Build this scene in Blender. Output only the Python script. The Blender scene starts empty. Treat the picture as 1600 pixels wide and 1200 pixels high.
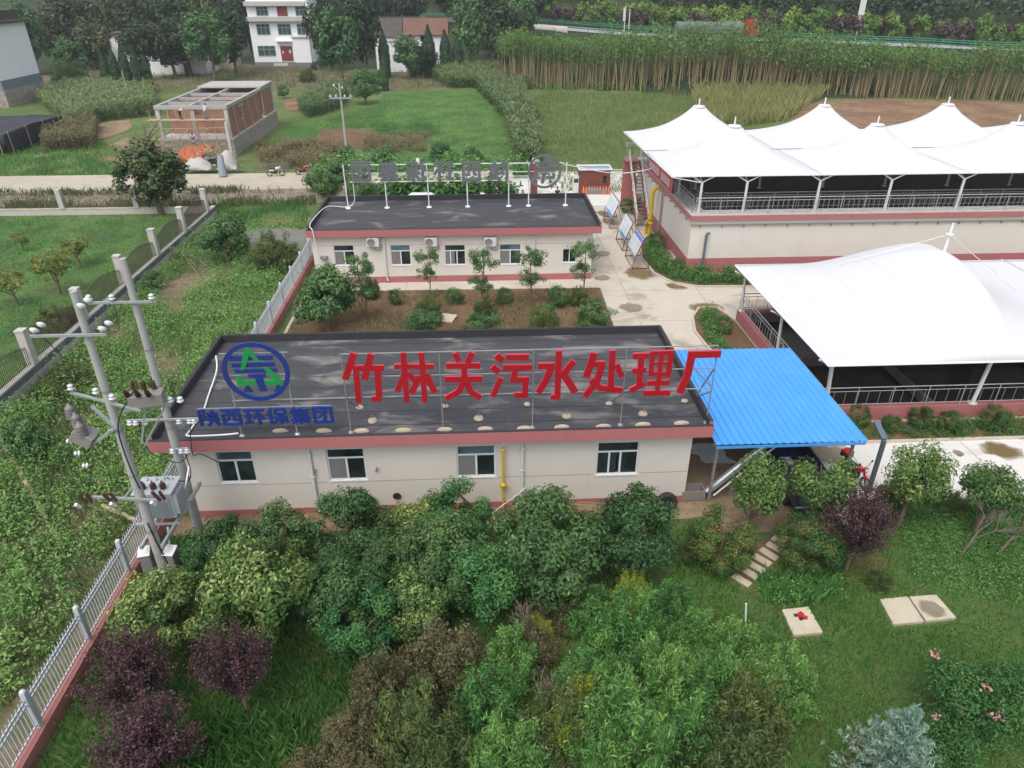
import bpy, bmesh, math, random
import numpy as np
from mathutils import Vector, Matrix
S = bpy.context.scene
C = S.collection
PI = math.pi
R = math.radians

# ------------------------------------------------------------------ camera
F_PX = 1110.0                       # focal length in pixels of a 1600 wide picture
PITCH, YAW, CAM_H = R(29.6), R(2.9), 18.5
cam = bpy.data.cameras.new('drone_camera')
cam_o = bpy.data.objects.new('drone_camera', cam)
C.objects.link(cam_o)
cam.sensor_width = 36.0
cam.lens = 36.0 * F_PX / 1600.0
cam.clip_start = 0.1
cam.clip_end = 2000
cam_o.location = (0, 0, CAM_H)
cam_o.rotation_euler = (PI / 2 - PITCH, 0, -YAW)
S.camera = cam_o

# ------------------------------------------------------------------ sky, sun, exposure
SUN_EL, SUN_AZ = R(60), R(208)      # azimuth measured clockwise from +Y
w = bpy.data.worlds.new('World')
S.world = w
w.use_nodes = True
nt = w.node_tree
bg = nt.nodes['Background']
sky = nt.nodes.new('ShaderNodeTexSky')
sky.sky_type = 'NISHITA'
sky.sun_disc = False
sky.sun_elevation = SUN_EL
sky.sun_rotation = SUN_AZ
sky.dust_density = 4.0
hs = nt.nodes.new('ShaderNodeHueSaturation')
hs.inputs['Saturation'].default_value = 0.42
nt.links.new(sky.outputs[0], hs.inputs['Color'])
nt.links.new(hs.outputs[0], bg.inputs['Color'])
bg.inputs['Strength'].default_value = 0.15
sl = bpy.data.lights.new('sun', 'SUN')
sl.energy = 0.6
sl.angle = R(35)
sl.color = (1.0, 0.96, 0.9)
so = bpy.data.objects.new('sun', sl)
C.objects.link(so)
sd = Vector((math.sin(SUN_AZ) * math.cos(SUN_EL), math.cos(SUN_AZ) * math.cos(SUN_EL), math.sin(SUN_EL)))
so.rotation_euler = sd.to_track_quat('Z', 'Y').to_euler()
so.location = (0, 0, 60)
S.view_settings.view_transform = 'Standard'
S.view_settings.look = 'None'
S.view_settings.gamma = 1
S.view_settings.exposure = 0.75
S.cycles.max_bounces = 6
S.cycles.diffuse_bounces = 3
S.cycles.glossy_bounces = 2
S.cycles.transmission_bounces = 4
S.cycles.use_denoising = True

# ------------------------------------------------------------------ surveying: photo pixel -> place on the ground / a wall
_fw = Vector((math.sin(YAW) * math.cos(PITCH), math.cos(YAW) * math.cos(PITCH), -math.sin(PITCH)))
_rt = Vector((math.cos(YAW), -math.sin(YAW), 0))
_up = _rt.cross(_fw)
_c = Vector((0, 0, CAM_H))
def ray(px, py):
    return _fw * F_PX + _rt * (px - 800) - _up * (py - 600)
def at(px, py, z=0.0):
    d = ray(px, py)
    return _c + d * ((z - CAM_H) / d.z)
def aty(px, py, y):
    d = ray(px, py)
    return _c + d * (y / d.y)
def depth(p):
    return (Vector(p) - _c).dot(_fw)
def mpp(p):                         # metres per photo pixel at p
    return depth(p) / F_PX

# ------------------------------------------------------------------ naming helpers
def tag(o, label=None, cat=None, group=None, kind=None):
    if label: o['label'] = label
    if cat: o['category'] = cat
    if group: o['group'] = group
    if kind: o['kind'] = kind
    return o
def thing(name, label, cat, loc=(0, 0, 0), rz=0.0, group=None):
    o = bpy.data.objects.new(name, None)
    C.objects.link(o)
    o.location = loc
    o.rotation_euler = (0, 0, rz)
    o.empty_display_size = 0.2
    return tag(o, label, cat, group)
def copy_tree(o, parent=None):
    c = o.copy()
    C.objects.link(c)
    if parent: c.parent = parent
    for ch in o.children:
        copy_tree(ch, c)
    return c

# ------------------------------------------------------------------ mesh builder
class MB:
    def __init__(s):
        s.v = []; s.f = []; s.m = []; s.sm = []
    def add(s, vs, fs, m=0, smooth=False):
        b = len(s.v)
        s.v += [tuple(v) for v in vs]
        for f in fs:
            s.f.append([b + i for i in f]); s.m.append(m); s.sm.append(smooth)
        return s
    def box(s, x0, x1, y0, y1, z0, z1, m=0):
        vs = [(x0, y0, z0), (x1, y0, z0), (x1, y1, z0), (x0, y1, z0), (x0, y0, z1), (x1, y0, z1), (x1, y1, z1), (x0, y1, z1)]
        return s.add(vs, [(0, 3, 2, 1), (4, 5, 6, 7), (0, 1, 5, 4), (1, 2, 6, 5), (2, 3, 7, 6), (3, 0, 4, 7)], m)
    def obox(s, c, sx, sy, sz, M=None, m=0):
        M = M or Matrix.Identity(3)
        c = Vector(c)
        vs = []
        for z in (-1, 1):
            for y, x in ((-1, -1), (-1, 1), (1, 1), (1, -1)):
                vs.append(c + M @ Vector((x * sx / 2, y * sy / 2, z * sz / 2)))
        return s.add(vs, [(0, 3, 2, 1), (4, 5, 6, 7), (0, 1, 5, 4), (1, 2, 6, 5), (2, 3, 7, 6), (3, 0, 4, 7)], m)
    def bar(s, a, b, w, h=None, m=0):
        a, b = Vector(a), Vector(b)
        h = h or w
        d = b - a
        q = d.to_track_quat('Y', 'Z').to_matrix()
        return s.obox((a + b) / 2, w, d.length, h, q, m)
    def tube(s, pts, r, n=8, m=0, cap=True, smooth=True):
        pts = [Vector(p) for p in pts]
        rs = r if isinstance(r, (list, tuple)) else [r] * len(pts)
        vs = []
        t0 = (pts[1] - pts[0]).normalized()
        ref = Vector((0, 0, 1)) if abs(t0.z) < 0.9 else Vector((1, 0, 0))
        for i, p in enumerate(pts):
            t = (pts[min(i + 1, len(pts) - 1)] - pts[max(i - 1, 0)])
            if t.length < 1e-9: t = t0
            t = t.normalized()
            u = (ref - t * ref.dot(t))
            if u.length < 1e-4: u = t.orthogonal()
            u.normalize()
            ref = u
            v = t.cross(u)
            for k in range(n):
                a = 2 * PI * k / n
                vs.append(p + (u * math.cos(a) + v * math.sin(a)) * rs[i])
        fs = []
        for i in range(len(pts) - 1):
            for k in range(n):
                k2 = (k + 1) % n
                fs.append((i * n + k, i * n + k2, (i + 1) * n + k2, (i + 1) * n + k))
        s.add(vs, fs, m, smooth)
        if cap:
            L = (len(pts) - 1) * n
            s.add(vs[:n], [tuple(range(n))[::-1]], m)
            s.add(vs[L:L + n], [tuple(range(n))], m)
        return s
    def cyl(s, a, b, r, r2=None, n=12, m=0):
        return s.tube([a, b], [r, r if r2 is None else r2], n, m)
    def lathe(s, prof, c=(0, 0, 0), n=16, m=0, smooth=True, M=None):
        c = Vector(c); vs = []; fs = []
        for (r, z) in prof:
            for k in range(n):
                a = 2 * PI * k / n
                p = Vector((r * math.cos(a), r * math.sin(a), z))
                vs.append(c + (M @ p if M else p))
        for i in range(len(prof) - 1):
            for k in range(n):
                k2 = (k + 1) % n
                fs.append((i * n + k, i * n + k2, (i + 1) * n + k2, (i + 1) * n + k))
        return s.add(vs, fs, m, smooth)
    def prism(s, poly, z0, z1, m=0, mt=None):
        n = len(poly)
        if sum(poly[i][0] * poly[(i + 1) % n][1] - poly[(i + 1) % n][0] * poly[i][1] for i in range(n)) < 0:
            poly = list(poly)[::-1]
        vs = [(p[0], p[1], z0) for p in poly] + [(p[0], p[1], z1) for p in poly]
        s.add(vs, [tuple(range(n))[::-1]] + [(i, (i + 1) % n, n + (i + 1) % n, n + i) for i in range(n)], m)
        s.add(vs[n:], [tuple(range(n))], m if mt is None else mt)
        return s
    def plate(s, poly, y0, y1, m=0):            # polygon in x,z extruded along y
        n = len(poly)
        if sum(poly[i][0] * poly[(i + 1) % n][1] - poly[(i + 1) % n][0] * poly[i][1] for i in range(n)) < 0:
            poly = list(poly)[::-1]
        vs = [(p[0], y0, p[1]) for p in poly] + [(p[0], y1, p[1]) for p in poly]
        return s.add(vs, [tuple(range(n)), tuple(range(n, 2 * n))[::-1]] + [(i, n + i, n + (i + 1) % n, (i + 1) % n) for i in range(n)], m)
    def grid(s, P, m=0, smooth=True):           # P[i][j] points
        a, b = len(P), len(P[0])
        return s.add([p for row in P for p in row], [(i * b + j, (i + 1) * b + j, (i + 1) * b + j + 1, i * b + j + 1) for i in range(a - 1) for j in range(b - 1)], m, smooth)
    def build(s, name, mats, parent=None, bevel=0.0, solid=0.0):
        me = bpy.data.meshes.new(name)
        me.from_pydata(s.v, [], s.f)
        for m in (mats if isinstance(mats, (list, tuple)) else [mats]):
            me.materials.append(m)
        me.polygons.foreach_set('material_index', s.m)
        me.polygons.foreach_set('use_smooth', s.sm)
        me.update()
        o = bpy.data.objects.new(name, me)
        C.objects.link(o)
        if parent: o.parent = parent
        if solid:
            md = o.modifiers.new('solid', 'SOLIDIFY'); md.thickness = solid; md.offset = 0
        if bevel:
            md = o.modifiers.new('bevel', 'BEVEL'); md.width = bevel; md.segments = 2; md.limit_method = 'ANGLE'
        return o
    def build_each(s, name, mats, parent=None, bevel=0.0):
        """one object for every loose piece"""
        key = {}; rp = []
        for v in s.v: rp.append(key.setdefault(tuple(round(c, 4) for c in v), len(key)))
        par = list(range(len(key)))
        def find(a):
            while par[a] != a: par[a] = par[par[a]]; a = par[a]
            return a
        for f in s.f:
            for i in f[1:]: par[find(rp[i])] = find(rp[f[0]])
        grp = {}
        for k, f in enumerate(s.f): grp.setdefault(find(rp[f[0]]), []).append(k)
        out = []
        for ks in grp.values():
            m = MB(); mp = {}
            for k in ks:
                for i in s.f[k]:
                    if i not in mp: mp[i] = len(m.v); m.v.append(s.v[i])
                m.f.append([mp[i] for i in s.f[k]]); m.m.append(s.m[k]); m.sm.append(s.sm[k])
            out.append(m.build(name, mats, parent, bevel))
        return out

# ------------------------------------------------------------------ materials
def _nodes(name):
    m = bpy.data.materials.new(name)
    m.use_nodes = True
    n = m.node_tree.nodes
    return m, n, m.node_tree.links, n['Principled BSDF']
def mix_col(nd, ln, fac, a, b):
    x = nd.new('ShaderNodeMix'); x.data_type = 'RGBA'
    for sock, val in ((0, fac), (6, a), (7, b)):
        if isinstance(val, (int, float)): x.inputs[sock].default_value = val
        elif isinstance(val, tuple): x.inputs[sock].default_value = (*val[:3], 1)
        else: ln.new(val, x.inputs[sock])
    return x.outputs[2]
def noise(nd, ln, scale, detail=4, rough=0.6, vec=None, dist=0.0):
    t = nd.new('ShaderNodeTexNoise'); t.inputs['Scale'].default_value = scale
    t.inputs['Detail'].default_value = detail; t.inputs['Roughness'].default_value = rough
    t.inputs['Distortion'].default_value = dist
    if vec: ln.new(vec, t.inputs['Vector'])
    return t.outputs['Fac']
def ramp(nd, ln, src, p0, p1):
    r = nd.new('ShaderNodeMapRange'); r.inputs[1].default_value = p0; r.inputs[2].default_value = p1
    r.interpolation_type = 'SMOOTHSTEP'
    ln.new(src, r.inputs[0])
    return r.outputs[0]
def position(nd):
    return nd.new('ShaderNodeNewGeometry').outputs['Position']
def scaled(nd, ln, vec, sx, sy, sz):
    t = nd.new('ShaderNodeVectorMath'); t.operation = 'MULTIPLY'
    ln.new(vec, t.inputs[0]); t.inputs[1].default_value = (sx, sy, sz)
    return t.outputs[0]
def bump(nd, ln, bs, h, strength, dist=0.05):
    b = nd.new('ShaderNodeBump'); b.inputs['Strength'].default_value = strength; b.inputs['Distance'].default_value = dist
    ln.new(h, b.inputs['Height']); ln.new(b.outputs[0], bs.inputs['Normal'])
def plain(name, col, rough=0.6, metal=0.0, var=0.12, scale=3.0, dirt=None, dirt_amt=0.0, bmp=0.0, spec=0.5, streak=False):
    """paint, plaster or metal with uneven tone and optional blotchy dirt"""
    m, nd, ln, bs = _nodes(name)
    pos = position(nd)
    a = tuple(max(0, c * (1 - var)) for c in col); b = tuple(min(1, c * (1 + var)) for c in col)
    c = mix_col(nd, ln, noise(nd, ln, scale, 5, 0.65, pos), a, b)
    if dirt:
        d = ramp(nd, ln, noise(nd, ln, scale * 0.45, 8, 0.7, scaled(nd, ln, pos, 4, 4, .45) if streak else pos, 0.6), 0.5, 0.72)
        k = nd.new('ShaderNodeMath'); k.operation = 'MULTIPLY'; ln.new(d, k.inputs[0]); k.inputs[1].default_value = dirt_amt
        c = mix_col(nd, ln, k.outputs[0], c, dirt)
    ln.new(c, bs.inputs['Base Color'])
    bs.inputs['Roughness'].default_value = rough
    bs.inputs['Metallic'].default_value = metal
    bs.inputs['Specular IOR Level'].default_value = spec
    if bmp: bump(nd, ln, bs, noise(nd, ln, scale * 8, 4, 0.6, pos), bmp, 0.02)
    return m
def blotch(name, cols, s1=0.3, s2=3.0, rough=0.9, bmp=0.3, lo=0.38, hi=0.62, dist=0.08):
    """ground-like cover: three colours mixed by a large and a small noise"""
    m, nd, ln, bs = _nodes(name)
    pos = position(nd)
    c = mix_col(nd, ln, ramp(nd, ln, noise(nd, ln, s1, 6, 0.62, pos, 0.4), lo, hi), cols[0], cols[1])
    c = mix_col(nd, ln, ramp(nd, ln, noise(nd, ln, s2, 8, 0.7, pos), 0.45, 0.7), c, cols[2])
    ln.new(c, bs.inputs['Base Color'])
    bs.inputs['Roughness'].default_value = rough
    bs.inputs['Specular IOR Level'].default_value = 0.2
    if bmp: bump(nd, ln, bs, noise(nd, ln, s2 * 2, 8, 0.7, pos), bmp, dist)
    return m
def leafmat(name, c0, c1, c2, tl=0.36, rough=0.55):
    """leaves: each leaf takes a colour between c0 and c2 by its own 'tint'; each plant shifts a little"""
    lf = 1.25 if 'forest' in name or 'cypress' in name or 'purple' in name else 1.86
    c0, c1, c2 = ((c[0] * lf * 1.04, c[1] * lf, c[2] * lf * .96) for c in (c0, c1, c2))
    m, nd, ln, bs = _nodes(name)
    at_ = nd.new('ShaderNodeAttribute'); at_.attribute_name = 'tint'
    cr = nd.new('ShaderNodeValToRGB')
    cr.color_ramp.elements[0].color = (*c0, 1); cr.color_ramp.elements[0].position = 0.05
    cr.color_ramp.elements[1].color = (*c2, 1); cr.color_ramp.elements[1].position = 0.97
    e = cr.color_ramp.elements.new(0.55); e.color = (*c1, 1)
    ln.new(at_.outputs['Fac'], cr.inputs[0])
    oi = nd.new('ShaderNodeObjectInfo')
    h = nd.new('ShaderNodeHueSaturation')
    mr = nd.new('ShaderNodeMapRange'); mr.inputs[3].default_value = 0.485; mr.inputs[4].default_value = 0.515
    ln.new(oi.outputs['Random'], mr.inputs[0]); ln.new(mr.outputs[0], h.inputs['Hue'])
    mv = nd.new('ShaderNodeMapRange'); mv.inputs[3].default_value = 1.15; mv.inputs[4].default_value = 0.85
    ln.new(oi.outputs['Random'], mv.inputs[0]); ln.new(mv.outputs[0], h.inputs['Value'])
    ln.new(cr.outputs[0], h.inputs['Color'])
    ln.new(h.outputs[0], bs.inputs['Base Color'])
    bs.inputs['Roughness'].default_value = rough
    bs.inputs['Specular IOR Level'].default_value = 0.35
    tr = nd.new('ShaderNodeBsdfTranslucent'); ln.new(h.outputs[0], tr.inputs['Color'])
    mx = nd.new('ShaderNodeMixShader'); mx.inputs[0].default_value = tl
    out = nd['Material Output']
    ln.new(bs.outputs[0], mx.inputs[1]); ln.new(tr.outputs[0], mx.inputs[2]); ln.new(mx.outputs[0], out.inputs['Surface'])
    return m
def glassy(name, col, rough=0.08):
    m, nd, ln, bs = _nodes(name)
    pos = position(nd)
    c = mix_col(nd, ln, ramp(nd, ln, noise(nd, ln, 1.1, 2, 0.5, pos), 0.4, 0.6), col, tuple(k * 0.45 for k in col))
    ln.new(c, bs.inputs['Base Color'])
    bs.inputs['Roughness'].default_value = rough
    bs.inputs['Specular IOR Level'].default_value = 0.6
    return m

def roofmat():
    m, nd, ln, bs = _nodes('bitumen roofing felt')
    pos = position(nd)
    base = mix_col(nd, ln, noise(nd, ln, 6, 6, 0.7, pos), (0.028, 0.029, 0.034), (0.068, 0.068, 0.076))
    st = ramp(nd, ln, noise(nd, ln, 0.8, 5, 0.62, scaled(nd, ln, pos, 0.45, 1.0, 1), 0.7), 0.50, 0.72)
    c = mix_col(nd, ln, st, base, (0.21, 0.195, 0.18))
    # lap seams of the felt, one metre apart along the roof's depth
    sx = nd.new('ShaderNodeSeparateXYZ'); ln.new(pos, sx.inputs[0])
    fr = nd.new('ShaderNodeMath'); fr.operation = 'FRACT'; ln.new(sx.outputs['Y'], fr.inputs[0])
    ls = nd.new('ShaderNodeMath'); ls.operation = 'LESS_THAN'; ln.new(fr.outputs[0], ls.inputs[0]); ls.inputs[1].default_value = 0.05
    c = mix_col(nd, ln, ls.outputs[0], c, (0.012, 0.012, 0.014))
    ln.new(c, bs.inputs['Base Color'])
    bs.inputs['Roughness'].default_value = 0.7
    bump(nd, ln, bs, noise(nd, ln, 20, 4, 0.7, pos), 0.35, 0.02)
    return m
def concretemat(name, col, stain, joint=5.0, amt=0.75):
    m, nd, ln, bs = _nodes(name)
    pos = position(nd)
    c = mix_col(nd, ln, noise(nd, ln, 1.3, 8, 0.7, pos), tuple(k * 0.82 for k in col), tuple(min(1, k * 1.1) for k in col))
    st = ramp(nd, ln, noise(nd, ln, 0.35, 7, 0.62, scaled(nd, ln, pos, 0.7, 1, 1), 0.9), 0.50, 0.70)
    k = nd.new('ShaderNodeMath'); k.operation = 'MULTIPLY'; ln.new(st, k.inputs[0]); k.inputs[1].default_value = amt
    c = mix_col(nd, ln, k.outputs[0], c, stain)
    sx = nd.new('ShaderNodeSeparateXYZ'); ln.new(pos, sx.inputs[0])
    for ax in 'XY':
        dv = nd.new('ShaderNodeMath'); dv.operation = 'DIVIDE'; ln.new(sx.outputs[ax], dv.inputs[0]); dv.inputs[1].default_value = joint
        fr = nd.new('ShaderNodeMath'); fr.operation = 'FRACT'; ln.new(dv.outputs[0], fr.inputs[0])
        ls = nd.new('ShaderNodeMath'); ls.operation = 'LESS_THAN'; ln.new(fr.outputs[0], ls.inputs[0]); ls.inputs[1].default_value = 0.008
        c = mix_col(nd, ln, ls.outputs[0], c, tuple(k * 0.45 for k in col))
    ln.new(c, bs.inputs['Base Color'])
    bs.inputs['Roughness'].default_value = 0.75
    bump(nd, ln, bs, noise(nd, ln, 12, 5, 0.7, pos), 0.15, 0.01)
    return m
def brickmat(name, c1, c2, mortar, scale=4.0, rowh=0.25, bw=0.5, flat=False, squash=1.0, axes='xz'):
    m, nd, ln, bs = _nodes(name)
    pos = position(nd)
    sx = nd.new('ShaderNodeSeparateXYZ'); ln.new(pos, sx.inputs[0])
    ad = nd.new('ShaderNodeMath'); ad.operation = 'ADD'; ln.new(sx.outputs[0], ad.inputs[0]); ln.new(sx.outputs[1], ad.inputs[1])
    cb = nd.new('ShaderNodeCombineXYZ')
    ln.new(ad.outputs[0], cb.inputs[0]); ln.new(sx.outputs[2], cb.inputs[1])
    b = nd.new('ShaderNodeTexBrick'); ln.new(cb.outputs[0], b.inputs['Vector'])
    b.inputs['Color1'].default_value = (*c1, 1); b.inputs['Color2'].default_value = (*c2, 1); b.inputs['Mortar'].default_value = (*mortar, 1)
    b.inputs['Scale'].default_value = scale; b.inputs['Row Height'].default_value = rowh; b.inputs['Brick Width'].default_value = bw
    b.inputs['Mortar Size'].default_value = 0.015
    c = mix_col(nd, ln, ramp(nd, ln, noise(nd, ln, 0.9, 6, 0.7, pos), 0.45, 0.75), b.outputs['Color'], tuple(k * 0.6 for k in c1))
    ln.new(c, bs.inputs['Base Color'])
    bs.inputs['Roughness'].default_value = 0.9
    bump(nd, ln, bs, b.outputs['Fac'], -0.3, 0.02)
    return m
def stonemat(name, c1, c2, gap, scale=2.2):
    m, nd, ln, bs = _nodes(name)
    pos = position(nd)
    v = nd.new('ShaderNodeTexVoronoi'); v.inputs['Scale'].default_value = scale; ln.new(pos, v.inputs['Vector'])
    e = nd.new('ShaderNodeTexVoronoi'); e.feature = 'DISTANCE_TO_EDGE'; e.inputs['Scale'].default_value = scale; ln.new(pos, e.inputs['Vector'])
    sp = nd.new('ShaderNodeSeparateColor'); ln.new(v.outputs['Color'], sp.inputs[0])
    c = mix_col(nd, ln, sp.outputs[0], c1, c2)
    c = mix_col(nd, ln, ramp(nd, ln, e.outputs['Distance'], 0.0, 0.09), gap, c)
    ln.new(c, bs.inputs['Base Color']); bs.inputs['Roughness'].default_value = 0.9
    bump(nd, ln, bs, ramp(nd, ln, e.outputs['Distance'], 0.0, 0.12), 0.5, 0.04)
    return m

M = {}
M['cream'] = plain('cream wall plaster', (0.62, 0.58, 0.52), 0.85, var=0.04, scale=1.2, dirt=(0.47, 0.43, 0.37), dirt_amt=0.22, bmp=0.08, streak=True)
M['pink'] = plain('pink painted band', (0.38, 0.135, 0.135), 0.7, var=0.07, scale=2.0, dirt=(0.27, 0.12, 0.12), dirt_amt=0.5, streak=True)
M['pinkwall'] = plain('faded red painted fence base', (0.42, 0.165, 0.15), 0.75, var=0.08, scale=2.5, dirt=(0.30, 0.18, 0.15), dirt_amt=0.5, bmp=0.1)
M['felt'] = roofmat()
M['felt_edge'] = plain('roofing felt upstand', (0.028, 0.028, 0.033), 0.6, var=0.3, scale=3)
M['groove'] = plain('wall joint sealant', (0.30, 0.27, 0.235), 0.8)  # darker tone of the thin wall joint lines
M['white'] = plain('white painted metal', (0.72, 0.73, 0.74), 0.4, var=0.05)
M['fencepaint'] = plain('blue grey fence paint', (0.50, 0.545, 0.58), 0.45, var=0.06)
M['greywhite'] = plain('grey white plastic', (0.58, 0.58, 0.57), 0.5, var=0.06)
M['steel'] = plain('galvanised steel', (0.48, 0.50, 0.52), 0.42, 0.55, var=0.1, scale=6)
M['dullsteel'] = plain('weathered steel tube', (0.30, 0.29, 0.28), 0.5, 0.4, var=0.2, scale=5)
M['frame'] = plain('white window frame', (0.66, 0.69, 0.71), 0.45, var=0.04)
M['glass'] = glassy('dark window glass', (0.030, 0.045, 0.045))
M['glass_sky'] = glassy('window glass with painted sky', (0.11, 0.17, 0.20))  # reflected sky is put into this lighter blue base colour
M['blind'] = plain('roller blind behind glass', (0.20, 0.19, 0.19), 0.25, var=0.15, scale=4)
M['tent'] = plain('white tensile membrane', (0.605, 0.61, 0.625), 0.6, var=0.02, scale=0.7, dirt=(0.54, 0.54, 0.545), dirt_amt=0.45)
def seams(m, step):
    nd, ln = m.node_tree.nodes, m.node_tree.links
    bs = nd['Principled BSDF']; src = bs.inputs['Base Color'].links[0].from_socket
    sx = nd.new('ShaderNodeSeparateXYZ'); ln.new(position(nd), sx.inputs[0])
    dv = nd.new('ShaderNodeMath'); dv.operation = 'DIVIDE'; ln.new(sx.outputs['X'], dv.inputs[0]); dv.inputs[1].default_value = step
    fr = nd.new('ShaderNodeMath'); fr.operation = 'FRACT'; ln.new(dv.outputs[0], fr.inputs[0])
    ls = nd.new('ShaderNodeMath'); ls.operation = 'LESS_THAN'; ln.new(fr.outputs[0], ls.inputs[0]); ls.inputs[1].default_value = 0.03
    ln.new(mix_col(nd, ln, ls.outputs[0], src, (0.545, 0.545, 0.56)), bs.inputs['Base Color'])
seams(M['tent'], 1.75)
M['blue_roof'] = plain('blue coated roof sheet', (0.060, 0.30, 0.72), 0.45, var=0.12, scale=0.8, dirt=(0.11, 0.35, 0.70), dirt_amt=0.6)
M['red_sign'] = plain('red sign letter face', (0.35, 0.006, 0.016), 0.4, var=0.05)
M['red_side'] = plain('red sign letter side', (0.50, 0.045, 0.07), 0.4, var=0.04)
M['blue_sign'] = plain('blue sign letter face', (0.013, 0.035, 0.20), 0.4, var=0.08)
M['green_sign'] = plain('green sign face', (0.010, 0.26, 0.055), 0.4, var=0.06)
M['sign_back'] = plain('grey sign backs', (0.15, 0.155, 0.17), 0.5, 0.3, var=0.1)
M['concrete'] = concretemat('yard concrete', (0.52, 0.475, 0.40), (0.235, 0.195, 0.135), 5.0)
M['conc_white'] = concretemat('pale concrete', (0.66, 0.64, 0.60), (0.36, 0.32, 0.25), 5.5, 0.35)
M['conc_post'] = plain('cast concrete', (0.47, 0.45, 0.42), 0.85, var=0.12, scale=4, dirt=(0.30, 0.28, 0.25), dirt_amt=0.6, bmp=0.2)
M['conc_pole'] = plain('spun concrete pole', (0.36, 0.36, 0.35), 0.8, var=0.1, scale=3, dirt=(0.26, 0.255, 0.24), dirt_amt=0.5, bmp=0.15)
M['slab'] = plain('old concrete slab', (0.50, 0.44, 0.34), 0.9, var=0.14, scale=2.5, dirt=(0.25, 0.19, 0.12), dirt_amt=0.55, bmp=0.3)
M['kerb'] = plain('kerb stone', (0.48, 0.44, 0.37), 0.85, var=0.1, scale=3, dirt=(0.3, 0.26, 0.2), dirt_amt=0.5)
M['soil'] = blotch('garden soil', ((0.135, 0.080, 0.045), (0.19, 0.118, 0.066), (0.095, 0.075, 0.038)), 0.5, 5.0)
M['redsoil'] = blotch('bare red brown earth', ((0.20, 0.125, 0.075), (0.29, 0.19, 0.115), (0.15, 0.085, 0.05)), 0.16, 1.2, bmp=0.6, dist=0.4)
M['mudsoil'] = blotch('damp trodden earth', ((0.20, 0.145, 0.085), (0.29, 0.22, 0.14), (0.15, 0.11, 0.07)), 0.5, 3.0)
M['dirtroad'] = blotch('pale village road', ((0.41, 0.365, 0.29), (0.44, 0.40, 0.32), (0.36, 0.31, 0.235)), 0.2, 1.0, bmp=0.0)
M['grassy'] = blotch('mown weedy lawn soil', ((0.055, 0.10, 0.028), (0.085, 0.14, 0.038), (0.12, 0.10, 0.05)), 0.35, 2.2, bmp=0.6)
M['fieldgreen'] = blotch('green field floor', ((0.050, 0.105, 0.032), (0.10, 0.175, 0.050), (0.085, 0.095, 0.042)), 0.2, 1.1, bmp=0.5, dist=0.3)
M['meadow'] = blotch('dry tall meadow', ((0.085, 0.145, 0.040), (0.155, 0.18, 0.068), (0.075, 0.12, 0.038)), 0.11, 0.9, bmp=0.6, dist=0.4)
M['ravine'] = blotch('weedy bank floor', ((0.10, 0.105, 0.05), (0.20, 0.155, 0.10), (0.075, 0.09, 0.035)), 0.3, 2.0, bmp=0.6)
M['hill'] = blotch('wooded hill floor', ((0.022, 0.04, 0.016), (0.034, 0.055, 0.02), (0.06, 0.05, 0.032)), 0.05, 0.4, bmp=0.4)
M['water'] = plain('dark settling water', (0.030, 0.026, 0.022), 0.25, var=0.35, scale=0.6)
M['tankin'] = plain('stained tank inside', (0.115, 0.10, 0.09), 0.8, var=0.25, scale=0.8, dirt=(0.05, 0.045, 0.04), dirt_amt=0.6)
M['puddle'] = plain('muddy puddle', (0.19, 0.135, 0.055), 0.22, var=0.2, scale=1.0)
M['wet'] = plain('wet patch', (0.26, 0.215, 0.155), 0.45, var=0.25, scale=1.5)
def soft_edge(m):
    nd, ln = m.node_tree.nodes, m.node_tree.links; bs = nd['Principled BSDF']
    tc = nd.new('ShaderNodeTexCoord'); vm = nd.new('ShaderNodeVectorMath'); vm.operation = 'DISTANCE'
    ln.new(tc.outputs['Generated'], vm.inputs[0]); vm.inputs[1].default_value = (.5, .5, .5)
    sp = nd.new('ShaderNodeSeparateXYZ'); ln.new(tc.outputs['Generated'], sp.inputs[0]); cb = nd.new('ShaderNodeCombineXYZ'); ln.new(sp.outputs[0], cb.inputs[0]); ln.new(sp.outputs[1], cb.inputs[1]); cb.inputs[2].default_value = .5
    ln.new(cb.outputs[0], vm.inputs[0])
    nz = nd.new('ShaderNodeMath'); nz.operation = 'MULTIPLY_ADD'; ln.new(noise(nd, ln, 1.6, 6, .65, position(nd)), nz.inputs[0]); nz.inputs[1].default_value = .55; ln.new(vm.outputs['Value'], nz.inputs[2])
    r = nd.new('ShaderNodeMapRange'); r.inputs[1].default_value = .74; r.inputs[2].default_value = .50; r.inputs[4].default_value = .9; ln.new(nz.outputs[0], r.inputs[0])
    ln.new(r.outputs[0], bs.inputs['Alpha'])
soft_edge(M['puddle']); soft_edge(M['wet'])
M['asphalt'] = plain('highway surface', (0.30, 0.30, 0.29), 0.8, var=0.1, scale=1.0)
M['railgreen'] = plain('green guard rail', (0.02, 0.19, 0.115), 0.5)
M['bark'] = plain('tree bark', (0.15, 0.115, 0.08), 0.9, var=0.3, scale=8, bmp=0.4)
M['deadwood'] = plain('grey bare branches', (0.17, 0.14, 0.115), 0.85, var=0.2, scale=8)
M['brown_steel'] = plain('brown painted steel', (0.17, 0.045, 0.04), 0.5, var=0.15)
M['redhut'] = brickmat('red hut cladding', (0.19, 0.060, 0.038), (0.16, 0.05, 0.034), (0.11, 0.04, 0.03), 4.0)
M['brick'] = brickmat('red brickwork', (0.37, 0.185, 0.13), (0.30, 0.145, 0.10), (0.30, 0.22, 0.17), 2.0, 0.2, 0.5)
M['stonewall'] = stonemat('rubble stonework', (0.30, 0.27, 0.22), (0.42, 0.39, 0.33), (0.20, 0.18, 0.145), 2.6)
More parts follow.
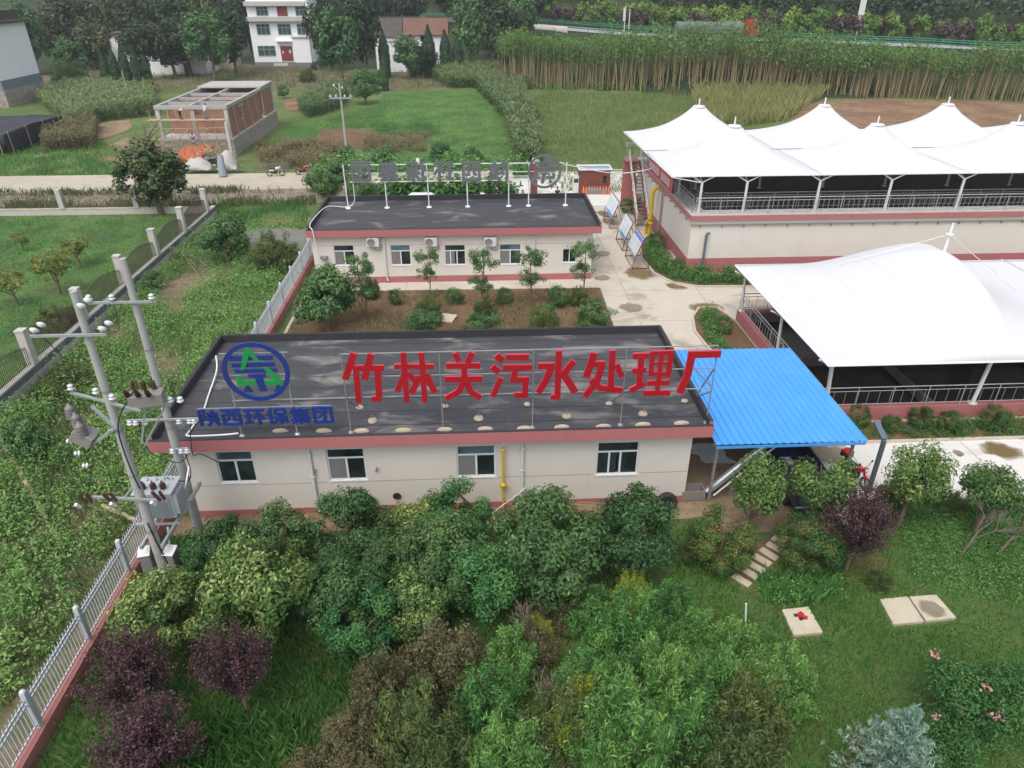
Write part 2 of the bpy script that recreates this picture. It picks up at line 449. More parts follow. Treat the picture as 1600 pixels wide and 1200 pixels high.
M['drywall'] = stonemat('dry stone bank', (0.20, 0.165, 0.12), (0.30, 0.26, 0.20), (0.08, 0.07, 0.045), 4.2)
M['tilewall'] = brickmat('blue grey tile wall', (0.115, 0.14, 0.16), (0.16, 0.18, 0.19), (0.22, 0.22, 0.22), 3.0, 0.3, 0.8)
M['housewhite'] = plain('white house plaster', (0.86, 0.87, 0.89), 0.8, var=0.03, scale=0.5, dirt=(0.68, 0.68, 0.68), dirt_amt=0.3)
M['houseblue'] = plain('blue grey house base', (0.17, 0.20, 0.235), 0.8, var=0.1)
M['rooftile'] = brickmat('red clay roof tiles', (0.20, 0.10, 0.07), (0.15, 0.08, 0.06), (0.10, 0.06, 0.045), 2.2, 0.6, 0.45)
M['greytile'] = brickmat('grey clay roof tiles', (0.075, 0.066, 0.06), (0.10, 0.088, 0.08), (0.04, 0.036, 0.034), 2.2, 0.6, 0.45)
M['timber'] = plain('raw timber poles', (0.40, 0.31, 0.20), 0.85, var=0.2, scale=4)
M['tarp_white'] = plain('pale tarpaulin', (0.40, 0.385, 0.36), 0.6, var=0.12, scale=1.5, dirt=(0.40, 0.38, 0.35), dirt_amt=0.6)
M['tarp_grey'] = plain('grey blue sheet', (0.23, 0.26, 0.30), 0.6, var=0.15)
M['shadenet'] = plain('black shade net', (0.025, 0.027, 0.036), 0.75, var=0.4, scale=0.7)
M['clay'] = plain('fresh orange clay bricks', (0.36, 0.105, 0.045), 0.9, var=0.3, scale=5, bmp=0.6)
M['rubber'] = plain('tyre rubber', (0.030, 0.029, 0.028), 0.85, var=0.25, scale=4)
M['yellow'] = plain('yellow pipe paint', (0.58, 0.39, 0.02), 0.5, var=0.1, scale=2)
M['lampgrey'] = plain('blue grey lamp post', (0.115, 0.145, 0.18), 0.5, 0.2, var=0.08)
M['navy'] = plain('dark blue truck paint', (0.026, 0.028, 0.062), 0.45, var=0.3, scale=2, dirt=(0.075, 0.065, 0.065), dirt_amt=0.7)
M['carred'] = plain('red vehicle paint', (0.46, 0.016, 0.018), 0.3, var=0.05)
M['trailer'] = plain('grey green truck tarpaulin', (0.12, 0.15, 0.158), 0.7, var=0.3, scale=0.7)
M['carwhite'] = plain('white car paint', (0.75, 0.76, 0.78), 0.25, var=0.02)
M['black'] = plain('black plastic', (0.02, 0.02, 0.022), 0.5)
M['porcelain'] = plain('white porcelain insulator', (0.62, 0.64, 0.66), 0.25, var=0.05)
M['brownpor'] = plain('brown porcelain insulator', (0.085, 0.032, 0.025), 0.25, var=0.1)
M['greypor'] = plain('grey composite insulator', (0.22, 0.205, 0.195), 0.5, var=0.1)
M['xfmr'] = plain('light grey transformer enamel', (0.44, 0.47, 0.49), 0.45, var=0.06)
M['foam'] = plain('old expanding foam', (0.43, 0.36, 0.27), 0.9, var=0.15, scale=6, bmp=0.5)
M['cable'] = plain('black cable', (0.02, 0.02, 0.02), 0.6)
M['banner'] = plain('red cloth banner', (0.60, 0.10, 0.12), 0.7, var=0.06)
M['paper'] = plain('printed white board', (0.66, 0.70, 0.74), 0.4, var=0.04)
M['ink'] = plain('pale print lines', (0.40, 0.46, 0.52), 0.5)
M['boardblue'] = plain('board blue header', (0.09, 0.22, 0.62), 0.4)
M['boardgreen'] = plain('board green footer', (0.22, 0.50, 0.42), 0.4)
M['skin'] = plain('skin', (0.50, 0.31, 0.22), 0.6, var=0.05)
M['hair'] = plain('black hair', (0.015, 0.012, 0.012), 0.6)
M['straw'] = plain('dry brushwood', (0.33, 0.25, 0.13), 0.9, var=0.3, scale=8)
M['doorred'] = plain('red brown door', (0.22, 0.045, 0.03), 0.5, var=0.1)
M['orange'] = plain('orange rubber cone', (0.62, 0.13, 0.05), 0.6, var=0.1)
M['silver'] = plain('bright steel conveyor pipe', (0.50, 0.56, 0.58), 0.32, 0.7, var=0.08)
M['rust'] = plain('rusty iron bars', (0.085, 0.06, 0.05), 0.8, var=0.3, scale=6)
M['mesh'] = plain('grey sheet gravel', (0.17, 0.165, 0.155), 0.95, var=0.2, scale=4, bmp=0.5)

# ------------------------------------------------------------------ terrain: one sheet, flat valley floor, road embankment, wooded hill
ROAD = [(-400, 285, 8.5), (-90, 262, 8.5), (-30, 250, 8.5), (0, 226, 8.5), (22, 190, 8.5), (35, 170, 8.4), (49, 159.5, 8.2), (65, 157, 7.8), (91, 158, 6.8), (120, 152, 6.0), (220, 140, 6.0), (430, 120, 6.0)]
def road_dist(x, y):
    best = None
    for (ax, ay, az), (bx, by, bz) in zip(ROAD, ROAD[1:]):
        dx, dy = bx - ax, by - ay
        L2 = dx * dx + dy * dy
        t = max(0, min(1, ((x - ax) * dx + (y - ay) * dy) / L2))
        qx, qy = ax + t * dx, ay + t * dy
        d = math.hypot(x - qx, y - qy)
        if best is None or d < best[0]:
            side = (x - qx) * (-dy) + (y - qy) * dx
            best = (d, 1 if side > 0 else -1, az + t * (bz - az))
    return best
def terrain(x, y):
    d, s, z = road_dist(x, y)
    if d < 7.0: return z - 0.05
    if s < 0: return max(0.0, z - (d - 7.0) / 1.7)
    e = d - 15
    h = z if e < 0 else z + min(90, e * 0.5) + 2.0 * math.sin(x * 0.06) * min(1, e / 20) + 1.6 * math.sin(x * 0.023 + y * 0.05) * min(1, e / 20)
    return h
def axis(stops):
    out = []
    for a, b, st in stops:
        n = max(1, round((b - a) / st))
        out += [a + (b - a) * i / n for i in range(n)]
    return out + [stops[-1][1]]
xs = axis([(-420, -160, 20), (-160, 180, 4), (180, 460, 20)])
ys = axis([(-120, 110, 23), (110, 290, 4), (290, 560, 15)])
mb = MB()
mb.grid([[(x, y, terrain(x, y)) for y in ys] for x in xs])
# a face belongs to the hill where it rises
mb.m = []
for f in mb.f:
    a = [mb.v[i] for i in f]
    cx = sum(p[0] for p in a) / 4; cyy = sum(p[1] for p in a) / 4
    mb.m.append(1 if max(p[2] for p in a) > 0.3 or cyy > 160 else 0)
for i, f in enumerate(mb.f): mb.f[i] = f[::-1]
tag(mb.build('ground', [M['meadow'], M['hill']]), kind='structure')

# highway on its embankment
def ribbon(name, pts, half, dz, mat):
    P = []
    for i, p in enumerate(pts):
        a = Vector(pts[max(0, i - 1)]); b = Vector(pts[min(len(pts) - 1, i + 1)])
        d = (b - a); d.z = 0; d.normalize()
        n = Vector((-d.y, d.x, 0))
        P.append([Vector(p) - n * half + Vector((0, 0, dz)), Vector(p) + n * half + Vector((0, 0, dz))])
    m = MB(); m.grid(P)
    return tag(m.build(name, mat), kind='structure')
def smooth_line(pts, n=6):
    out = []
    for i in range(len(pts) - 1):
        p0, p1, p2, p3 = (Vector(pts[max(0, i - 1)]), Vector(pts[i]), Vector(pts[i + 1]), Vector(pts[min(len(pts) - 1, i + 2)]))
        for k in range(n):
            t = k / n
            out.append(0.5 * ((2 * p1) + (p2 - p0) * t + (2 * p0 - 5 * p1 + 4 * p2 - p3) * t * t + (3 * p1 - p0 - 3 * p2 + p3) * t ** 3))
    return out + [Vector(pts[-1])]
ribbon('highway', ROAD, 5.5, 0.06, M['asphalt'])

def sheet(name, poly, z, mat, kind='structure'):
    m = MB()
    m.add([(p[0], p[1], z) for p in poly], [tuple(range(len(poly)))])
    me = m
    # make sure it faces up
    ar = sum(poly[i][0] * poly[(i + 1) % len(poly)][1] - poly[(i + 1) % len(poly)][0] * poly[i][1] for i in range(len(poly)))
    if ar < 0: m.f[0] = m.f[0][::-1]
    return tag(m.build(name, mat), kind=kind)
def pxpoly(pts, z=0.0):
    return [tuple(at(px, py, z))[:2] for px, py in pts]
def wobble(poly, amp, seed, n=5):
    """an outline with uneven edges"""
    r = random.Random(seed); out = []
    for i in range(len(poly)):
        a, b = Vector(poly[i][:2]), Vector(poly[(i + 1) % len(poly)][:2])
        for k in range(n):
            p = a.lerp(b, k / n)
            out.append((p.x + r.uniform(-amp, amp), p.y + r.uniform(-amp, amp)))
    return out

# plant grounds
sheet('lawn', [(-12.3, 0), (50, 0), (50, 22.4), (-12.3, 22.4)], 0.004, M['grassy'])
sheet('bank_floor', wobble([(-23.3, 5), (-12.4, 5), (-12.4, 62), (-23.3, 62)], 0.0, 1, 1), 0.006, M['ravine'])
sheet('yard', [(-11.8, 30.5), (9.0, 30.5), (9.0, 20.7), (14.6, 20.7), (14.6, 22.0), (55, 22.0), (55, 80), (4.0, 80), (4.0, 66), (-11.8, 66)], 0.008, M['concrete'])
sheet('pale_yard', [(14.2, 22.15), (55, 22.15), (55, 26.15), (14.2, 26.15)], 0.012, M['conc_white'])
sheet('pavement', [(-12.2, 21.4), (9.0, 21.4), (9.0, 22.5), (-12.2, 22.5)], 0.012, M['mudsoil'])
sheet('trodden_ground', wobble([(8.4, 20.5), (12.4, 20.5), (12.6, 24.5), (12, 29.5), (8.9, 29.5)], 0.12, 2), 0.016, M['mudsoil'])
def bed(name, poly, mat, kerb=True, h=0.05, seed=1):
    o = sheet(name, poly, h, mat)
    if kerb:
        m = MB()
        n = len(poly)
        for i in range(n):
            a, b = Vector((*poly[i][:2], 0.06)), Vector((*poly[(i + 1) % n][:2], 0.06))
            m.bar(a, b, 0.13, 0.13 + 0.002 * (i % 3))
        tag(m.build('kerb', M['kerb']), kind='structure')
    return o
bed('garden_bed', [(-11.6, 33.2), (8.1, 33.0), (8.4, 45.6), (-11.6, 45.9)], M['soil'], False)
hb = [at(*p, 0)[:2] for p in [(1008, 372), (999, 385), (1003, 405), (1022, 428), (1052, 443), (1090, 449), (1150, 449), (1600, 452)]]
bed('hedge_bed', [tuple(p) for p in hb] + [(45, 47.7), (15.0, 47.7), (15.0, 57.5)], M['soil'])
b2 = [at(*p, 0)[:2] for p in [(1120, 482), (1092, 482), (1082, 497), (1086, 520), (1106, 545), (1140, 575)]]
bed('corner_bed', [tuple(p) for p in b2] + [(16.0, 29.8), (16.0, 39.6)], M['soil'])
bed('front_bed', [(15.2, 26.2), (50, 26.2), (50, 27.85), (15.2, 27.85)], M['soil'])
# stains and puddles that stand on the concrete
for i, (pl, mt) in enumerate([
        ([(1527, 695), (1555, 692), (1585, 702), (1592, 716), (1570, 715), (1540, 706)], 'puddle'),
        ([(1488, 705), (1500, 704), (1506, 711), (1496, 713)], 'wet'),
        ([(1495, 755), (1520, 748), (1545, 760), (1520, 766)], 'wet'),
        ([(985, 420), (1010, 417), (1022, 430), (1000, 436), (978, 428)], 'puddle'),
        ([(1082, 476), (1110, 474), (1130, 482), (1104, 488), (1083, 488)], 'puddle'),
        ([(930, 434), (945, 430), (952, 436), (935, 440)], 'wet'),
        ([(1035, 442), (1060, 446), (1078, 452), (1055, 452)], 'puddle'),
        ([(932, 330), (950, 330), (952, 336), (940, 338)], 'puddle'),
        ([(937, 341), (957, 343), (962, 350), (945, 348)], 'puddle'),
        ([(968, 478), (990, 474), (1004, 482), (985, 488)], 'wet'),
        ([(930, 395), (948, 392), (952, 398), (938, 402)], 'wet'),
        ([(1240, 698), (1320, 697), (1315, 722), (1255, 725)], 'wet'),
        ([(1085, 698), (1120, 697), (1130, 712), (1140, 722), (1105, 720), (1090, 708)], 'spill')]):
    poly = pxpoly(pl)
    M.setdefault('spill', plain('white powder spill', (0.58, 0.57, 0.58), 0.9, var=0.1))
    sheet('puddle' if mt != 'spill' else 'white_spill', wobble([tuple(Vector(q) + (Vector(q) - sum((Vector(k) for k in poly), Vector((0, 0))) / len(poly)) * .35) for q in poly], 0.10, 40 + i, 4), 0.020 + 0.0015 * i, M[mt])
# raised field on the left behind its wall, village road behind
m = MB(); m.box(-120, -23.55, 4, 64.2, -0.2, 0.5)
tag(m.build('left_field', M['fieldgreen']), kind='structure')
m = MB(); m.box(-140, 3.9, 70.6, 77.5, -0.2, 0.8)
tag(m.build('village_road', M['dirtroad']), kind='structure')
sheet('gate_apron', [(3.9, 66), (20, 66), (20, 79), (3.9, 79)], 0.014, M['conc_white'])
# vegetable plots north of the road
for nm, pl, mt in [
        ('bean_field', [(600, 146), (742, 140), (770, 165), (795, 205), (800, 262), (560, 262), (575, 205)], 'fieldgreen'),
        ('clover_field', [(452, 192), (515, 190), (482, 232), (405, 240)], 'fieldgreen'),
        ('ploughed_plot', [(603, 167), (668, 166), (668, 180), (606, 179)], 'soil'),
        ('ploughed_plot', [(506, 203), (582, 203), (570, 232), (480, 232)], 'soil'),
        ('ploughed_plot', [(440, 155), (500, 150), (520, 165), (450, 175)], 'redsoil'),
        ('bare_ground', [(1232, 170), (1290, 158), (1370, 154), (1600, 160), (1900, 165), (1900, 235), (1230, 215)], 'redsoil'),
        ('earth_path', [(150, 195), (205, 185), (200, 205), (140, 225), (60, 255), (60, 245)], 'mudsoil'),
        ('earth_plot', [(130, 240), (200, 215), (300, 240), (280, 262), (170, 262)], 'mudsoil'),
        ('earth_plot', [(10, 225), (90, 215), (120, 232), (20, 262)], 'fieldgreen'),
        ('ploughed_plot', [(395, 335), (480, 325), (488, 352), (420, 372), (395, 360)], 'redsoil'),
        ('earth_path', [(60, 140), (130, 128), (250, 108), (300, 105), (300, 112), (140, 142)], 'dirtroad'),
        ('lower_plot', [(330, 330), (480, 322), (475, 340), (345, 352)], 'fieldgreen')]:
    sheet(nm, wobble(pxpoly(pl), 0.5, hash(nm) % 7 if False else len(nm), 4), 0.03 + 0.001 * len(pl) + 0.0007 * (pl[0][0] % 17), M[mt])
# grey gravel heap on the bank by the far end of the fence
m = MB()
g0 = at(445, 375, 0.4)
P = []
for i in range(15):
    row = []
    for j in range(11):
        u, v = i / 14 * 2 - 1, j / 10 * 2 - 1
        h = max(0, 1 - u * u) * max(0, 1 - v * v)
        row.append((g0.x + u * 5.2, g0.y + v * 3.4 - u * 1.2, 0.02 + 1.1 * h + 0.08 * math.sin(i * 2.1 + j * 1.7)))
    P.append(row)
m.grid(P)
for i, f in enumerate(m.f): m.f[i] = f[::-1]
tag(m.build('gravel_heap', M['mesh']), 'long grey gravel heap beside the far end of the white fence', 'gravel heap')

# ------------------------------------------------------------------ the two single-storey office buildings
def window(parent, x0, x1, z0, z1, y, style=0, seed=0):
    """sliding window in a recess: frame (part) with its panes (sub-parts)"""
    r = random.Random(seed)
    fr = MB(); t = 0.055; ya, yb_ = y + 0.05, y + 0.11
    zt = z0 + (z1 - z0) * 0.70
    xm = (x0 + x1) / 2
    if style == 2:
        fr.box(x0, x1, ya, yb_, z0, z0 + t); fr.box(x0, x1, ya, yb_, z1 - t, z1)
        fr.box(x0, x0 + t, ya, yb_, z0 + t, z1 - t); fr.box(x1 - t, x1, ya, yb_, z0 + t, z1 - t); fr.box(xm - .03, xm + .03, ya - .004, yb_, z0 + t, z1 - t)
    else:
        fr.box(x0, x1, ya, yb_, z0, z0 + t); fr.box(x0, x1, ya, yb_, z1 - t, z1)
        fr.box(x0, x0 + t, ya, yb_, z0 + t, z1 - t); fr.box(x1 - t, x1, ya, yb_, z0 + t, z1 - t)
        fr.box(x0 + t, x1 - t, ya - .004, yb_ - .002, zt - .035, zt + .035)
        sh = 0.12 if style == 1 else 0.0
        fr.box(xm + sh - .04, xm + sh + .04, ya - .008, yb_ - .004, z0 + t, zt - .035)
        if style == 1: fr.box(xm - .36, xm - .29, ya - .012, yb_ - .006, z0 + t, zt - .035)
    o = fr.build('window', M['frame'], parent)
    gl = [M['glass'], M['glass_sky'], M['blind']]
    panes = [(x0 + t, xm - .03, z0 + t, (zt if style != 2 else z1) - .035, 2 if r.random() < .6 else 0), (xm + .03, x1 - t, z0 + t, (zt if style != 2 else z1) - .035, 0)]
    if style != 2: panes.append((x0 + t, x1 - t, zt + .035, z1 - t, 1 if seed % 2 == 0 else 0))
    for a, b, c, d, k in panes:
        p = MB(); p.box(a, b, ya + .02, ya + .035, c, d)
        if k == 2: p.box(a, b, ya + .012, ya + .018, c + (d - c) * .62, d, 1)
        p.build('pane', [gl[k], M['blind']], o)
    sl = MB(); sl.box(x0 - .03, x1 + .03, y - .03, y + .05, z0 - .05, z0 - .002)
    sl.build('sill', M['frame'], o)
    return o
def wall_with_holes(mb, x0, x1, z0, z1, y0, y1, holes, m=0):
    """front wall with rectangular openings (holes sorted by x)"""
    x = x0
    for (a, b, c, d) in holes:
        mb.box(x, a, y0, y1, z0, z1, m)
        mb.box(a, b, y0, y1, z0, c, m)
        mb.box(a, b, y0, y1, d, z1, m)
        x = b
    mb.box(x, x1, y0, y1, z0, z1, m)
def office(label, ex0, ex1, ey0, ey1, wx0, wx1, wy0, wy1, wins, grooves, pipes, rf_seed, ph=.30):
    t = thing('office_building', label, 'building', ((wx0 + wx1) / 2, (wy0 + wy1) / 2, 0))
    ox, oy = t.location.x, t.location.y
    L = lambda x: x - ox
    Ly = lambda y: y - oy
    wl = MB()
    holes = [(L(a), L(b), c, d) for a, b, c, d, s in wins]
    wall_with_holes(wl, L(wx0), L(wx1), ph, 3.45, Ly(wy0), Ly(wy0) + 0.2, holes)
    wl.box(L(wx0), L(wx0) + 0.2, Ly(wy0) + 0.2, Ly(wy1), ph, 3.45); wl.box(L(wx1) - 0.2, L(wx1), Ly(wy0) + 0.2, Ly(wy1), ph, 3.45)
    wl.box(L(wx0) + .2, L(wx1) - .2, Ly(wy1) - 0.2, Ly(wy1), 0.30, 3.45)
    wl.box(L(wx0) + .2, L(wx1) - .2, Ly(wy0) + 1.2, Ly(wy0) + 1.3, 0.3, 3.4, 1)      # dim room depth behind the panes
    wl.build('wall', [M['cream'], M['blind']], t)
    pb = MB(); pb.box(L(wx0) - .02, L(wx1) + .02, Ly(wy0) - .02, Ly(wy1) + .02, -0.05, ph)
    pb.build('plinth', M['pink'], t)
    # shallow joints scored in the render
    gv = MB()
    for (a, b, z) in grooves: gv.box(L(a), L(b), Ly(wy0) - .004, Ly(wy0), z - .012, z + .012)
    gv.build_each('wall_joint', M['groove'], t)
    rf = MB()
    rf.box(L(ex0), L(ex1), Ly(ey0), Ly(ey1), 3.45, 3.72)
    rf.build('roof_slab', M['pink'], t)
    ft = MB(); ft.box(L(ex0) + .14, L(ex1) - .14, Ly(ey0) + .14, Ly(ey1) - .14, 3.72, 3.74)
    ft.build('roof_felt', M['felt'], t)
    pp = MB(); T = .14
    for k, (a, b, c, d) in enumerate([(ex0, ex1, ey0, ey0 + T), (ex0, ex1, ey1 - T, ey1), (ex0, ex0 + T, ey0 + T, ey1 - T), (ex1 - T, ex1, ey0 + T, ey1 - T)]):
        hi = 3.96 if k == 0 else 4.10
        pp.box(L(a), L(b), Ly(c), Ly(d), 3.72, hi - .03)
        e = .012
        xa, xb, ya, yb_ = L(a), L(b), Ly(c), Ly(d)
        pp.box(xa + (e if k != 2 else 0), xb - (e if k != 3 else 0), ya + (e if k < 1 or k > 1 else 0), yb_ - (e if k == 1 else 0), hi - .03, hi, 1)
    # felt dressed up the inner faces
    pp.box(L(ex0) + T, L(ex1) - T, Ly(ey1) - T - .02, Ly(ey1) - T, 3.742, 4.085, 1)
    pp.box(L(ex0) + T, L(ex0) + T + .02, Ly(ey0) + T, Ly(ey1) - T - .02, 3.742, 4.085, 1)
    pp.box(L(ex1) - T - .02, L(ex1) - T, Ly(ey0) + T, Ly(ey1) - T - .02, 3.742, 4.085, 1)
    pp.build('parapet', [M['pink'], M['felt_edge']], t)
    for i, (a, b, c, d, s) in enumerate(wins): window(t, L(a), L(b), c, d, Ly(wy0), s, rf_seed + i)
    for x, z0, z1 in pipes:
        d = MB(); d.cyl((L(x), Ly(wy0) - .07, z0), (L(x), Ly(wy0) - .07, z1), .055, n=10)
        for z in (z1 - .5, (z0 + z1) / 2, z0 + .5): d.box(L(x) - .075, L(x) + .075, Ly(wy0) - .13, Ly(wy0), z - .03, z + .03)
        d.tube([(L(x), Ly(wy0) - .07, z0), (L(x) + .06, Ly(wy0) - .12, z0 - .12)], .055, 10)
        d.build('downpipe', M['greywhite'], t)
    return t
off1 = office('cream office building with red and blue rooftop lettering, beside the blue canopy', -12.15, 8.72, 22.0, 30.7, -11.25, 8.15, 22.5, 30.3,
    [(-10.1, -8.7, 1.62, 3.08, 0), (-5.95, -4.5, 1.58, 3.06, 0), (-1.0, .5, 1.55, 3.03, 0), (4.45, 6.1, 1.45, 3.0, 1)],
    [(-11.2, -10.15, 1.5), (-8.6, -6.05, 1.5), (-4.4, -1.1, 1.5), (.6, 4.35, 1.5), (6.2, 8.1, 1.5), (-11.2, -10.15, 3.12), (-8.6, -6.05, 3.12), (-4.4, -1.1, 3.12), (.6, 4.35, 3.12), (6.2, 8.1, 3.12)],
    [(-6.55, .3, 3.4), (1.55, .3, 3.4)], 2)
off2 = office('cream office building with air conditioners, behind the planted garden bed', -11.45, 8.52, 47.0, 55.2, -11.25, 8.0, 47.4, 54.8,
    [(-9.85, -8.44, 1.32, 2.78, 0), (-5.99, -4.6, 1.27, 2.73, 0), (-2.27, -.82, 1.22, 2.68, 1), (1.52, 3.03, 1.2, 2.66, 0), (5.93, 6.91, 1.25, 2.25, 2)],
    [(-11.2, -9.9, 2.75), (-8.4, -6.05, 2.75), (-4.55, -2.3, 2.72), (-.8, 1.5, 2.7), (3.1, 7.95, 2.66)],
    [(-6.35, .3, 3.4), (3.95, .3, 3.4)], 11, .46)
def on(t, o):       # parent a world-space mesh to its thing
    o.parent = t
    o.matrix_parent_inverse = Matrix.Translation(t.location).inverted()
    return o
# vent and small fittings on the front wall
d = MB(); d.lathe([(0.0, 0), (.15, 0), (.17, .05), (.14, .07), (.12, .03), (0, .03)], n=20, M=Matrix.Rotation(PI / 2, 3, 'X'), c=(-3.42, 22.5, .75))
for k in range(5): d.obox((-3.42, 22.455, .75), .03, .01, .24, Matrix.Rotation(k * PI / 5, 3, 'Y'))
on(off1, d.build('vent', M['brownpor']))
d = MB()
for x in (-4.12, -6.47): d.bar((x, 22.42, 2.0), (x + .06, 22.40, 2.22), .05)
[on(off1, o) for o in d.build_each('wall_bracket', M['dullsteel'])]
# white rooftop cable ducts
def cable(name, label, pts, r=.035, mat='white', cat='cable', group=None, n=6):
    m = MB(); m.tube(smooth_line(pts, 4), r, n)
    return tag(m.build(name, M[mat]), label, cat, group)
cable('cable_duct', 'white cable duct climbing over the left parapet of the front roof', [(-11.6, 28.4, 4.14), (-11.3, 27.4, 3.95), (-11.1, 25.6, 3.80), (-10.9, 24.2, 3.80), (-10.95, 22.9, 3.80), (-10.8, 22.4, 3.9), (-9.6, 22.25, 4.0), (-8.95, 22.3, 4.02)])
cable('cable_duct', 'white cable duct bent across the left end of the rear roof', [(-10.9, 46.98, 2.0), (-10.95, 46.9, 3.9), (-11.2, 47.3, 4.12), (-11.3, 48.9, 4.14), (-10.9, 52.2, 4.12), (-9.6, 53.0, 3.85), (-9.0, 53.0, 4.3), (-8.9, 52.9, 5.7), (-8.2, 52.85, 5.83)], .034)
# foam-sealed roof penetrations
def foam(name, label, p, rx, ry, h, group):
    r = random.Random(int(p[0] * 100)); m = MB(); n = 14; P = []
    for i, (k, z) in enumerate([(1.0, 0), (.9, .55), (.6, .9), (.25, 1.0)]):
        P.append([(p[0] + rx * k * math.cos(2 * PI * j / n) * r.uniform(.9, 1.1), p[1] + ry * k * math.sin(2 * PI * j / n) * r.uniform(.9, 1.1), p[2] + z * h) for j in range(n)])
    vs = [q for row in P for q in row]
    fs = [(i * n + j, i * n + (j + 1) % n, (i + 1) * n + (j + 1) % n, (i + 1) * n + j) for i in range(3) for j in range(n)] + [tuple(3 * n + j for j in range(n))]
    m.add(vs, fs, 0, True)
    return tag(m.build(name, M['foam']), label, 'foam patch', group)
ORD = ['leftmost', 'second', 'third', 'fourth', 'fifth', 'sixth', 'seventh', 'eighth', 'ninth', 'tenth', 'last']
for i, (px, py) in enumerate([(582, 657), (748, 653), (885, 650), (1005, 646)]):
    p = at(px, py, 3.76)
    o = foam('foam_mound', 'round tan foam mound with a bolt stub behind the red letters, ' + ORD[i] + ' from the left', (p.x, p.y, 3.742), .19, .19, .10, 'round foam mounds on the front roof')
    b = MB(); b.cyl((p.x, p.y, 3.85), (p.x, p.y - .02, 4.0), .02); b.build('bolt', M['dullsteel'], o)
for i, (px, py) in enumerate([(438, 672), (505, 672), (565, 672), (630, 671), (695, 670), (758, 669), (820, 668), (878, 666), (943, 665), (1005, 662), (1065, 660)]):
    p = at(px, py, 3.8)
    foam('foam_strip', 'long pale foam strip along the front parapet of the sign roof, ' + (ORD[i] + ' from the left' if i < 10 else 'at the right end'), (p.x, max(p.y, 22.34), 3.742), .30, .09, .12, 'foam strips along the front parapet')
for i, (px, py) in enumerate([(562, 636), (695, 634), (824, 631), (952, 630), (1070, 626)]):
    p = at(px, py, 3.76)
    foam('foam_collar', 'small pale foam collar round a rear sign brace foot, ' + ORD[i] + ' from the left', (p.x, p.y, 3.742), .15, .13, .07, 'foam collars at the brace feet')
# air conditioners hung on the rear building
def ac_unit():
    t = thing('air_conditioner', '', 'air conditioner', (0, 0, 0), 0, 'outdoor units under the eaves of the rear building')
    m = MB(); m.box(-.42, .42, -.34, -.04, 0, .62); m.build('casing', M['greywhite'], t, .02)
    f = MB(); f.lathe([(.0, .012), (.07, .012), (.25, .012), (.26, .02), (.24, .03)], c=(-.12, -.345, .31), n=20, M=Matrix.Rotation(PI / 2, 3, 'X'))
    f.build('fan_grille', M['greypor'], t)
    b = MB(); b.box(-.36, -.30, -.36, 0, -.04, 0); b.box(.30, .36, -.36, 0, -.04, 0); b.build('bracket', M['dullsteel'], t)
    h = MB(); h.tube(smooth_line([(.44, -.15, .12), (.52, -.12, -.05), (.45, -.06, -.3), (.2, -.03, -.36), (-.02, -.02, -.2)]), .025, 6); h.build('hose', M['dullsteel'], t)
    return t
ac = ac_unit()
for i, (x, z, lb) in enumerate([(-7.08, 2.74, 'white air conditioner unit on the rear wall, nearest its left end beside the downpipe'), (-3.15, 2.68, 'white air conditioner unit between the second and third rear windows'), (.9, 2.62, 'white air conditioner unit above a rust streak, nearest the right end of the rear wall')]):
    o = ac if i == 0 else copy_tree(ac)
    o.location = (x, 47.4, z); o['label'] = lb
m = MB(); m.box(-10.75, -10.3, 47.12, 47.4, 1.85, 2.05); m.cyl((-10.4, 47.1, 1.95), (-10.4, 46.95, 1.9), .1)
on(off2, m.build('wall_lamp', M['greypor']))

# ------------------------------------------------------------------ rooftop signs
def strokes_to_plates(mb, strokes, topt, wk, y0, th, seed=0, m=0, ms=None):
    """each stroke: (points..., width) becomes a mitred solid bar in the sign's upright plane"""
    for si, st in enumerate(strokes):
        pts = [Vector(topt(*p)) for p in st[:-1]]; wd = st[-1] * wk
        n = len(pts); Lf, Rt = [], []
        for i in range(n):
            d0 = (pts[i] - pts[i - 1]).normalized() if i > 0 else None
            d1 = (pts[i + 1] - pts[i]).normalized() if i < n - 1 else None
            if d0 is None: d = d1
            elif d1 is None: d = d0
            else: d = (d0 + d1).normalized()
            nn = Vector((-d.y, d.x))
            k = 1.0
            if d0 is not None and d1 is not None: k = 1.0 / max(.6, nn.dot(Vector((-d0.y, d0.x))))
            Lf.append(pts[i] + nn * wd / 2 * k); Rt.append(pts[i] - nn * wd / 2 * k)
        off = .0022 * ((si + seed) % 9)
        for i in range(n - 1):
            mb.plate([tuple(Lf[i]), tuple(Lf[i + 1]), tuple(Rt[i + 1]), tuple(Rt[i])], y0 - off - .0009 * i, y0 + th - off, m)
SY = 22.42
MPP = depth((2, SY, 6)) / F_PX
def c3(x, y):
    p = aty(520 + x / 4, 500 + y / 4, SY); return (p.x, p.z)
def c4(x, y):
    p = aty(820 + x / 4, 500 + y / 4, SY); return (p.x, p.z)
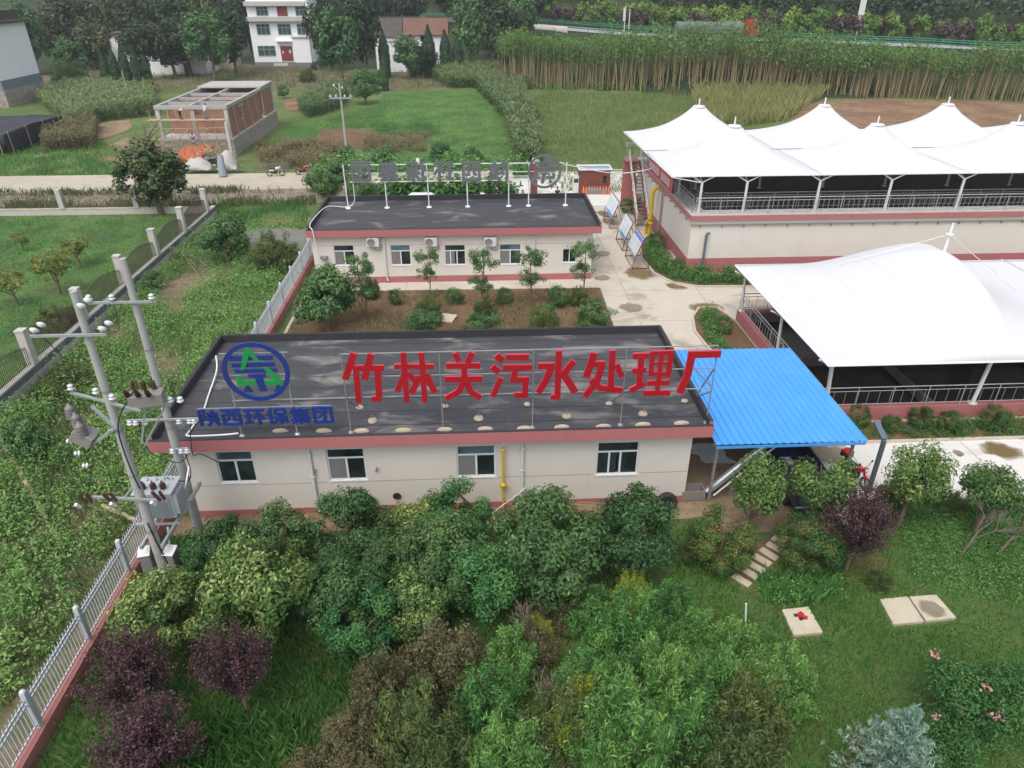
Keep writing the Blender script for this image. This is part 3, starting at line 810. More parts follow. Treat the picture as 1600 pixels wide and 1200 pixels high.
RED = [
 (c3, [((132, 208), (78, 372), 42), ((128, 304), (192, 302), 40), ((142, 290), (163, 515), 36), ((240, 213), (198, 374), 42), ((236, 302), (320, 300), 38), ((278, 288), (290, 480), 40), ((244, 492), (303, 494), 36)]),
 (c3, [((384, 292), (515, 290), 32), ((440, 205), (463, 515), 34), ((450, 330), (404, 448), 36), ((472, 328), (512, 384), 34), ((500, 292), (633, 291), 32), ((554, 205), (576, 515), 34), ((545, 350), (492, 458), 38), ((580, 335), (638, 452), 38)]),
 (c3, [((764, 206), (790, 258), 36), ((872, 204), (842, 268), 38), ((709, 288), (920, 286), 38), ((700, 372), (933, 368), 40), ((820, 290), (824, 385), 36), ((818, 380), (790, 445), (708, 492), 38), ((832, 380), (862, 448), (926, 487), 38)]),
 (c3, [((1022, 222), (1064, 258), 44), ((996, 292), (1040, 326), 42), ((1052, 362), (1000, 478), 34), ((1082, 234), (1226, 232), 38), ((1065, 299), (1244, 296), 40), ((1142, 300), (1128, 370), 36), ((1108, 374), (1226, 372), 38), ((1208, 360), (1200, 466), 36), ((1135, 470), (1219, 468), 38)]),
 (c3, [((1414, 193), (1404, 488), 38), ((1362, 482), (1422, 482), 34), ((1284, 290), (1386, 287), 40), ((1368, 290), (1335, 375), (1284, 455), 42), ((1508, 258), (1440, 340), 42), ((1432, 318), (1514, 452), 46)]),
 (c4, [((436, 207), (384, 358), 44), ((430, 278), (503, 274), 36), ((488, 270), (448, 390), (375, 478), 42), ((412, 375), (470, 424), (608, 440), 40), ((550, 190), (536, 432), 38), ((572, 276), (606, 354), 36)]),
 (c4, [((676, 228), (776, 224), 38), ((672, 320), (758, 313), 36), ((656, 442), (752, 396), 36), ((730, 228), (714, 408), 36), ((785, 208), (932, 204), 30), ((800, 200), (787, 350), 28), ((914, 205), (896, 355), 34), ((857, 205), (826, 455), 28), ((792, 270), (910, 268), 18), ((780, 338), (902, 338), 32), ((765, 396), (905, 391), 36), ((740, 458), (907, 456), 38)]),
 (c4, [((1022, 218), (1226, 213), 46), ((1044, 230), (1018, 345), (966, 458), 46)])]
def sign_frame_bits(xs, ztop, bars, y, foot_z, back_y):
    out = []
    for x in xs:
        m = MB(); m.cyl((x, y, foot_z), (x, y, ztop), .026, n=8)
        m.lathe([(.11, 0), (.09, .06), (.04, .1)], (x, y, foot_z - .02), 12)
        out.append(('post', m))
        b = MB(); b.bar((x, y + .03, foot_z + 1.35), (x + .02, back_y, foot_z), .045)
        out.append(('brace', b))
    m = MB()
    for (x0, x1, z) in bars: m.bar((x0, y + .045, z), (x1, y + .045, z), .034)
    out.append(('rail', m))
    return out
sg = thing('rooftop_sign', 'row of large red Chinese letters on a steel frame on the front roof', 'sign', (1.9, 22.6, 3.74))
for nm, m in sign_frame_bits([-4.9, -1.45, 1.92, 5.28, 8.6], 7.06, [(-4.95, 8.62, 7.03), (-4.9, 8.6, 6.1), (-4.9, 8.6, 5.24)], 22.56, 3.76, 24.4):
    on(sg, m.build(nm, M['steel'] if nm == 'rail' else M['dullsteel']))
m = MB(); m.bar((8.6, 22.6, 5.3), (7.9, 22.6, 6.05), .04); m.bar((8.6, 22.6, 6.1), (8.6, 24.3, 3.76), .045)
on(sg, m.build('brace', M['dullsteel']))
for i, (tp, st) in enumerate(RED):
    m = MB(); strokes_to_plates(m, st, tp, MPP / 4, SY - .02, .11)
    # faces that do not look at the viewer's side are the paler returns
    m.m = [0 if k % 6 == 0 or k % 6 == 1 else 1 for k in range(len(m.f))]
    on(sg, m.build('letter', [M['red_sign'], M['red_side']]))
# company badge: ring with a recycling triangle, and six blue characters below
BLUE = [
 [((1, 0), (1, 10), 1.5), ((1, 9.4), (3.6, 9.4), 1.4), ((3.6, 9.4), (2.4, 6.8), (3.8, 4.6), (2.2, 3.6), 1.3), ((4.4, 7.8), (10, 7.8), 1.4), ((7.2, 10), (7.2, 4), 1.6), ((5.2, 6.8), (5.8, 5.1), 1.3), ((9.3, 6.8), (8.7, 5.1), 1.3), ((4.2, 4), (10, 4), 1.4), ((7.2, 4), (4.4, .3), 1.6), ((7.3, 4), (10, .3), 1.6)],
 [((.2, 9.4), (9.8, 9.4), 1.4), ((.9, 6.9), (9.1, 6.9), 1.4), ((1, 7), (1, .2), 1.5), ((9, 7), (9, .2), 1.5), ((.9, .7), (9.1, .7), 1.4), ((3.9, 9.4), (3.7, 4.4), (2.3, 3), 1.3), ((6.2, 9.4), (6.2, 3.5), (8.2, 3.4), 1.3)],
 [((0, 9.2), (4, 9.2), 1.4), ((.2, 5.6), (3.8, 5.6), 1.4), ((0, 1.2), (4.1, 2), 1.5), ((2, 9), (2, 1.6), 1.5), ((4.5, 9.2), (10, 9.2), 1.4), ((7.8, 9), (4.6, 4), 1.6), ((7.1, 6.8), (7.1, 0), 1.6), ((7.8, 6.2), (9.8, 3.6), 1.5)],
 [((2.6, 10), (.2, 5.3), 1.6), ((1.7, 7.4), (1.7, 0), 1.6), ((4, 9.4), (9.2, 9.4), 1.3), ((4, 6.5), (9.2, 6.5), 1.3), ((4.3, 9.4), (4.3, 6.5), 1.3), ((9, 9.4), (9, 6.5), 1.3), ((3.2, 4.4), (10, 4.4), 1.4), ((6.6, 6.5), (6.6, 0), 1.6), ((6.3, 4.2), (3.2, .8), 1.5), ((6.9, 4.2), (9.9, .8), 1.5)],
 [((2.8, 10), (.4, 6.8), 1.4), ((2, 8.6), (2, 3.8), 1.4), ((2, 8.7), (9.4, 8.7), 1.1), ((2, 7.1), (8.9, 7.1), 1.0), ((2, 5.6), (8.9, 5.6), 1.0), ((2, 4.1), (9.6, 4.1), 1.1), ((5.6, 10), (5.6, 4.1), 1.3), ((0, 2.7), (10, 2.7), 1.2), ((5, 3.8), (5, 0), 1.5), ((4.6, 2.4), (.8, .3), 1.3), ((5.4, 2.4), (9.2, .3), 1.3)],
 [((.3, 9.4), (9.7, 9.4), 1.4), ((.8, 9.6), (.8, .1), 1.5), ((9.2, 9.6), (9.2, .1), 1.5), ((.5, .6), (9.5, .6), 1.3), ((2, 7.2), (8, 7.2), 1.2), ((6, 8.6), (6, 2.1), (4.5, 2.1), 1.3), ((6, 6.8), (2.3, 3), 1.2)]]
LX, LZ, LR = 0.0, 0.0, 1.165        # badge centre in its own plane
def badge(parent_on, mats, y, cx, cz, flip=1, th=.09):
    blue, green = mats
    cq = lambda x, yv: (cx + flip * (x - 495) / 365 * LR, cz + (435 - yv) / 315 * LR)
    m = MB(); n = 56
    for k in range(n):
        a, b = 2 * PI * k / n, 2 * PI * (k + 1) / n
        ri = LR * .865
        m.plate([(cx + LR * math.cos(a), cz + LR * math.sin(a)), (cx + LR * math.cos(b), cz + LR * math.sin(b)), (cx + ri * math.cos(b), cz + ri * math.sin(b)), (cx + ri * math.cos(a), cz + ri * math.sin(a))], y, y + th)
    parent_on(m.build('ring', blue))
    polys = [[(228, 262), (700, 262), (700, 308), (235, 312)], [(248, 338), (712, 334), (712, 376), (252, 380)], [(255, 404), (720, 400), (725, 440), (268, 444)],
             [(398, 463), (600, 456), (582, 496), (412, 496)], [(465, 497), (550, 497), (572, 645), (500, 650)], [(365, 568), (415, 655), (308, 650)], [(704, 568), (748, 648), (650, 652)]]
    m = MB()
    for k, p in enumerate(polys): m.plate([cq(*q) for q in p], y + .012 + .002 * k, y + th + .002 * k)
    parent_on(m.build('emblem', blue))
    gp = [[(428, 172), (476, 172), (500, 215), (450, 215)], [(428, 172), (450, 215), (462, 250), (380, 402), (334, 402)], [(476, 172), (562, 312), (512, 306), (462, 250), (470, 205)],
          [(580, 380), (640, 385), (760, 520), (758, 566), (742, 574), (682, 525)], [(570, 522), (690, 524), (745, 574), (570, 570)],
          [(290, 465), (352, 456), (330, 512), (275, 560), (265, 540)], [(300, 512), (470, 520), (470, 570), (288, 572), (268, 552)]]
    m = MB()
    for k, p in enumerate(gp): m.plate([cq(*q) for q in p], y - .028 - .002 * k, y + .01 - .002 * k)
    parent_on(m.build('triangle', green))
BY = 22.40
cen = aty(400, 581.5, BY)
bs = thing('rooftop_sign', 'round blue and green badge with small blue Chinese letters on the front roof', 'sign', (-7.9, 22.5, 3.74))
badge(lambda o: on(bs, o), (M['blue_sign'], M['green_sign']), BY - .02, cen.x, cen.z)
for nm, m in sign_frame_bits([-8.92, -6.88], 7.2, [(-9.1, -6.75, 7.17), (-9.0, -6.8, 6.3), (-9.0, -4.95, 5.26), (-10.3, -5.5, 4.95), (-10.35, -5.5, 4.35)], 22.52, 3.76, 24.4):
    on(bs, m.build(nm, M['steel']))
p0, p1 = aty(308, 664, BY), aty(518, 636, BY)
step = (p1.x - p0.x) / 6.0
for i, st in enumerate(BLUE):
    x0 = p0.x + .10 + i * step; ww = step * .90; zz = 4.31; hh = .68
    m = MB(); strokes_to_plates(m, st, lambda a, b: (x0 + a / 10 * ww, zz + b / 10 * hh), ww / 10 * 1.0, BY - .02, .08)
    on(bs, m.build('letter', M['blue_sign']))
# the rear building's sign faces away: grey backs, mirrored
rs = thing('rooftop_sign', 'row of grey letter backs and round badge on the rear roof, facing away', 'sign', (-1.4, 52.9, 3.74))
RY = 52.75
for i in range(6):
    c = aty(563.5 + i * 43.2, 268.5, RY); ww, hh = 1.45, 1.38
    st = BLUE[5 - i]
    m = MB(); strokes_to_plates(m, st, lambda a, b: (c.x + ww / 2 - a / 10 * ww, c.z - hh / 2 + b / 10 * hh), ww / 10 * .98, RY, .12)
    on(rs, m.build('letter', M['sign_back']))
cr = aty(851, 268, RY)
LR = 1.24
badge(lambda o: on(rs, o), (M['sign_back'], M['sign_back']), RY, cr.x, cr.z, -1, .1)
for px in (546, 606, 671, 731, 795, 826, 884):
    p = at(px, 322, 3.76)
    m = MB(); m.cyl((p.x, 53.0, 3.74), (p.x - .02, 52.9, 6.95), .045, n=8); m.lathe([(.2, 0), (.18, .06), (.06, .1)], (p.x, 53.0, 3.742), 12)
    on(rs, m.build('post', M['white']))
m = MB()
zt, zb = aty(700, 256, 52.9).z, aty(700, 282.5, 52.9).z
for a, b, z in [(-9.15, 6.45, zt), (-9.15, 6.45, zb), (-9.15, 6.4, (zt + zb) / 2)]: m.bar((a, 52.88, z), (b, 52.88, z), .06 if z != (zt + zb) / 2 else .04)
on(rs, m.build('rail', M['white']))
for px, py in [(563, 273), (653, 252), (658, 270), (681, 266), (840, 254)]:
    p = aty(px, py, 53.0); m = MB(); m.box(p.x - .12, p.x + .12, 52.9, 53.08, p.z - .2, p.z + .2)
    on(rs, m.build('control_box', M['white'], None, .02))

# ------------------------------------------------------------------ treatment tanks under tensile canopies
def railing(mb, a, b, h, step=1.7, bal=0.36, r=.024):
    a, b = Vector(a), Vector(b)
    L = (b - a).length; n = max(1, round(L / step)); up = Vector((0, 0, 1))
    for i in range(n + 1):
        p = a.lerp(b, i / n); mb.cyl(p, p + up * h, r, n=6)
    mb.cyl(a + up * h, b + up * h, r * 1.3, n=6)
    mb.cyl(a + up * (h - .2), b + up * (h - .2), r * .8, n=6)
    mb.cyl(a + up * .14, b + up * .14, r * .8, n=6)
    k = max(1, round(L / bal))
    for i in range(1, k):
        p = a.lerp(b, i / k); mb.tube([p + up * .14, p + up * (h - .2)], r * .5, 4, cap=False)
t1 = thing('treatment_tank', 'raised cream treatment tank with pink base under pointed white tent canopies', 'water tank', (30, 56, 0))
X0, X1, Y0, Y1 = 14.95, 56.0, 47.8, 66.0
def ring(mb, x0, x1, y0, y1, z0, z1, t, m=0):
    mb.box(x0, x1, y0, y0 + t, z0, z1, m); mb.box(x0, x1, y1 - t, y1, z0, z1, m)
    mb.box(x0, x0 + t, y0 + t, y1 - t, z0, z1, m); mb.box(x1 - t, x1, y0 + t, y1 - t, z0, z1, m)
m = MB(); ring(m, X0, X1, Y0, Y1, 1.25, 4.0, .5); on(t1, m.build('wall', M['cream']))
m = MB(); ring(m, X0 - .03, X1 + .03, Y0 - .03, Y1 + .03, -.05, 1.25, .52); on(t1, m.build('plinth', M['pink']))
m = MB(); ring(m, X0 - .16, X1 + .16, Y0 - .16, Y1 + .16, 4.0, 4.36, 1.25)
on(t1, m.build('ledge', M['pink']))
m = MB(); ring(m, X0 - .13, X1 + .13, Y0 - .13, Y1 + .13, 4.36, 4.42, 1.2); on(t1, m.build('walkway', M['conc_post']))
m = MB(); ring(m, X0 + .52, X1 - .52, Y0 + .52, Y1 - .52, 1.0, 3.99, .3)
m.box(X0 + .9, X1 - .9, 53.6, 53.9, 1.0, 4.3); m.box(X0 + .9, X1 - .9, 59.8, 60.1, 1.0, 4.3)
for k in range(6): m.box(20 + 6.2 * k, 20.3 + 6.2 * k, Y0 + .9, 53.6, 1.0, 3.6)
on(t1, m.build('basin', M['tankin']))
m = MB(); m.box(X0 + .5, X1 - .5, Y0 + .5, Y1 - .5, 1.5, 2.7); on(t1, m.build('water', M['water']))
m = MB()
m.bar((X0 - .1, Y0 - .10, 3.72), (X1, Y0 - .10, 3.72), .09, .07)
k = 0
x = X0 + .6
while x < X1:
    m.box(x - .03, x + .03, Y0 - .15, Y0, 3.52, 3.62); m.box(x - .03, x + .03, Y0 - .13, Y0 - .07, 3.62, 3.69); x += 1.55
y = Y0 + 1.2
while y < Y1:
    m.box(X0 - .16, X0, y - .03, y + .03, 3.74, 3.84); y += 1.55
on(t1, m.build('pipe_rail', M['dullsteel']))
m = MB(); railing(m, (X0 + .15, Y0 + .05, 4.42), (X1, Y0 + .05, 4.42), 1.12); on(t1, m.build('railing', M['steel']))
m = MB(); railing(m, (X0 + .05, Y0 + .3, 4.42), (X0 + .05, Y1 - 1.6, 4.42), 1.12); on(t1, m.build('railing', M['dullsteel']))
m = MB(); railing(m, (X0 + 1.1, 49.15, 4.42), (X1, 49.15, 4.42), 1.12); railing(m, (X0 + 1.1, 49.15, 4.42), (X0 + 1.1, 64.8, 4.42), 1.12); on(t1, m.build('railing', M['dullsteel']))
m = MB(); railing(m, (X0 + 1.1, Y1 - 1.3, 4.42), (X1, Y1 - 1.3, 4.42), 1.12, bal=.5); on(t1, m.build('railing', M['dullsteel']))
ZC = 7.0
def column(par, x, y, z0, z1, rr=.10, lean=0.0):
    m = MB(); m.cyl((x, y, z0), (x + lean, y, z1 - .45), rr, rr * .9, 12)
    m.cyl((x, y, z0), (x, y, z0 + .05), rr * 2.1, n=12)
    for dx, dy in ((-.75, -.15), (.75, -.15), (0, .9)):
        m.cyl((x + lean, y, z1 - .5), (x + lean + dx, y + dy, z1 - .06), .045, n=8)
    on(par, m.build('column', M['greywhite']))
for x in (15.45, 18.6, 23.7, 28.75, 33.9, 39.0, 44.1, 49.2): column(t1, x, 48.25, 4.42, ZC)
for x in (17.5, 22.7, 27.9, 33.0, 38.2, 43.4): column(t1, x, 56.3, 4.0, ZC + .1, .09)
for y in (53.5, 60.0): column(t1, 15.4, y, 4.42, ZC)
for x in (18.6, 28.75, 39.0): column(t1, x, 65.0, 4.42, ZC)
# canopy cells: each a square of membrane pulled up to a ring at its mast
def tent_cell(par, cx, cy, wx, wy, z0, zp):
    N = 44; m = MB(); P = []
    for i in range(N + 1):
        row = []
        for j in range(N + 1):
            u, v = 2 * i / N - 1, 2 * j / N - 1
            # crowd the samples towards the mast
            uu, vv = math.copysign(abs(u) ** 1.5, u), math.copysign(abs(v) ** 1.5, v)
            d = math.hypot(uu, vv); mx = max(abs(uu), abs(vv))
            s = min(1.0, .55 * mx + .45 * min(1, d)) if mx < 1 else 1.0
            s = mx * (1 - mx) * .0 + (mx ** 3 + (1 - mx) * d * (1 if d < 1.42 else 1)) if mx < 1 else 1.0
            s = max(.085, min(1, s))
            h = (1 - s) ** 2.5 / (1 - .085) ** 2.5
            h = .87 * h + .13 * (1 - s) / .915
            row.append((cx + uu * wx / 2, cy + vv * wy / 2, z0 + (zp - z0) * h))
        P.append(row)
    m.grid(P)
    for i, f in enumerate(m.f): m.f[i] = f[::-1]
    o = on(par, m.build('canopy', M['tent'], None, 0, .02))
    c = MB(); c.lathe([(.50, 0), (.49, .05), (.42, .10), (0, .13)], (cx, cy, zp - .02), 20); c.build('mast_cap', M['tent'], o)
    f = MB(); f.cyl((cx, cy, zp), (cx, cy, zp + .62), .06, .05, 8); f.build('finial', M['white'], o)
    o.children[0].matrix_parent_inverse = Matrix.Translation(t1.location).inverted() @ Matrix.Identity(4)
    for ch in o.children: ch.matrix_parent_inverse = Matrix.Identity(4)
    return o
for k in range(4): tent_cell(t1, 18.45 + 10.4 * k, 52.05, 10.4, 8.05, ZC, 9.5)
for k in range(4): tent_cell(t1, 18.25 + 10.4 * k, 60.4, 10.4, 7.95, ZC + .03, 9.6)
m = MB()
m.bar((13.2, 48.05, ZC - .03), (56, 48.05, ZC - .03), .07); m.bar((13.2, 56.22, ZC - .03), (56, 56.22, ZC - .03), .09); m.bar((13.25, 48.05, ZC - .034), (13.05, 64.4, ZC - .034), .07); m.bar((13.1, 64.4, ZC - .03), (56, 64.4, ZC - .03), .07)
for y in (48.05, 56.22, 64.4): m.bar((15.4, min(y + .2, 65), 6.5), (13.3, y, ZC - .08), .06)
on(t1, m.build('edge_beam', M['white']))
# cloth banner on the side railing
ba, bb = at(1051, 301, 4.5), at(1019, 262, 4.5)
bn = thing('banner', 'red cloth banner with white Chinese characters hung on the tank side railing', 'banner', (X0 - .12, (ba.y + bb.y) / 2, 4.4))
m = MB(); n = 16
P = [[(X0 - .10 - .03 * math.sin(k * 1.3), ba.y + (bb.y - ba.y) * k / n, 4.42 + 1.15 * j) for j in (0, 1)] for k in range(n + 1)]
m.grid(P); on(bn, m.build('cloth', M['banner'], None, 0, .012))
m = MB(); r = random.Random(5)
ln_ = abs(bb.y - ba.y)
for k in range(10):
    if k == 5: continue
    yc = max(ba.y, bb.y) - ln_ * (.10 + .085 * k)
    for q in range(6):
        if q < 3: m.box(X0 - .152 - q * .001, X0 - .142, yc - .26, yc + .26, 4.72 + q * .24, 4.78 + q * .24)
        else: m.box(X0 - .156 - q * .001, X0 - .142, yc - .24 + (q - 3) * .2, yc - .17 + (q - 3) * .2, 4.68 + .05 * r.random(), 5.28)
on(bn, m.build('lettering', M['white']))
# outside stair
st = thing('steel_stair', 'brown steel stair with white handrails rising to the tank walkway', 'stairs', (14.4, 59.5, 0))
sx0, sx1, ya, yb2, zt = 13.75, 14.75, 59.4, 64.6, 4.42
m = MB()
for x in (sx0, sx1): m.bar((x, ya, .05), (x, yb2, zt), .06, .26)
on(st, m.build('stringer', M['brown_steel']))
m = MB()
for k in range(18):
    f = (k + .7) / 18; y = ya + (yb2 - ya) * f; m.box(sx0 + .03, sx1 - .03, y - .02, y + .26, zt * f - .03, zt * f)
on(st, m.build('tread', M['mudsoil']))
m = MB()
for x in (sx0, sx1):
    for k in range(5):
        f = k / 4; p = Vector((x, ya + (yb2 - ya) * f, .05 + (zt - .05) * f)); m.cyl(p, p + Vector((0, 0, 1.05)), .025, n=6)
    for dz in (.55, 1.05): m.cyl((x, ya, .05 + dz), (x, yb2, zt + dz), .035 if dz > 1 else .02, n=8)
on(st, m.build('handrail', M['white']))
m = MB(); m.box(sx0 - .2, 14.78, yb2, yb2 + 1.4, zt - .1, zt); m.box(sx0 - .2, 14.78, yb2 + 1.2, yb2 + 1.4, 0, zt - .1)
on(st, m.build('landing', M['pink']))
m = MB(); railing(m, (sx0 - .15, yb2 + 1.35, zt), (15.9, yb2 + 1.35, zt), 1.3, 1.0, .5); railing(m, (sx0 - .15, yb2 + .1, zt), (sx0 - .15, yb2 + 1.35, zt), 1.3, 1.0, .5)
on(st, m.build('landing_rail', M['steel']))
# yellow pipe and grey downpipe by the stair
yy = at(1024, 359, 0).y - 1.2
yp = thing('gas_pipe', 'yellow bent pipe with a valve rising up the tank side beside the stair', 'pipe', (14.45, yy, 0))
m = MB(); m.tube(smooth_line([(14.4, yy, 0), (14.4, yy, 1.2), (14.4, yy, 3.2), (14.5, yy - .02, 3.75), (14.75, yy - .05, 3.95), (15.0, yy - .08, 3.95)], 5), .17, 12)
m.tube([(14.15, yy + .1, 0), (14.15, yy + .1, 1.1), (14.4, yy, 1.25)], .13, 10)
on(yp, m.build('pipe', M['yellow']))
m = MB(); m.lathe([(.27, 0), (.27, .06), (.2, .07), (.2, .3), (.27, .31), (.27, .37)], (14.4, yy, .95), 14); on(yp, m.build('flange', M['yellow']))
m = MB(); m.lathe([(.10, 0), (.22, .02), (.24, .08), (.2, .12), (.0, .13)], (14.0, yy - .2, .95), 14); m.cyl((14.0, yy - .2, .95), (14.3, yy - .1, 1.0), .05); on(yp, m.build('valve', M['greypor']))
m = MB(); m.cyl((14.8, yy - 1.5, 0), (14.8, yy - 1.5, 4.0), .08, n=8); on(t1, m.build('downpipe', M['dullsteel']))
m = MB(); m.box(14.0, 14.92, 50.6, 52.2, 0, .35); tag(m.build('concrete_block', M['slab'], None, .02), 'low concrete block against the pink tank base among hedges', 'block')

# second tank, lower, in front
t2 = thing('treatment_tank', 'low pink walled settling tank under a swooping white canopy with one mast', 'water tank', (24, 34, 0))
A0, A1, B0, B1 = 15.95, 52.0, 27.9, 39.7
m = MB(); ring(m, A0, A1, B0, B1, -.05, .85, .32); on(t2, m.build('wall', M['pink']))
m = MB(); ring(m, A0 + .33, A1 - .33, B0 + .33, B1 - .33, -.04, .7, .06); m.box(A0 + .4, A1 - .4, 33.5, 33.75, 0, .6)
for k in range(4): m.box(22 + 8 * k, 22.25 + 8 * k, B0 + .5, 33.5, 0, .5)
m.box(26.2, 27.2, 33.2, 33.5, .3, 1.1)
on(t2, m.build('basin', M['tankin']))
m = MB(); m.box(A0 + .32, A1 - .32, B0 + .32, B1 - .32, .02, .10); on(t2, m.build('water', M['water']))
m = MB(); railing(m, (A0 + .1, B0 + .12, .85), (A1, B0 + .12, .85), 1.05, 1.7, .55); on(t2, m.build('railing', M['steel']))
m = MB(); railing(m, (A0 + .12, B0 + .3, .85), (A0 + .12, B1 - .2, .85), 1.05, 1.7); on(t2, m.build('railing', M['steel']))
m = MB(); railing(m, (A0 + .1, B1 - .12, .85), (A1, B1 - .12, .85), 1.05, 1.7, .5); on(t2, m.build('railing', M['dullsteel']))
EZ = 3.55
XR = 24.0
def arch_surface(par, xa, xr, xb):
    N, Mm = 30, 30; m = MB(); P = []
    for i in range(2 * N + 1):
        u = i / N if i <= N else 2 - i / N
        x = xa + (xr - xa) * (i / N) if i <= N else xr + (xb - xr) * (i / N - 1)
        q_ = max(0, (u - .05) / .95); a = 2.85 * (q_ * q_ * (3 - 2 * q_)) if i <= N else 2.85 * u ** 3
        row = []
        for j in range(Mm + 1):
            v = j / Mm
            y = 27.25 + (40.15 - 27.25) * v
            sc = max(0, 1 - abs(2 * v - 1) ** 2.3)
            dip = -.10 * math.sin(PI * v) * (1 - u)
            row.append((x, y, EZ + a * sc + dip))
        P.append(row)
    m.grid(P)
    for i, f in enumerate(m.f): m.f[i] = f[::-1]
    return on(par, m.build('canopy', M['tent'], None, 0, .02))
arch_surface(t2, 15.55, XR, 32.4)
arch_surface(t2, 32.42, 40.8, 49.2)
for x, ln2 in ((16.35, -.3), (XR - .45, .3), (32.4, 0), (40.8, 0)): column(t2, x, B0 + .16, .85, EZ, .1, ln2 * .6)
for y in (33.6, 39.4): column(t2, 16.1, y, .85, EZ, .09, -.1)
for x in (24.0, 32.4, 40.8): column(t2, x, B1 - .16, .85, EZ, .1)
for x, lb in ((XR - .1, 0), (40.8, 1)):
    m = MB(); m.cyl((x, 33.9, 3.0), (x + .12, 34.0, 7.85), .12, .06, 12); m.cyl((x + .1, 33.98, 7.25), (x + .1, 33.98, 7.31), .18, n=12)
    on(t2, m.build('mast', M['white']))
    c = MB(); c.tube([(x + .1, 34, 7.28), (x - 4.0, 36.6, EZ + 1.2)], .02, 5); c.tube([(x + .1, 34, 7.28), (x + 5.6, 35, EZ + .12)], .02, 5); on(t2, c.build('stay_cable', M['white']))
m = MB(); m.tube([(15.55, 27.25, EZ - .03), (49, 27.25, EZ - .03)], .05, 8); m.tube([(15.55, 27.25, EZ - .03), (15.55, 40.15, EZ - .03)], .05, 8); m.tube([(15.55, 40.15, EZ - .03), (49, 40.15, EZ - .03)], .05, 8)
on(t2, m.build('edge_beam', M['white']))

# ------------------------------------------------------------------ blue canopy beside the office
bc = thing('metal_canopy', 'bright blue ribbed sheet metal canopy beside the front office', 'canopy', (11.9, 26, 0))
m = MB(); P0, P1 = [], []
x = 8.98; k = 0
prof = []
while x < 14.85:
    prof += [(x, 0), (x + .20, 0), (x + .23, .045), (x + .27, .045)]
    x += .30
prof.append((14.86, 0))
g = []
zr = lambda xx, y: 2.98 + (y - 22.1) * .012 - (xx - 9) * .006
for xx, dz in prof: g.append([(xx, y, zr(xx, y) + dz) for y in (22.15, 26.0, 30.0)])
m.grid(g, 0, False)
for i, f in enumerate(m.f): m.f[i] = f[::-1]
on(bc, m.build('roof_sheet', M['blue_roof'], None, 0, .008))
m = MB(); m.box(8.98, 14.86, 22.10, 22.13, 2.82, 2.93); m.box(14.87, 14.89, 22.13, 30.0, 2.82, 2.95); on(bc, m.build('fascia', M['blue_roof']))
m = MB()
for y in (22.35, 24.9, 27.4, 29.8): m.bar((8.95, y, 2.86), (14.8, y, 2.86), .06, .10)
on(bc, m.build('purlin', M['dullsteel']))
for x, y in ((9.15, 22.4), (14.6, 22.45), (9.15, 29.7), (14.6, 29.7), (14.6, 26.0)):
    m = MB(); m.box(x - .05, x + .05, y - .05, y + .05, 0, 2.8); on(bc, m.build('post', M['dullsteel']))
# screw conveyor leaning up under the canopy
ca, cb = at(1104, 768, .35), at(1203, 690, 2.55)
cv = thing('conveyor', 'shiny steel screw conveyor pipe slanting up under the blue canopy', 'conveyor', tuple(ca))
m = MB(); m.cyl(ca, cb + (cb - ca) * .03, .15, n=14); on(cv, m.build('pipe', M['silver']))
m = MB(); m.bar(ca + Vector((.25, -.15, -.1)), cb + Vector((.3, -.1, -.1)), .05); on(cv, m.build('conduit', M['white']))
m = MB(); a = at(1082, 768, .3); m.box(a.x - .5, a.x + .45, a.y - .28, a.y + .3, .05, .1)
for q in ((-.5, -.45, -.28, .3), (.4, .45, -.28, .3), (-.45, .4, -.28, -.23), (-.45, .4, .25, .3)): m.box(a.x + q[0], a.x + q[1], a.y + q[2], a.y + q[3], .1, .5)
on(cv, m.build('trough', M['dullsteel']))
m = MB(); mid = ca.lerp(cb, .45); m.bar((mid.x, mid.y, 0), (mid.x, mid.y, mid.z - .1), .06); on(cv, m.build('leg', M['dullsteel']))
# navy truck bed parked half under the canopy
tk = thing('truck', 'dark navy flatbed truck with an open load bed parked under the blue canopy', 'truck', (12.95, 23.4, 0))
m = MB(); m.box(12.0, 13.9, 20.95, 25.6, .78, .86); on(tk, m.build('bed_floor', M['navy']))
m = MB(); m.box(12.0, 12.05, 20.95, 25.6, .86, 1.3); m.box(13.85, 13.9, 20.95, 25.6, .86, 1.3); m.box(12.05, 13.85, 25.5, 25.55, .86, 1.5); on(tk, m.build('side_board', M['navy']))
m = MB(); m.box(12.0, 13.9, 20.90, 20.945, .42, .86); m.box(12.0, 13.9, 20.86, 20.9, .80, .84, 1); on(tk, m.build('tailgate', [M['navy'], M['greywhite']]))
m = MB(); m.box(12.1, 13.8, 25.7, 27.4, .5, 2.1); m.box(12.2, 13.7, 27.4, 27.9, .5, 1.3); on(tk, m.build('cab', M['navy'], None, .06))
m = MB(); m.box(12.3, 13.6, 21.0, 27.2, .5, .76); on(tk, m.build('chassis', M['black']))
for x in (12.1, 13.6):
    for y in (22.2, 26.6):
        m = MB(); m.lathe([(.0, 0), (.22, 0), (.36, .02), (.38, .06), (.38, .16), (.36, .2), (.22, .22), (0, .22)], (x, y, .38), 18, M=Matrix.Rotation(PI / 2, 3, 'Y')); on(tk, m.build('wheel', M['rubber']))
r = random.Random(8)
m = MB()
for k in range(14):
    q = Matrix.Rotation(r.uniform(0, 3), 3, 'Z')
    m.obox((r.uniform(12.3, 13.6), r.uniform(21.6, 24.8), .9 + r.uniform(0, .08)), r.uniform(.15, .5), r.uniform(.1, .35), .09, q)
for o in m.build_each('scrap', M['black']): tag(o, 'dark scrap piece lying in the open truck bed', 'scrap', 'scrap in the truck bed')
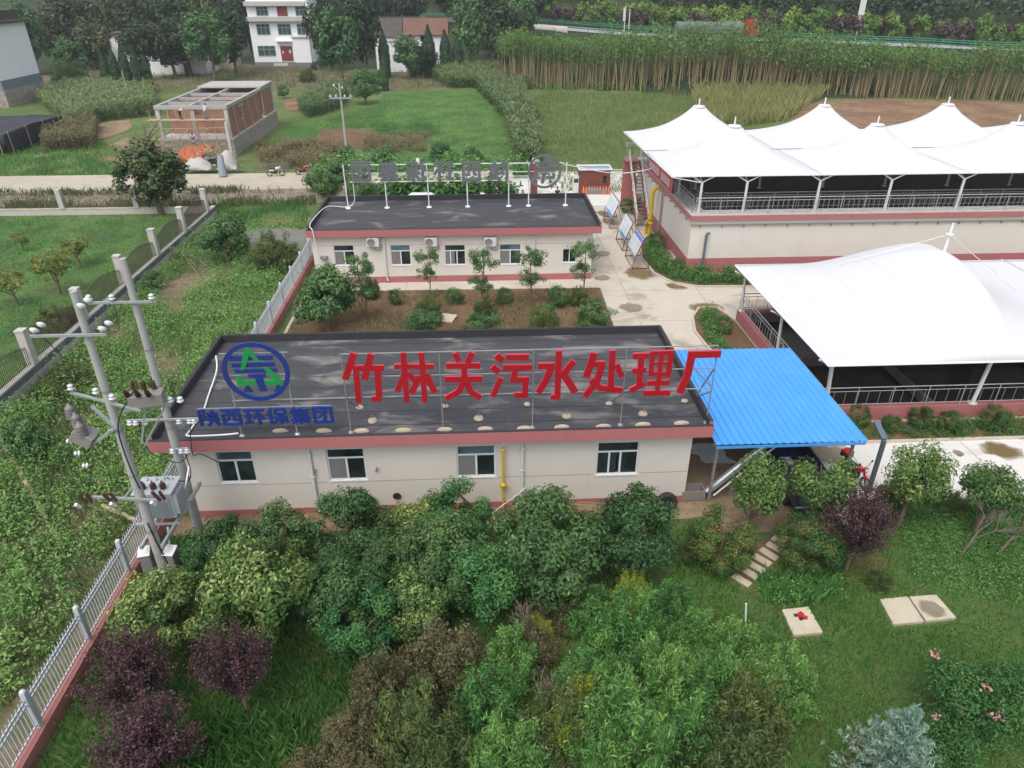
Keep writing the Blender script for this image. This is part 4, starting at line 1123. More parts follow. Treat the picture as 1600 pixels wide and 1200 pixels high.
m = MB(); m.box(12.5, 13.0, 23.6, 23.66, .87, 1.0); m.box(12.5, 13.0, 23.9, 23.96, .87, 1.0); m.box(12.5, 12.56, 23.66, 23.9, .87, 1.0); m.box(12.94, 13.0, 23.66, 23.9, .87, 1.0); m.box(12.56, 12.94, 23.66, 23.9, .87, .9)
tag(m.build('tray', M['greywhite']), 'small pale tray lying in the dark truck bed', 'tray')

# ------------------------------------------------------------------ street lamps
def lamp(label, base, h, tip):
    base = Vector(base); t = thing('street_lamp', label, 'street lamp', base)
    m = MB(); m.box(-.075, .075, -.075, .075, .03, h); m.build('post', M['lampgrey'], t, .01)
    m = MB(); m.box(-.16, .16, -.16, .16, 0, .03); m.build('base_plate', M['lampgrey'], t)
    d = Vector(tip) - base - Vector((0, 0, h)); m = MB(); m.bar((0, 0, h + .05), (d.x, d.y, h + .05 + d.z), .24, .09); m.build('lamp_head', M['lampgrey'], t, .01)
    return t
lb = at(1358, 764, 0)
lamp('blue grey street lamp with a flat arm beside the pale yard', lb, 2.45, at(1369, 660, 2.75))
l2 = at(1095, 431, 0)
lamp('slim grey street lamp in the hedge below the raised tank', l2, 3.05, l2 + Vector((.24, .0, 3.10)))

# ------------------------------------------------------------------ white picket fence on its red base
fx = -12.45
fe = thing('metal_fence', 'long white steel picket fence on a faded red base along the plant edge', 'fence', (fx, 30, 0))
m = MB(); m.box(fx - .16, fx + .16, 7, 54.5, -.05, .52); on(fe, m.build('base_wall', M['pinkwall']))
ysp = [7.2 + 2.95 * k for k in range(17)]
for i, y in enumerate(ysp):
    m = MB(); m.box(fx - .07, fx + .07, y - .07, y + .07, .52, 1.92); m.lathe([(.085, 0), (.085, .05), (.05, .09), (0, .11)], (fx, y, 1.92), 10)
    on(fe, m.build('post', M['fencepaint']))
    if i == len(ysp) - 1: break
    y2 = ysp[i + 1]
    m = MB()
    for z in (.66, 1.50, 1.66): m.box(fx - .02, fx + .02, y + .07, y2 - .07, z - .025, z + .025)
    n = 20
    for k in range(1, n):
        yy = y + (y2 - y) * k / n
        m.box(fx - .014, fx + .014, yy - .014, yy + .014, .58, 1.80); m.lathe([(.016, 0), (.012, .03), (0, .07)], (fx, yy, 1.80), 4)
    on(fe, m.build('picket_panel', M['fencepaint']))
# ------------------------------------------------------------------ concrete-post wall of the left field
wx = -23.45
gw = thing('field_wall', 'grey field wall with square concrete posts and arched iron bars beside the weedy bank', 'wall', (wx, 38, 0))
m = MB(); m.box(wx - .14, wx + .16, 4, 64.4, -.1, .55); on(gw, m.build('base_wall', M['conc_post']))
m = MB(); m.box(wx - .12, wx + .14, 4, 64.38, .55, .93); on(gw, m.build('tile_course', M['tilewall']))
m = MB(); m.box(wx - .17, wx + .17, 4, 64.38, .93, 1.02); on(gw, m.build('coping', M['conc_post']))
def bars_panel(a, b, z0, hz, lean=0):
    a, b = Vector(a), Vector(b); L = (b - a).length; n = int(L / .14); m = MB(); top = []
    for k in range(n + 1):
        f = k / n; p = a.lerp(b, f); h = hz + .45 * math.sin(PI * f)
        m.tube([p + Vector((0, 0, z0)), p + Vector((0, 0, z0 + h))], .021, 4, cap=False); top.append(p + Vector((0, 0, z0 + h - .1)))
    m.tube(top, .016, 5); m.tube([a + Vector((0, 0, z0 + .12)), b + Vector((0, 0, z0 + .12))], .016, 5)
    return m
py_ = [5.9 + 5.66 * k for k in range(11)]
for i, y in enumerate(py_):
    y = min(y, 62.9)
    m = MB(); m.box(wx - .21, wx + .21, y - .21, y + .21, 1.02, 2.92); m.box(wx - .235, wx + .235, y - .235, y + .235, 2.92, 2.98)
    on(gw, m.build('post', M['conc_post']))
    if i < len(py_) - 1: on(gw, bars_panel((wx, y + .21, 0), (wx, min(py_[i + 1], 62.9) - .21, 0), 1.02, 1.05).build('bar_panel', M['rust']))
gb = thing('field_wall', 'low grey field wall with concrete posts crossing behind the left field', 'wall', (-50, 64, 0))
m = MB(); m.box(-110, wx - .22, 63.75, 64.0, .3, 1.0); on(gb, m.build('base_wall', M['conc_post']))
m = MB(); m.box(-110, wx - .22, 63.72, 64.03, 1.0, 1.08); on(gb, m.build('coping', M['slab']))
for k in range(9):
    x = -29.9 - 6.4 * k
    m = MB(); m.box(x - .21, x + .21, 63.66, 64.09, 1.08, 2.75); on(gb, m.build('post', M['conc_post']))
    x2 = -23.7 - 6.4 * k if k else wx - .25
    on(gb, bars_panel((x + .21, 63.88, 0), (x + (6.4 if k else x2 - x) - .21, 63.88, 0), 1.08, .95).build('bar_panel', M['rust']))
# stone bank under the road
sb = MB(); r = random.Random(3)
P = []
for k in range(70):
    x = -80 + k * (67.5 / 69.0)
    P.append([(x, 68.6 + r.uniform(-.12, .12), -.05), (x, 69.3 + r.uniform(-.1, .1), .5 + r.uniform(-.1, .1)), (x, 70.6, .83 + r.uniform(-.02, .1))])
sb.grid(P)
for i, f in enumerate(sb.f): sb.f[i] = f[::-1]
tag(sb.build('stone_bank', M['drywall']), 'rough dry stone bank holding up the pale village road', 'stone bank')

# ------------------------------------------------------------------ power poles and transformer
def insul(mb, p, s=1.0, ax=None, m=0):
    Mx = ax.to_track_quat('Z', 'Y').to_matrix() if ax is not None else None
    mb.lathe([(0, 0), (.03 * s, 0), (.03 * s, .05 * s), (.10 * s, .07 * s), (.11 * s, .1 * s), (.05 * s, .13 * s), (.05 * s, .15 * s), (.085 * s, .17 * s), (.08 * s, .2 * s), (.03 * s, .23 * s), (0, .24 * s)], p, 12, m, True, Mx)
def zat(px, py, p):           # height above the ground point p that shows at pixel row py
    q = aty(px, py, p.y); return q.z
def pole(label, base, top_px, r0=.175, r1=.10):
    z = zat(*top_px, base); t = thing('power_pole', label, 'power pole', base)
    m = MB(); m.tube([(0, 0, -.1), (0, 0, z * .5), (0, 0, z)], [r0, (r0 + r1) / 2, r1], 16); m.build('shaft', M['conc_pole'], t)
    for k, zz in enumerate([z * .25, z * .45, z * .6, z * .72]):
        b = MB(); rr = r0 + (r1 - r0) * zz / z + .012; b.lathe([(rr, 0), (rr, .06)], (0, 0, zz), 16); b.build('clamp', M['dullsteel'], t)
    return t, z
b1, b2_ = at(268, 925, 0), at(315, 840, 0)
pl1, z1 = pole('near grey concrete power pole with a crossarm of white disc insulators', b1, (112, 455))
pl2, z2 = pole('rear grey concrete power pole with three small insulators, next to the office corner', b2_, (180, 404))
def arm(par, x0, x1, y, z, wd=.07):
    m = MB(); m.box(x0, x1, y - wd / 2, y + wd / 2, z - wd / 2, z + wd / 2); return m.build('crossarm', M['steel'], par)
# near pole: top crossarm
za = zat(120, 519, b1); xa0, xa1 = aty(53, 519, b1.y).x - b1.x, aty(172, 519, b1.y).x - b1.x
arm(pl1, xa0, xa1, -.2, za)
m = MB()
for x, z in ((xa0 + .18, za + .06), (xa1 - .05, za + .06), (.22, za + .75)):
    for q in (0, .22):
        m.lathe([(0, -.06), (.04, -.05), (.12, 0), (.12, .03), (.05, .07), (0, .08)], (x + q * .45, -.25 + q, z + .12 + q * .3), 14, 0, True, Matrix.Rotation(R(-60), 3, 'X'))
m.build_each('insulator', M['porcelain'], pl1)
# rear pole crossarm
zb = zat(205, 469, b2_); xb0, xb1 = aty(142, 470, b2_.y).x - b2_.x, aty(247, 468, b2_.y).x - b2_.x
arm(pl2, xb0, xb1, -.16, zb)
m = MB()
for x in (xb0 + .05, xb0 + .75, xb1 - .1): insul(m, (x, -.16, zb + .04), 1.0)
m.build_each('insulator', M['porcelain'], pl2)
# equipment arms on the near pole
zc = zat(170, 632, b1)
m = MB(); m.bar((-1.1, .15, zc + .35), (.95, -.25, zc - .1), .07); m.bar((.35, -.1, zc - .2), (1.6, .3, zc - .25), .06); m.bar((.9, .1, zc - .25), (.55, 0, zc - 1.4), .06); m.bar((1.45, .2, zc - .25), (.6, .05, zc - 1.5), .05)
m.build('crossarm', M['steel'], pl1)
m = MB()
for x, y, z in ((-1.05, .15, zc + .4), (-.35, .1, zc + .28), (.15, -.05, zc + .15), (1.6, .3, zc - .2), (1.9, .3, zc - .2)): insul(m, (x, y, z), 1.0)
m.build_each('insulator', M['porcelain'], pl1)
m = MB(); m.obox((1.05, .1, zc + .12), .95, .45, .42, Matrix.Rotation(R(12), 3, 'Z')); m.build('switch_box', M['greypor'], pl1, .03)
m = MB()
for k in range(6): 
    p = Vector((.65 + .3 * (k % 3), -.12 + .4 * (k // 3), zc + .33)); m.lathe([(.05, 0), (.085, .03), (.05, .06), (.08, .09), (.05, .12), (.075, .15), (.045, .18), (.07, .21), (.03, .28)], p, 10, 0, True, Matrix.Rotation(R(25 if k < 3 else -5), 3, 'X'))
m.build_each('bushing', M['brownpor'], pl1)
zd = zat(140, 690, b1)
m = MB(); m.bar((-.05, -.1, zd + .6), (-.55, 0, zd + 1.25), .08); m.bar((.0, -.15, zd + .55), (-.95, -.1, zd - .1), .08); m.bar((-.2, -.2, zd + .45), (.0, 0, zd + .5), .08); m.build('bracket', M['steel'], pl1)
m = MB()
m.obox((-1.05, .0, zd + .22), .62, .55, .42, Matrix.Rotation(R(35), 3, 'Y')); m.build('breaker_body', M['greypor'], pl1, .03)
m = MB()
for q in ((-1.15, .05, zd + .5), (-1.0, -.15, zd + .3), (-1.3, .15, zd + .75)):
    m.lathe([(k * 1.35, z_ * 1.3) for k, z_ in [(.06, 0), (.13, .04), (.07, .08), (.13, .12), (.07, .16), (.12, .2), (.07, .24), (.11, .28), (.05, .32), (.02, .42)]], q, 12)
m.build_each('bushing', M['greypor'], pl1)
m = MB()
for q in ((-1.35, -.1, zd + .1), (-1.15, -.25, zd - .25), (-.95, -.4, zd - .6)): insul(m, q, .9, Vector((-.6, -.4, .3)))
m.build_each('insulator', M['porcelain'], pl1)
# drop-out fuses lower on the near pole
ze = zat(180, 775, b1)
m = MB(); m.bar((-1.35, -.2, ze + .15), (.9, -.2, ze - .1), .07); m.bar((-.4, -.2, ze + .05), (0, 0, ze + .5), .05); m.build('crossarm', M['steel'], pl1)
m = MB()
for x in (-1.5, -.75, .75):
    m.cyl((x, -.3, ze), (x - .15, -.35, ze + .38), .055, n=8); m.cyl((x + .12, -.25, ze), (x + .05, -.3, ze + .36), .05, n=8)
m.build_each('fuse', M['brownpor'], pl1)
m = MB()
for x in (-1.68, -.62, .62):
    m.cyl((x, -.4, ze - .08), (x - .05, -.5, ze + .1), .06, n=8)
m.build_each('fuse_tube', M['porcelain'], pl1)
# meter boxes strapped low on the near pole
zf = 1.55
for sx, q in ((-.42, 12), (.42, -10)):
    m = MB(); m.obox((sx, -.05, zf - .1), .34, .38, .95, Matrix.Rotation(R(q), 3, 'Z')); o = m.build('meter_box', M['dullsteel'], pl1, .015)
    m = MB(); m.obox((sx, -.08, zf + .42), .38, .42, .035, Matrix.Rotation(R(q), 3, 'Z') @ Matrix.Rotation(R(18), 3, 'X')); m.build('lid', M['greywhite'], o)
# transformer on a two-beam platform between the poles
tc = aty(250, 778, 19.9)
tf = thing('transformer', 'light grey pole transformer with three brown bushings, on the platform between the poles', 'transformer', (tc.x, tc.y, tc.z - .62))
m = MB(); m.box(-.6, .6, -.42, .42, .06, 1.12); m.build('tank', M['xfmr'], tf, .04)
m = MB()
for k in range(22): m.box(-.52 + k * .049, -.505 + k * .049, -.60, -.42, .2, 1.0)
for k in range(12): m.box(.60, .74, -.36 + k * .062, -.345 + k * .062, .2, 1.0)
m.build('cooling_fin', M['xfmr'], tf)
m = MB(); m.box(-.66, .66, -.5, .5, 1.12, 1.17); m.build('cover', M['xfmr'], tf, .01)
for x, y in ((-.35, -.2), (0, -.2), (.32, -.2)):
    m = MB(); m.lathe([(.07, 0), (.11, .04), (.07, .08), (.11, .12), (.07, .16), (.1, .2), (.04, .25), (.02, .33)], (x, y, 1.17), 12); m.build_each('bushing', M['brownpor'], tf)
for x in (-.4, -.1, .15, .42):
    m = MB(); m.lathe([(.04, 0), (.06, .03), (.03, .12), (.015, .2)], (x, .28, 1.17), 10); m.build_each('bushing', M['porcelain'], tf)
pf = thing('platform', 'steel beam platform spanning the two concrete power poles', 'platform', (tc.x, tc.y, tc.z - .7))
m = MB(); zp = tc.z - .70
for dx in (-.42, .42): m.bar((b1.x + dx * .8, b1.y - .3, zp), (b2_.x + dx * .8, b2_.y + .35, zp), .09, .14)
for y in (19.3, 20.5): m.bar((tc.x - .75, y, zp + .05), (tc.x + .75, y, zp + .05), .07)
on(pf, m.build('beam', M['steel']))
m = MB(); m.bar((b1.x + .3, b1.y, zp - 1.0), (tc.x + .35, tc.y - .7, zp), .06); m.bar((b2_.x + .3, b2_.y, zp + 1.1), (tc.x + .5, tc.y + .2, zp), .05); on(pf, m.build('strut', M['steel']))
# service rack on the rear pole and slack black cables
zg = aty(297, 694, b2_.y).z
m = MB(); m.bar((-.1, -.3, zg), (.55, -.3, zg + .03), .06); m.build('crossarm', M['steel'], pl2)
m = MB()
for x in (.0, .3, .5): insul(m, (x, -.3, zg - .2), 1.0)
m.build_each('insulator', M['porcelain'], pl2)
zh = aty(250, 651, b2_.y).z
m = MB(); m.bar((-1.3, -.2, zh), (1.1, -.2, zh), .07); m.build('crossarm', M['steel'], pl2)
m = MB()
for x in (-1.2, -1.0, -.7, .45, .8, .95): insul(m, (x, -.2, zh - .22), 1.0)
m.build_each('insulator', M['porcelain'], pl2)
V = Vector
q1 = V(b1); q2 = V(b2_)
for i, (pts, rr, lb) in enumerate([
    ([q2 + V((-.9, -.2, zh - .1)), q2 + V((-.8, -.3, zh - 1.2)), q2 + V((.1, -.4, zg - .5)), q2 + V((.5, -.35, zg - .2))], .018, 'black service cable looping from the rear pole crossarm to its lower rack'),
    ([q2 + V((.4, -.3, zg - .1)), q2 + V((.45, -.35, zg - .9)), q2 + V((.2, -.3, zg - 1.4)), V((tc.x + .3, tc.y + .2, tc.z + .7))], .018, 'black cable sagging from the lower rack down to the transformer'),
    ([q1 + V((.9, .1, zc + .6)), q1 + V((.3, -.3, zc - .3)), q1 + V((.1, -.25, zd)), q1 + V((.2, -.25, ze + .5)), V((tc.x - .3, tc.y - .2, tc.z + .85))], .022, 'black cable running down the near pole to the transformer'),
    ([q1 + V((.1, -.24, 3.3)), q1 + V((.2, -.24, 2.4)), q1 + V((.35, -.2, 1.2))], .03, 'thick black cable entering the meter boxes on the near pole'),
    ([q2 + V((.8, -.2, zh - .15)), q2 + V((.7, -.4, zh - 1.3)), q2 + V((.6, .4, zg - .7)), V((-9.9, 22.45, 2.6))], .018, 'black cable from the rear pole to the office wall'),
    ([q1 + V((xa0 + .3, -.2, za)), q1 + V((-.7, .0, zc + 1.2)), q1 + V((-1.0, .15, zc + .5))], .012, 'thin jumper wire below the left disc insulator of the near pole'),
    ([q1 + V((-1.2, -.1, zd + .4)), q1 + V((-1.1, -.2, zd - .9)), q1 + V((-1.4, -.3, ze + .3))], .012, 'thin jumper wire hanging from the breaker to the fuses'),
    ([q1 + V((xa1, -.1, za + .1)), q2 + V((-.5, -.4, zb - .8)), q2 + V((xb0 + .75, -.16, zb + .2))], .010, 'thin wire joining the two pole tops')]):
    cable('power_cable', lb, pts, rr, 'cable', 'cable')
cable('roof_cable', 'pale cable sagging from the rear sign over to the raised tank canopy', [(6.4, 52.85, aty(878, 256, 52.85).z), (10.0, 54, 5.9), (12.4, 54.5, 5.85), (14.9, 55.2, 6.3), (15.4, 55.5, 6.8)], .03)

# ------------------------------------------------------------------ things around the front wall
t = thing('tyre', 'worn black tyre leaning on the front office wall at its right end', 'tyre', tuple(at(1040, 798, 0)))
rot = Matrix.Rotation(R(4), 3, 'Z') @ Matrix.Rotation(R(80), 3, 'X')
m = MB(); m.lathe([(.23, -.1), (.36, -.12), (.42, -.08), (.435, 0), (.42, .08), (.36, .12), (.23, .1), (.21, 0), (.23, -.1)], (0, 0, .43), 28, 0, True, rot); m.build('tread', M['rubber'], t)
m = MB(); m.lathe([(.0, .03), (.1, .03), (.12, .08), (.2, .06), (.22, .0)], (0, 0, .43), 20, 0, True, rot); m.build('wheel_hub', M['black'], t)
pA = at(787, 805, 0)
yp2 = thing('gas_pipe', 'thin yellow gas pipe with a valve standing against the front office wall', 'pipe', (pA.x, 22.3, 0))
m = MB(); m.cyl((0, 0, 0), (0, 0, aty(787, 703, 22.3).z), .05, n=10); m.lathe([(.065, 0), (.065, .06), (0, .07)], (0, 0, aty(787, 703, 22.3).z), 10); m.build('pipe', M['yellow'], yp2)
m = MB(); zv = aty(787, 757, 22.3).z; m.lathe([(.06, 0), (.12, .03), (.13, .1), (.08, .16), (.05, .2)], (0, 0, zv - .1), 12); m.bar((.08, -.05, zv), (.26, -.06, zv - .1), .04); m.build('valve', M['yellow'], yp2)
cable('hose', 'pale hose trailing from the yellow gas pipe to the ground', [(pA.x + .9, 22.35, 1.05), (pA.x + .45, 22.2, .75), (pA.x - .3, 22.0, .25), (pA.x - .6, 21.8, .05)], .025, 'greywhite', 'hose')
m = MB(); a, b = aty(706, 762, 22.42), at(738, 792, .2); m.cyl(a, b, .045, n=8); tag(m.build('leaning_pole', M['brown_steel']), 'dark red steel pole leaning on the front wall above the shrubs', 'pole')
m = MB(); r = random.Random(21)
ba_, bb_ = at(812, 790, .55), at(1010, 800, .35)
for k in range(420):
    f = r.random(); p = ba_.lerp(bb_, f); p = p + V((0, r.uniform(-.28, .3), r.uniform(-.25, .16)))
    d = V((r.uniform(.5, 1.1), r.uniform(-.12, .12), r.uniform(-.16, .1)))
    m.tube([p - d * .5, p + V((0, 0, .03)), p + d * .5], [.006, .010, .004], 3, cap=False, smooth=False)
tag(m.build('brushwood_heap', M['straw']), 'long heap of dry tan brushwood along the front wall', 'brushwood')
m = MB(); a = at(845, 796, .62); m.obox((a.x, 21.9, .55), 1.9, .26, .05, Matrix.Rotation(R(2), 3, 'Z')); tag(m.build('plank', M['greywhite']), 'pale plank lying on the brushwood heap', 'plank')
m = MB(); r = random.Random(22)
for k in range(60):
    f = r.random(); p = at(870, 806, .1).lerp(at(1000, 808, .1), f) + V((0, r.uniform(-.2, .2), r.uniform(0, .12))); d = V((r.uniform(.3, .7), r.uniform(-.1, .1), r.uniform(-.03, .03)))
    m.tube([p - d, p + d], .014, 4)
tag(m.build('stick_pile', M['deadwood']), 'low pile of grey sticks in front of the brushwood heap', 'sticks')
m = MB(); a = at(320, 805, 0)
for dx in (0, .5, 1.0): m.box(a.x + dx, a.x + dx + .06, a.y, a.y + .3, 0, .3)
m.box(a.x - .1, a.x + 1.2, a.y - .003, a.y + .04, .3, .34); m.box(a.x - .1, a.x + 1.2, a.y + .26, a.y + .303, .3, .34)
tag(m.build('timber_rack', M['timber']), 'low brown timber rack at the left foot of the front wall', 'rack')

# ------------------------------------------------------------------ notice boards by the road
def board(label, y0, y1, head):
    """panel leans back to the right over its steel stand; it faces the road on the left"""
    t = thing('notice_board', label, 'notice board', (11.47, (y0 + y1) / 2, 0))
    h0, h1, w2 = .9, 2.2, (y1 - y0) / 2
    lx = lambda z: (z - h0) * .41
    fr = MB()
    for y in (-w2, w2):
        fr.bar((lx(h0) - .10, y, 0), (lx(h0) + .03, y, h0), .06); fr.bar((lx(h0) + .05, y, h0), (lx(h1) + .05, y, h1 + .04), .06)
        fr.bar((1.15, y, 0), (lx(h1) - .05, y, h1 - .3), .05); fr.bar((-.1, y, .05), (1.15, y, .05), .045)
    for z in (h0 - .03, h1 + .03): fr.bar((lx(z) + .05, -w2, z), (lx(z) + .05, w2, z), .06)
    fr.bar((-.1, -w2, .08), (-.1, w2, .08), .04)
    fr.build('frame', M['brown_steel'], t)
    def slab(mb, ya, yb_, za, zb_, off, th=.02):
        q = [(lx(za) - off, ya, za), (lx(za) - off, yb_, za), (lx(zb_) - off, yb_, zb_), (lx(zb_) - off, ya, zb_)]
        b = [(x + th, y, z) for x, y, z in q]
        mb.add(q + b, [(3, 2, 1, 0), (4, 5, 6, 7), (0, 1, 5, 4), (1, 2, 6, 5), (2, 3, 7, 6), (3, 0, 4, 7)])
    m = MB(); slab(m, -w2 + .02, w2 - .02, h0, h1, 0, .04); m.build('panel', M['paper'], t)
    if head == 'top':
        m = MB(); slab(m, -w2 + .04, w2 - .04, h1 - .26, h1 - .02, .006); m.build('header_band', M['boardblue'], t)
        m = MB(); slab(m, -w2 + .04, w2 - .04, h0 + .02, h0 + .12, .006); m.build('footer_band', M['boardgreen'], t)
    else:
        m = MB(); slab(m, -w2 + .04, w2 * .3, h0 + .02, h0 + .22, .006); m.build('footer_band', M['boardblue'], t)
        m = MB(); slab(m, w2 * .3, w2 - .04, h0 + .02, h0 + .2, .006); m.build('footer_band', M['boardgreen'], t)
    r = random.Random(int(y0 * 10)); m = MB()
    for k in range(7):
        z = h1 - .38 - k * .105; y = w2 - .2
        while y > -w2 + .5:
            ye = max(-w2 + .2, y - r.uniform(.2, .7))
            if r.random() < .7: slab(m, ye, y, z, z + .035, .004)
            y = ye - .14
    m.build('print', M['ink'], t)
    return t
board('white notice board with a blue header, nearest of the three by the hedge kerb', 49.2, 51.97, 'top')
board('white notice board with a blue footer, middle one by the foot of the stair', 53.2, 56.0, 'low')
board('white notice board with a blue footer, farthest of three, before the round shrub', 59.05, 62.4, 'low')

# ------------------------------------------------------------------ foliage library: every leaf is a real little face with its own tint
def unit(v):
    return v / np.maximum(np.linalg.norm(v, axis=-1, keepdims=True), 1e-9)
def leaf_quads(rg, P, Nn, L, W, up=0.0):
    """diamond leaves at P facing Nn; returns (n,4,3)"""
    n = len(P)
    a = rg.normal(size=(n, 3)); a[:, 2] += up
    u = unit(a - Nn * (a * Nn).sum(1, keepdims=True)); v = np.cross(Nn, u)
    L = np.asarray(L).reshape(-1, 1) if np.ndim(L) else L
    W = np.asarray(W).reshape(-1, 1) if np.ndim(W) else W
    bend = Nn * L * .10
    return np.stack([P - u * L / 2 - bend, P + v * W / 2, P + u * L / 2 - bend, P - v * W / 2], 1)
def quad_mesh(name, Q, tint, mats, matidx=None, extra=None):
    """Q (n,4,3) quads, tint (n,), optional extra MB for stems (last material slot)"""
    n = len(Q)
    V_ = Q.reshape(-1, 3); nv = len(V_); loops = np.arange(nv, dtype=np.int32); starts = np.arange(0, nv, 4, dtype=np.int32); tot = np.full(n, 4, np.int32)
    mi = np.zeros(n, np.int32) if matidx is None else matidx
    tt = np.asarray(tint, np.float32)
    if extra is not None and extra.v:
        ev = np.array(extra.v); V_ = np.concatenate([V_, ev]);
        el = [i + nv for f in extra.f for i in f]; es = []; c = nv
        for f in extra.f: es.append(c); c += len(f)
        loops = np.concatenate([loops, np.array(el, np.int32)]); starts = np.concatenate([starts, np.array(es, np.int32)]); tot = np.concatenate([tot, np.array([len(f) for f in extra.f], np.int32)])
        mi = np.concatenate([mi, np.full(len(extra.f), len(mats) - 1, np.int32)]); tt = np.concatenate([tt, np.full(len(extra.f), .5, np.float32)])
    me = bpy.data.meshes.new(name)
    me.vertices.add(len(V_)); me.vertices.foreach_set('co', V_.astype(np.float32).ravel())
    me.loops.add(len(loops)); me.loops.foreach_set('vertex_index', loops)
    me.polygons.add(len(starts)); me.polygons.foreach_set('loop_start', starts); me.polygons.foreach_set('loop_total', tot)
    for m_ in mats: me.materials.append(m_)
    me.polygons.foreach_set('material_index', mi.astype(np.int32))
    at_ = me.attributes.new('tint', 'FLOAT', 'FACE'); at_.data.foreach_set('value', tt)
    me.update(calc_edges=True); me.validate()
    return me
def crown_cloud(rg, n, rad, lumps=14, lump_r=.42, leaf=.1, ratio=.5, fill=.5, top_bias=0.0, tip=0.0, squash_bottom=.8, cen=(0, 0, 0), up=.5):
    """leaves gathered in lumps on and inside an ellipsoid (radii rad)"""
    rad = np.array(rad)
    d = unit(rg.normal(size=(lumps, 3))); d[:, 2] = np.where(d[:, 2] < 0, d[:, 2] * squash_bottom, d[:, 2])
    lc = d * (fill + (1 - fill) * rg.random((lumps, 1))) * (1 - lump_r * .55)
    lr = lump_r * rg.uniform(.65, 1.25, lumps); lt = rg.uniform(-.16, .16, lumps)
    k = rg.integers(0, lumps, n)
    q = unit(rg.normal(size=(n, 3))); rr = rg.random(n) ** .38
    loc = lc[k] + q * (lr[k] * rr)[:, None]
    Nn = unit(q * .9 + loc * .5 + rg.normal(size=(n, 3)) * .55 + np.array([0, 0, .45]))
    P = loc * rad + np.array(cen)
    L = leaf * rg.uniform(.65, 1.35, n)
    Q = leaf_quads(rg, P, Nn, L, L * ratio, up)
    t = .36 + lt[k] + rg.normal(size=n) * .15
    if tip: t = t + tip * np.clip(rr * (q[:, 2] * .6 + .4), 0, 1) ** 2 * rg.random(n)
    return Q, np.clip(t, 0, 1)
def trunk_mb(rg, h, r, limbs=5, spread=.6, mb=None, lean=0.0):
    mb = mb or MB()
    j = lambda s: rg.uniform(-s, s)
    pts = [Vector((0, 0, -.1)), Vector((j(.03) * h, j(.03) * h, h * .35)), Vector((j(.05) * h + lean, j(.05) * h, h * .7)), Vector((j(.06) * h + lean * 1.5, j(.06) * h, h))]
    mb.tube(pts, [r * 1.15, r * .85, r * .6, r * .25], 7)
    for i in range(limbs):
        f = rg.uniform(.3, .85); p = pts[0].lerp(pts[3], f); a = rg.uniform(0, 2 * PI); l = spread * rg.uniform(.6, 1.1)
        e = p + Vector((math.cos(a) * l, math.sin(a) * l, l * rg.uniform(.5, 1.1)))
        mid = p.lerp(e, .5) + Vector((0, 0, l * .1))
        mb.tube([p, mid, e], [r * .45, r * .3, r * .12], 5, cap=False)
    return mb
LM = {}
LM['osmanthus'] = leafmat('dark glossy evergreen leaf', (0.020, 0.052, 0.018), (0.040, 0.092, 0.030), (0.115, 0.165, 0.050))
LM['osman_yellow'] = leafmat('evergreen with yellow flush', (0.026, 0.062, 0.020), (0.075, 0.135, 0.036), (0.27, 0.29, 0.10))
LM['osman_bright'] = leafmat('bright evergreen leaf', (0.022, 0.075, 0.024), (0.048, 0.135, 0.040), (0.13, 0.22, 0.065))
LM['purple'] = leafmat('purple plum leaf', (0.030, 0.018, 0.022), (0.064, 0.038, 0.044), (0.15, 0.056, 0.066), .22)
LM['brown'] = leafmat('withered brown green leaf', (0.048, 0.050, 0.024), (0.098, 0.096, 0.048), (0.165, 0.150, 0.082))
LM['bamboo'] = leafmat('fresh feathery bamboo leaf', (0.044, 0.118, 0.034), (0.092, 0.210, 0.060), (0.20, 0.33, 0.090))
LM['bamboo_yellow'] = leafmat('yellowing bamboo leaf', (0.12, 0.19, 0.035), (0.24, 0.30, 0.05), (0.42, 0.42, 0.07))
LM['olive'] = leafmat('olive green shrub leaf', (0.040, 0.070, 0.024), (0.080, 0.120, 0.040), (0.15, 0.175, 0.060))
LM['cedar'] = leafmat('blue grey cedar needles', (0.055, 0.110, 0.090), (0.105, 0.185, 0.150), (0.19, 0.28, 0.23), .15)
LM['photinia'] = leafmat('photinia with orange tips', (0.018, 0.052, 0.016), (0.042, 0.100, 0.026), (0.30, 0.115, 0.030))
LM['pear'] = leafmat('mid green tree leaf', (0.032, 0.075, 0.022), (0.065, 0.125, 0.036), (0.22, 0.23, 0.07))
LM['hedge'] = leafmat('clipped hedge leaf', (0.020, 0.065, 0.018), (0.042, 0.115, 0.030), (0.10, 0.19, 0.045))
LM['weed'] = leafmat('rank weed leaf', (0.036, 0.094, 0.028), (0.070, 0.158, 0.043), (0.135, 0.23, 0.068))
LM['weed_dry'] = leafmat('dry olive weed leaf', (0.045, 0.066, 0.026), (0.078, 0.104, 0.040), (0.135, 0.140, 0.066))
LM['shrubby'] = leafmat('soft mid green leaf', (0.030, 0.074, 0.027), (0.060, 0.125, 0.043), (0.11, 0.18, 0.064))
LM['grass'] = leafmat('lawn grass blade', (0.048, 0.118, 0.026), (0.084, 0.178, 0.040), (0.165, 0.23, 0.072))
LM['bean'] = leafmat('bright bean leaf', (0.052, 0.140, 0.034), (0.092, 0.212, 0.050), (0.165, 0.285, 0.08))
LM['corn'] = leafmat('corn leaf', (0.042, 0.082, 0.032), (0.080, 0.130, 0.050), (0.175, 0.185, 0.085))
LM['drycrop'] = leafmat('dry crop leaf', (0.085, 0.072, 0.036), (0.125, 0.105, 0.055), (0.095, 0.120, 0.045))
LM['meadow'] = leafmat('tall meadow stalk', (0.075, 0.115, 0.036), (0.115, 0.145, 0.050), (0.19, 0.19, 0.085))
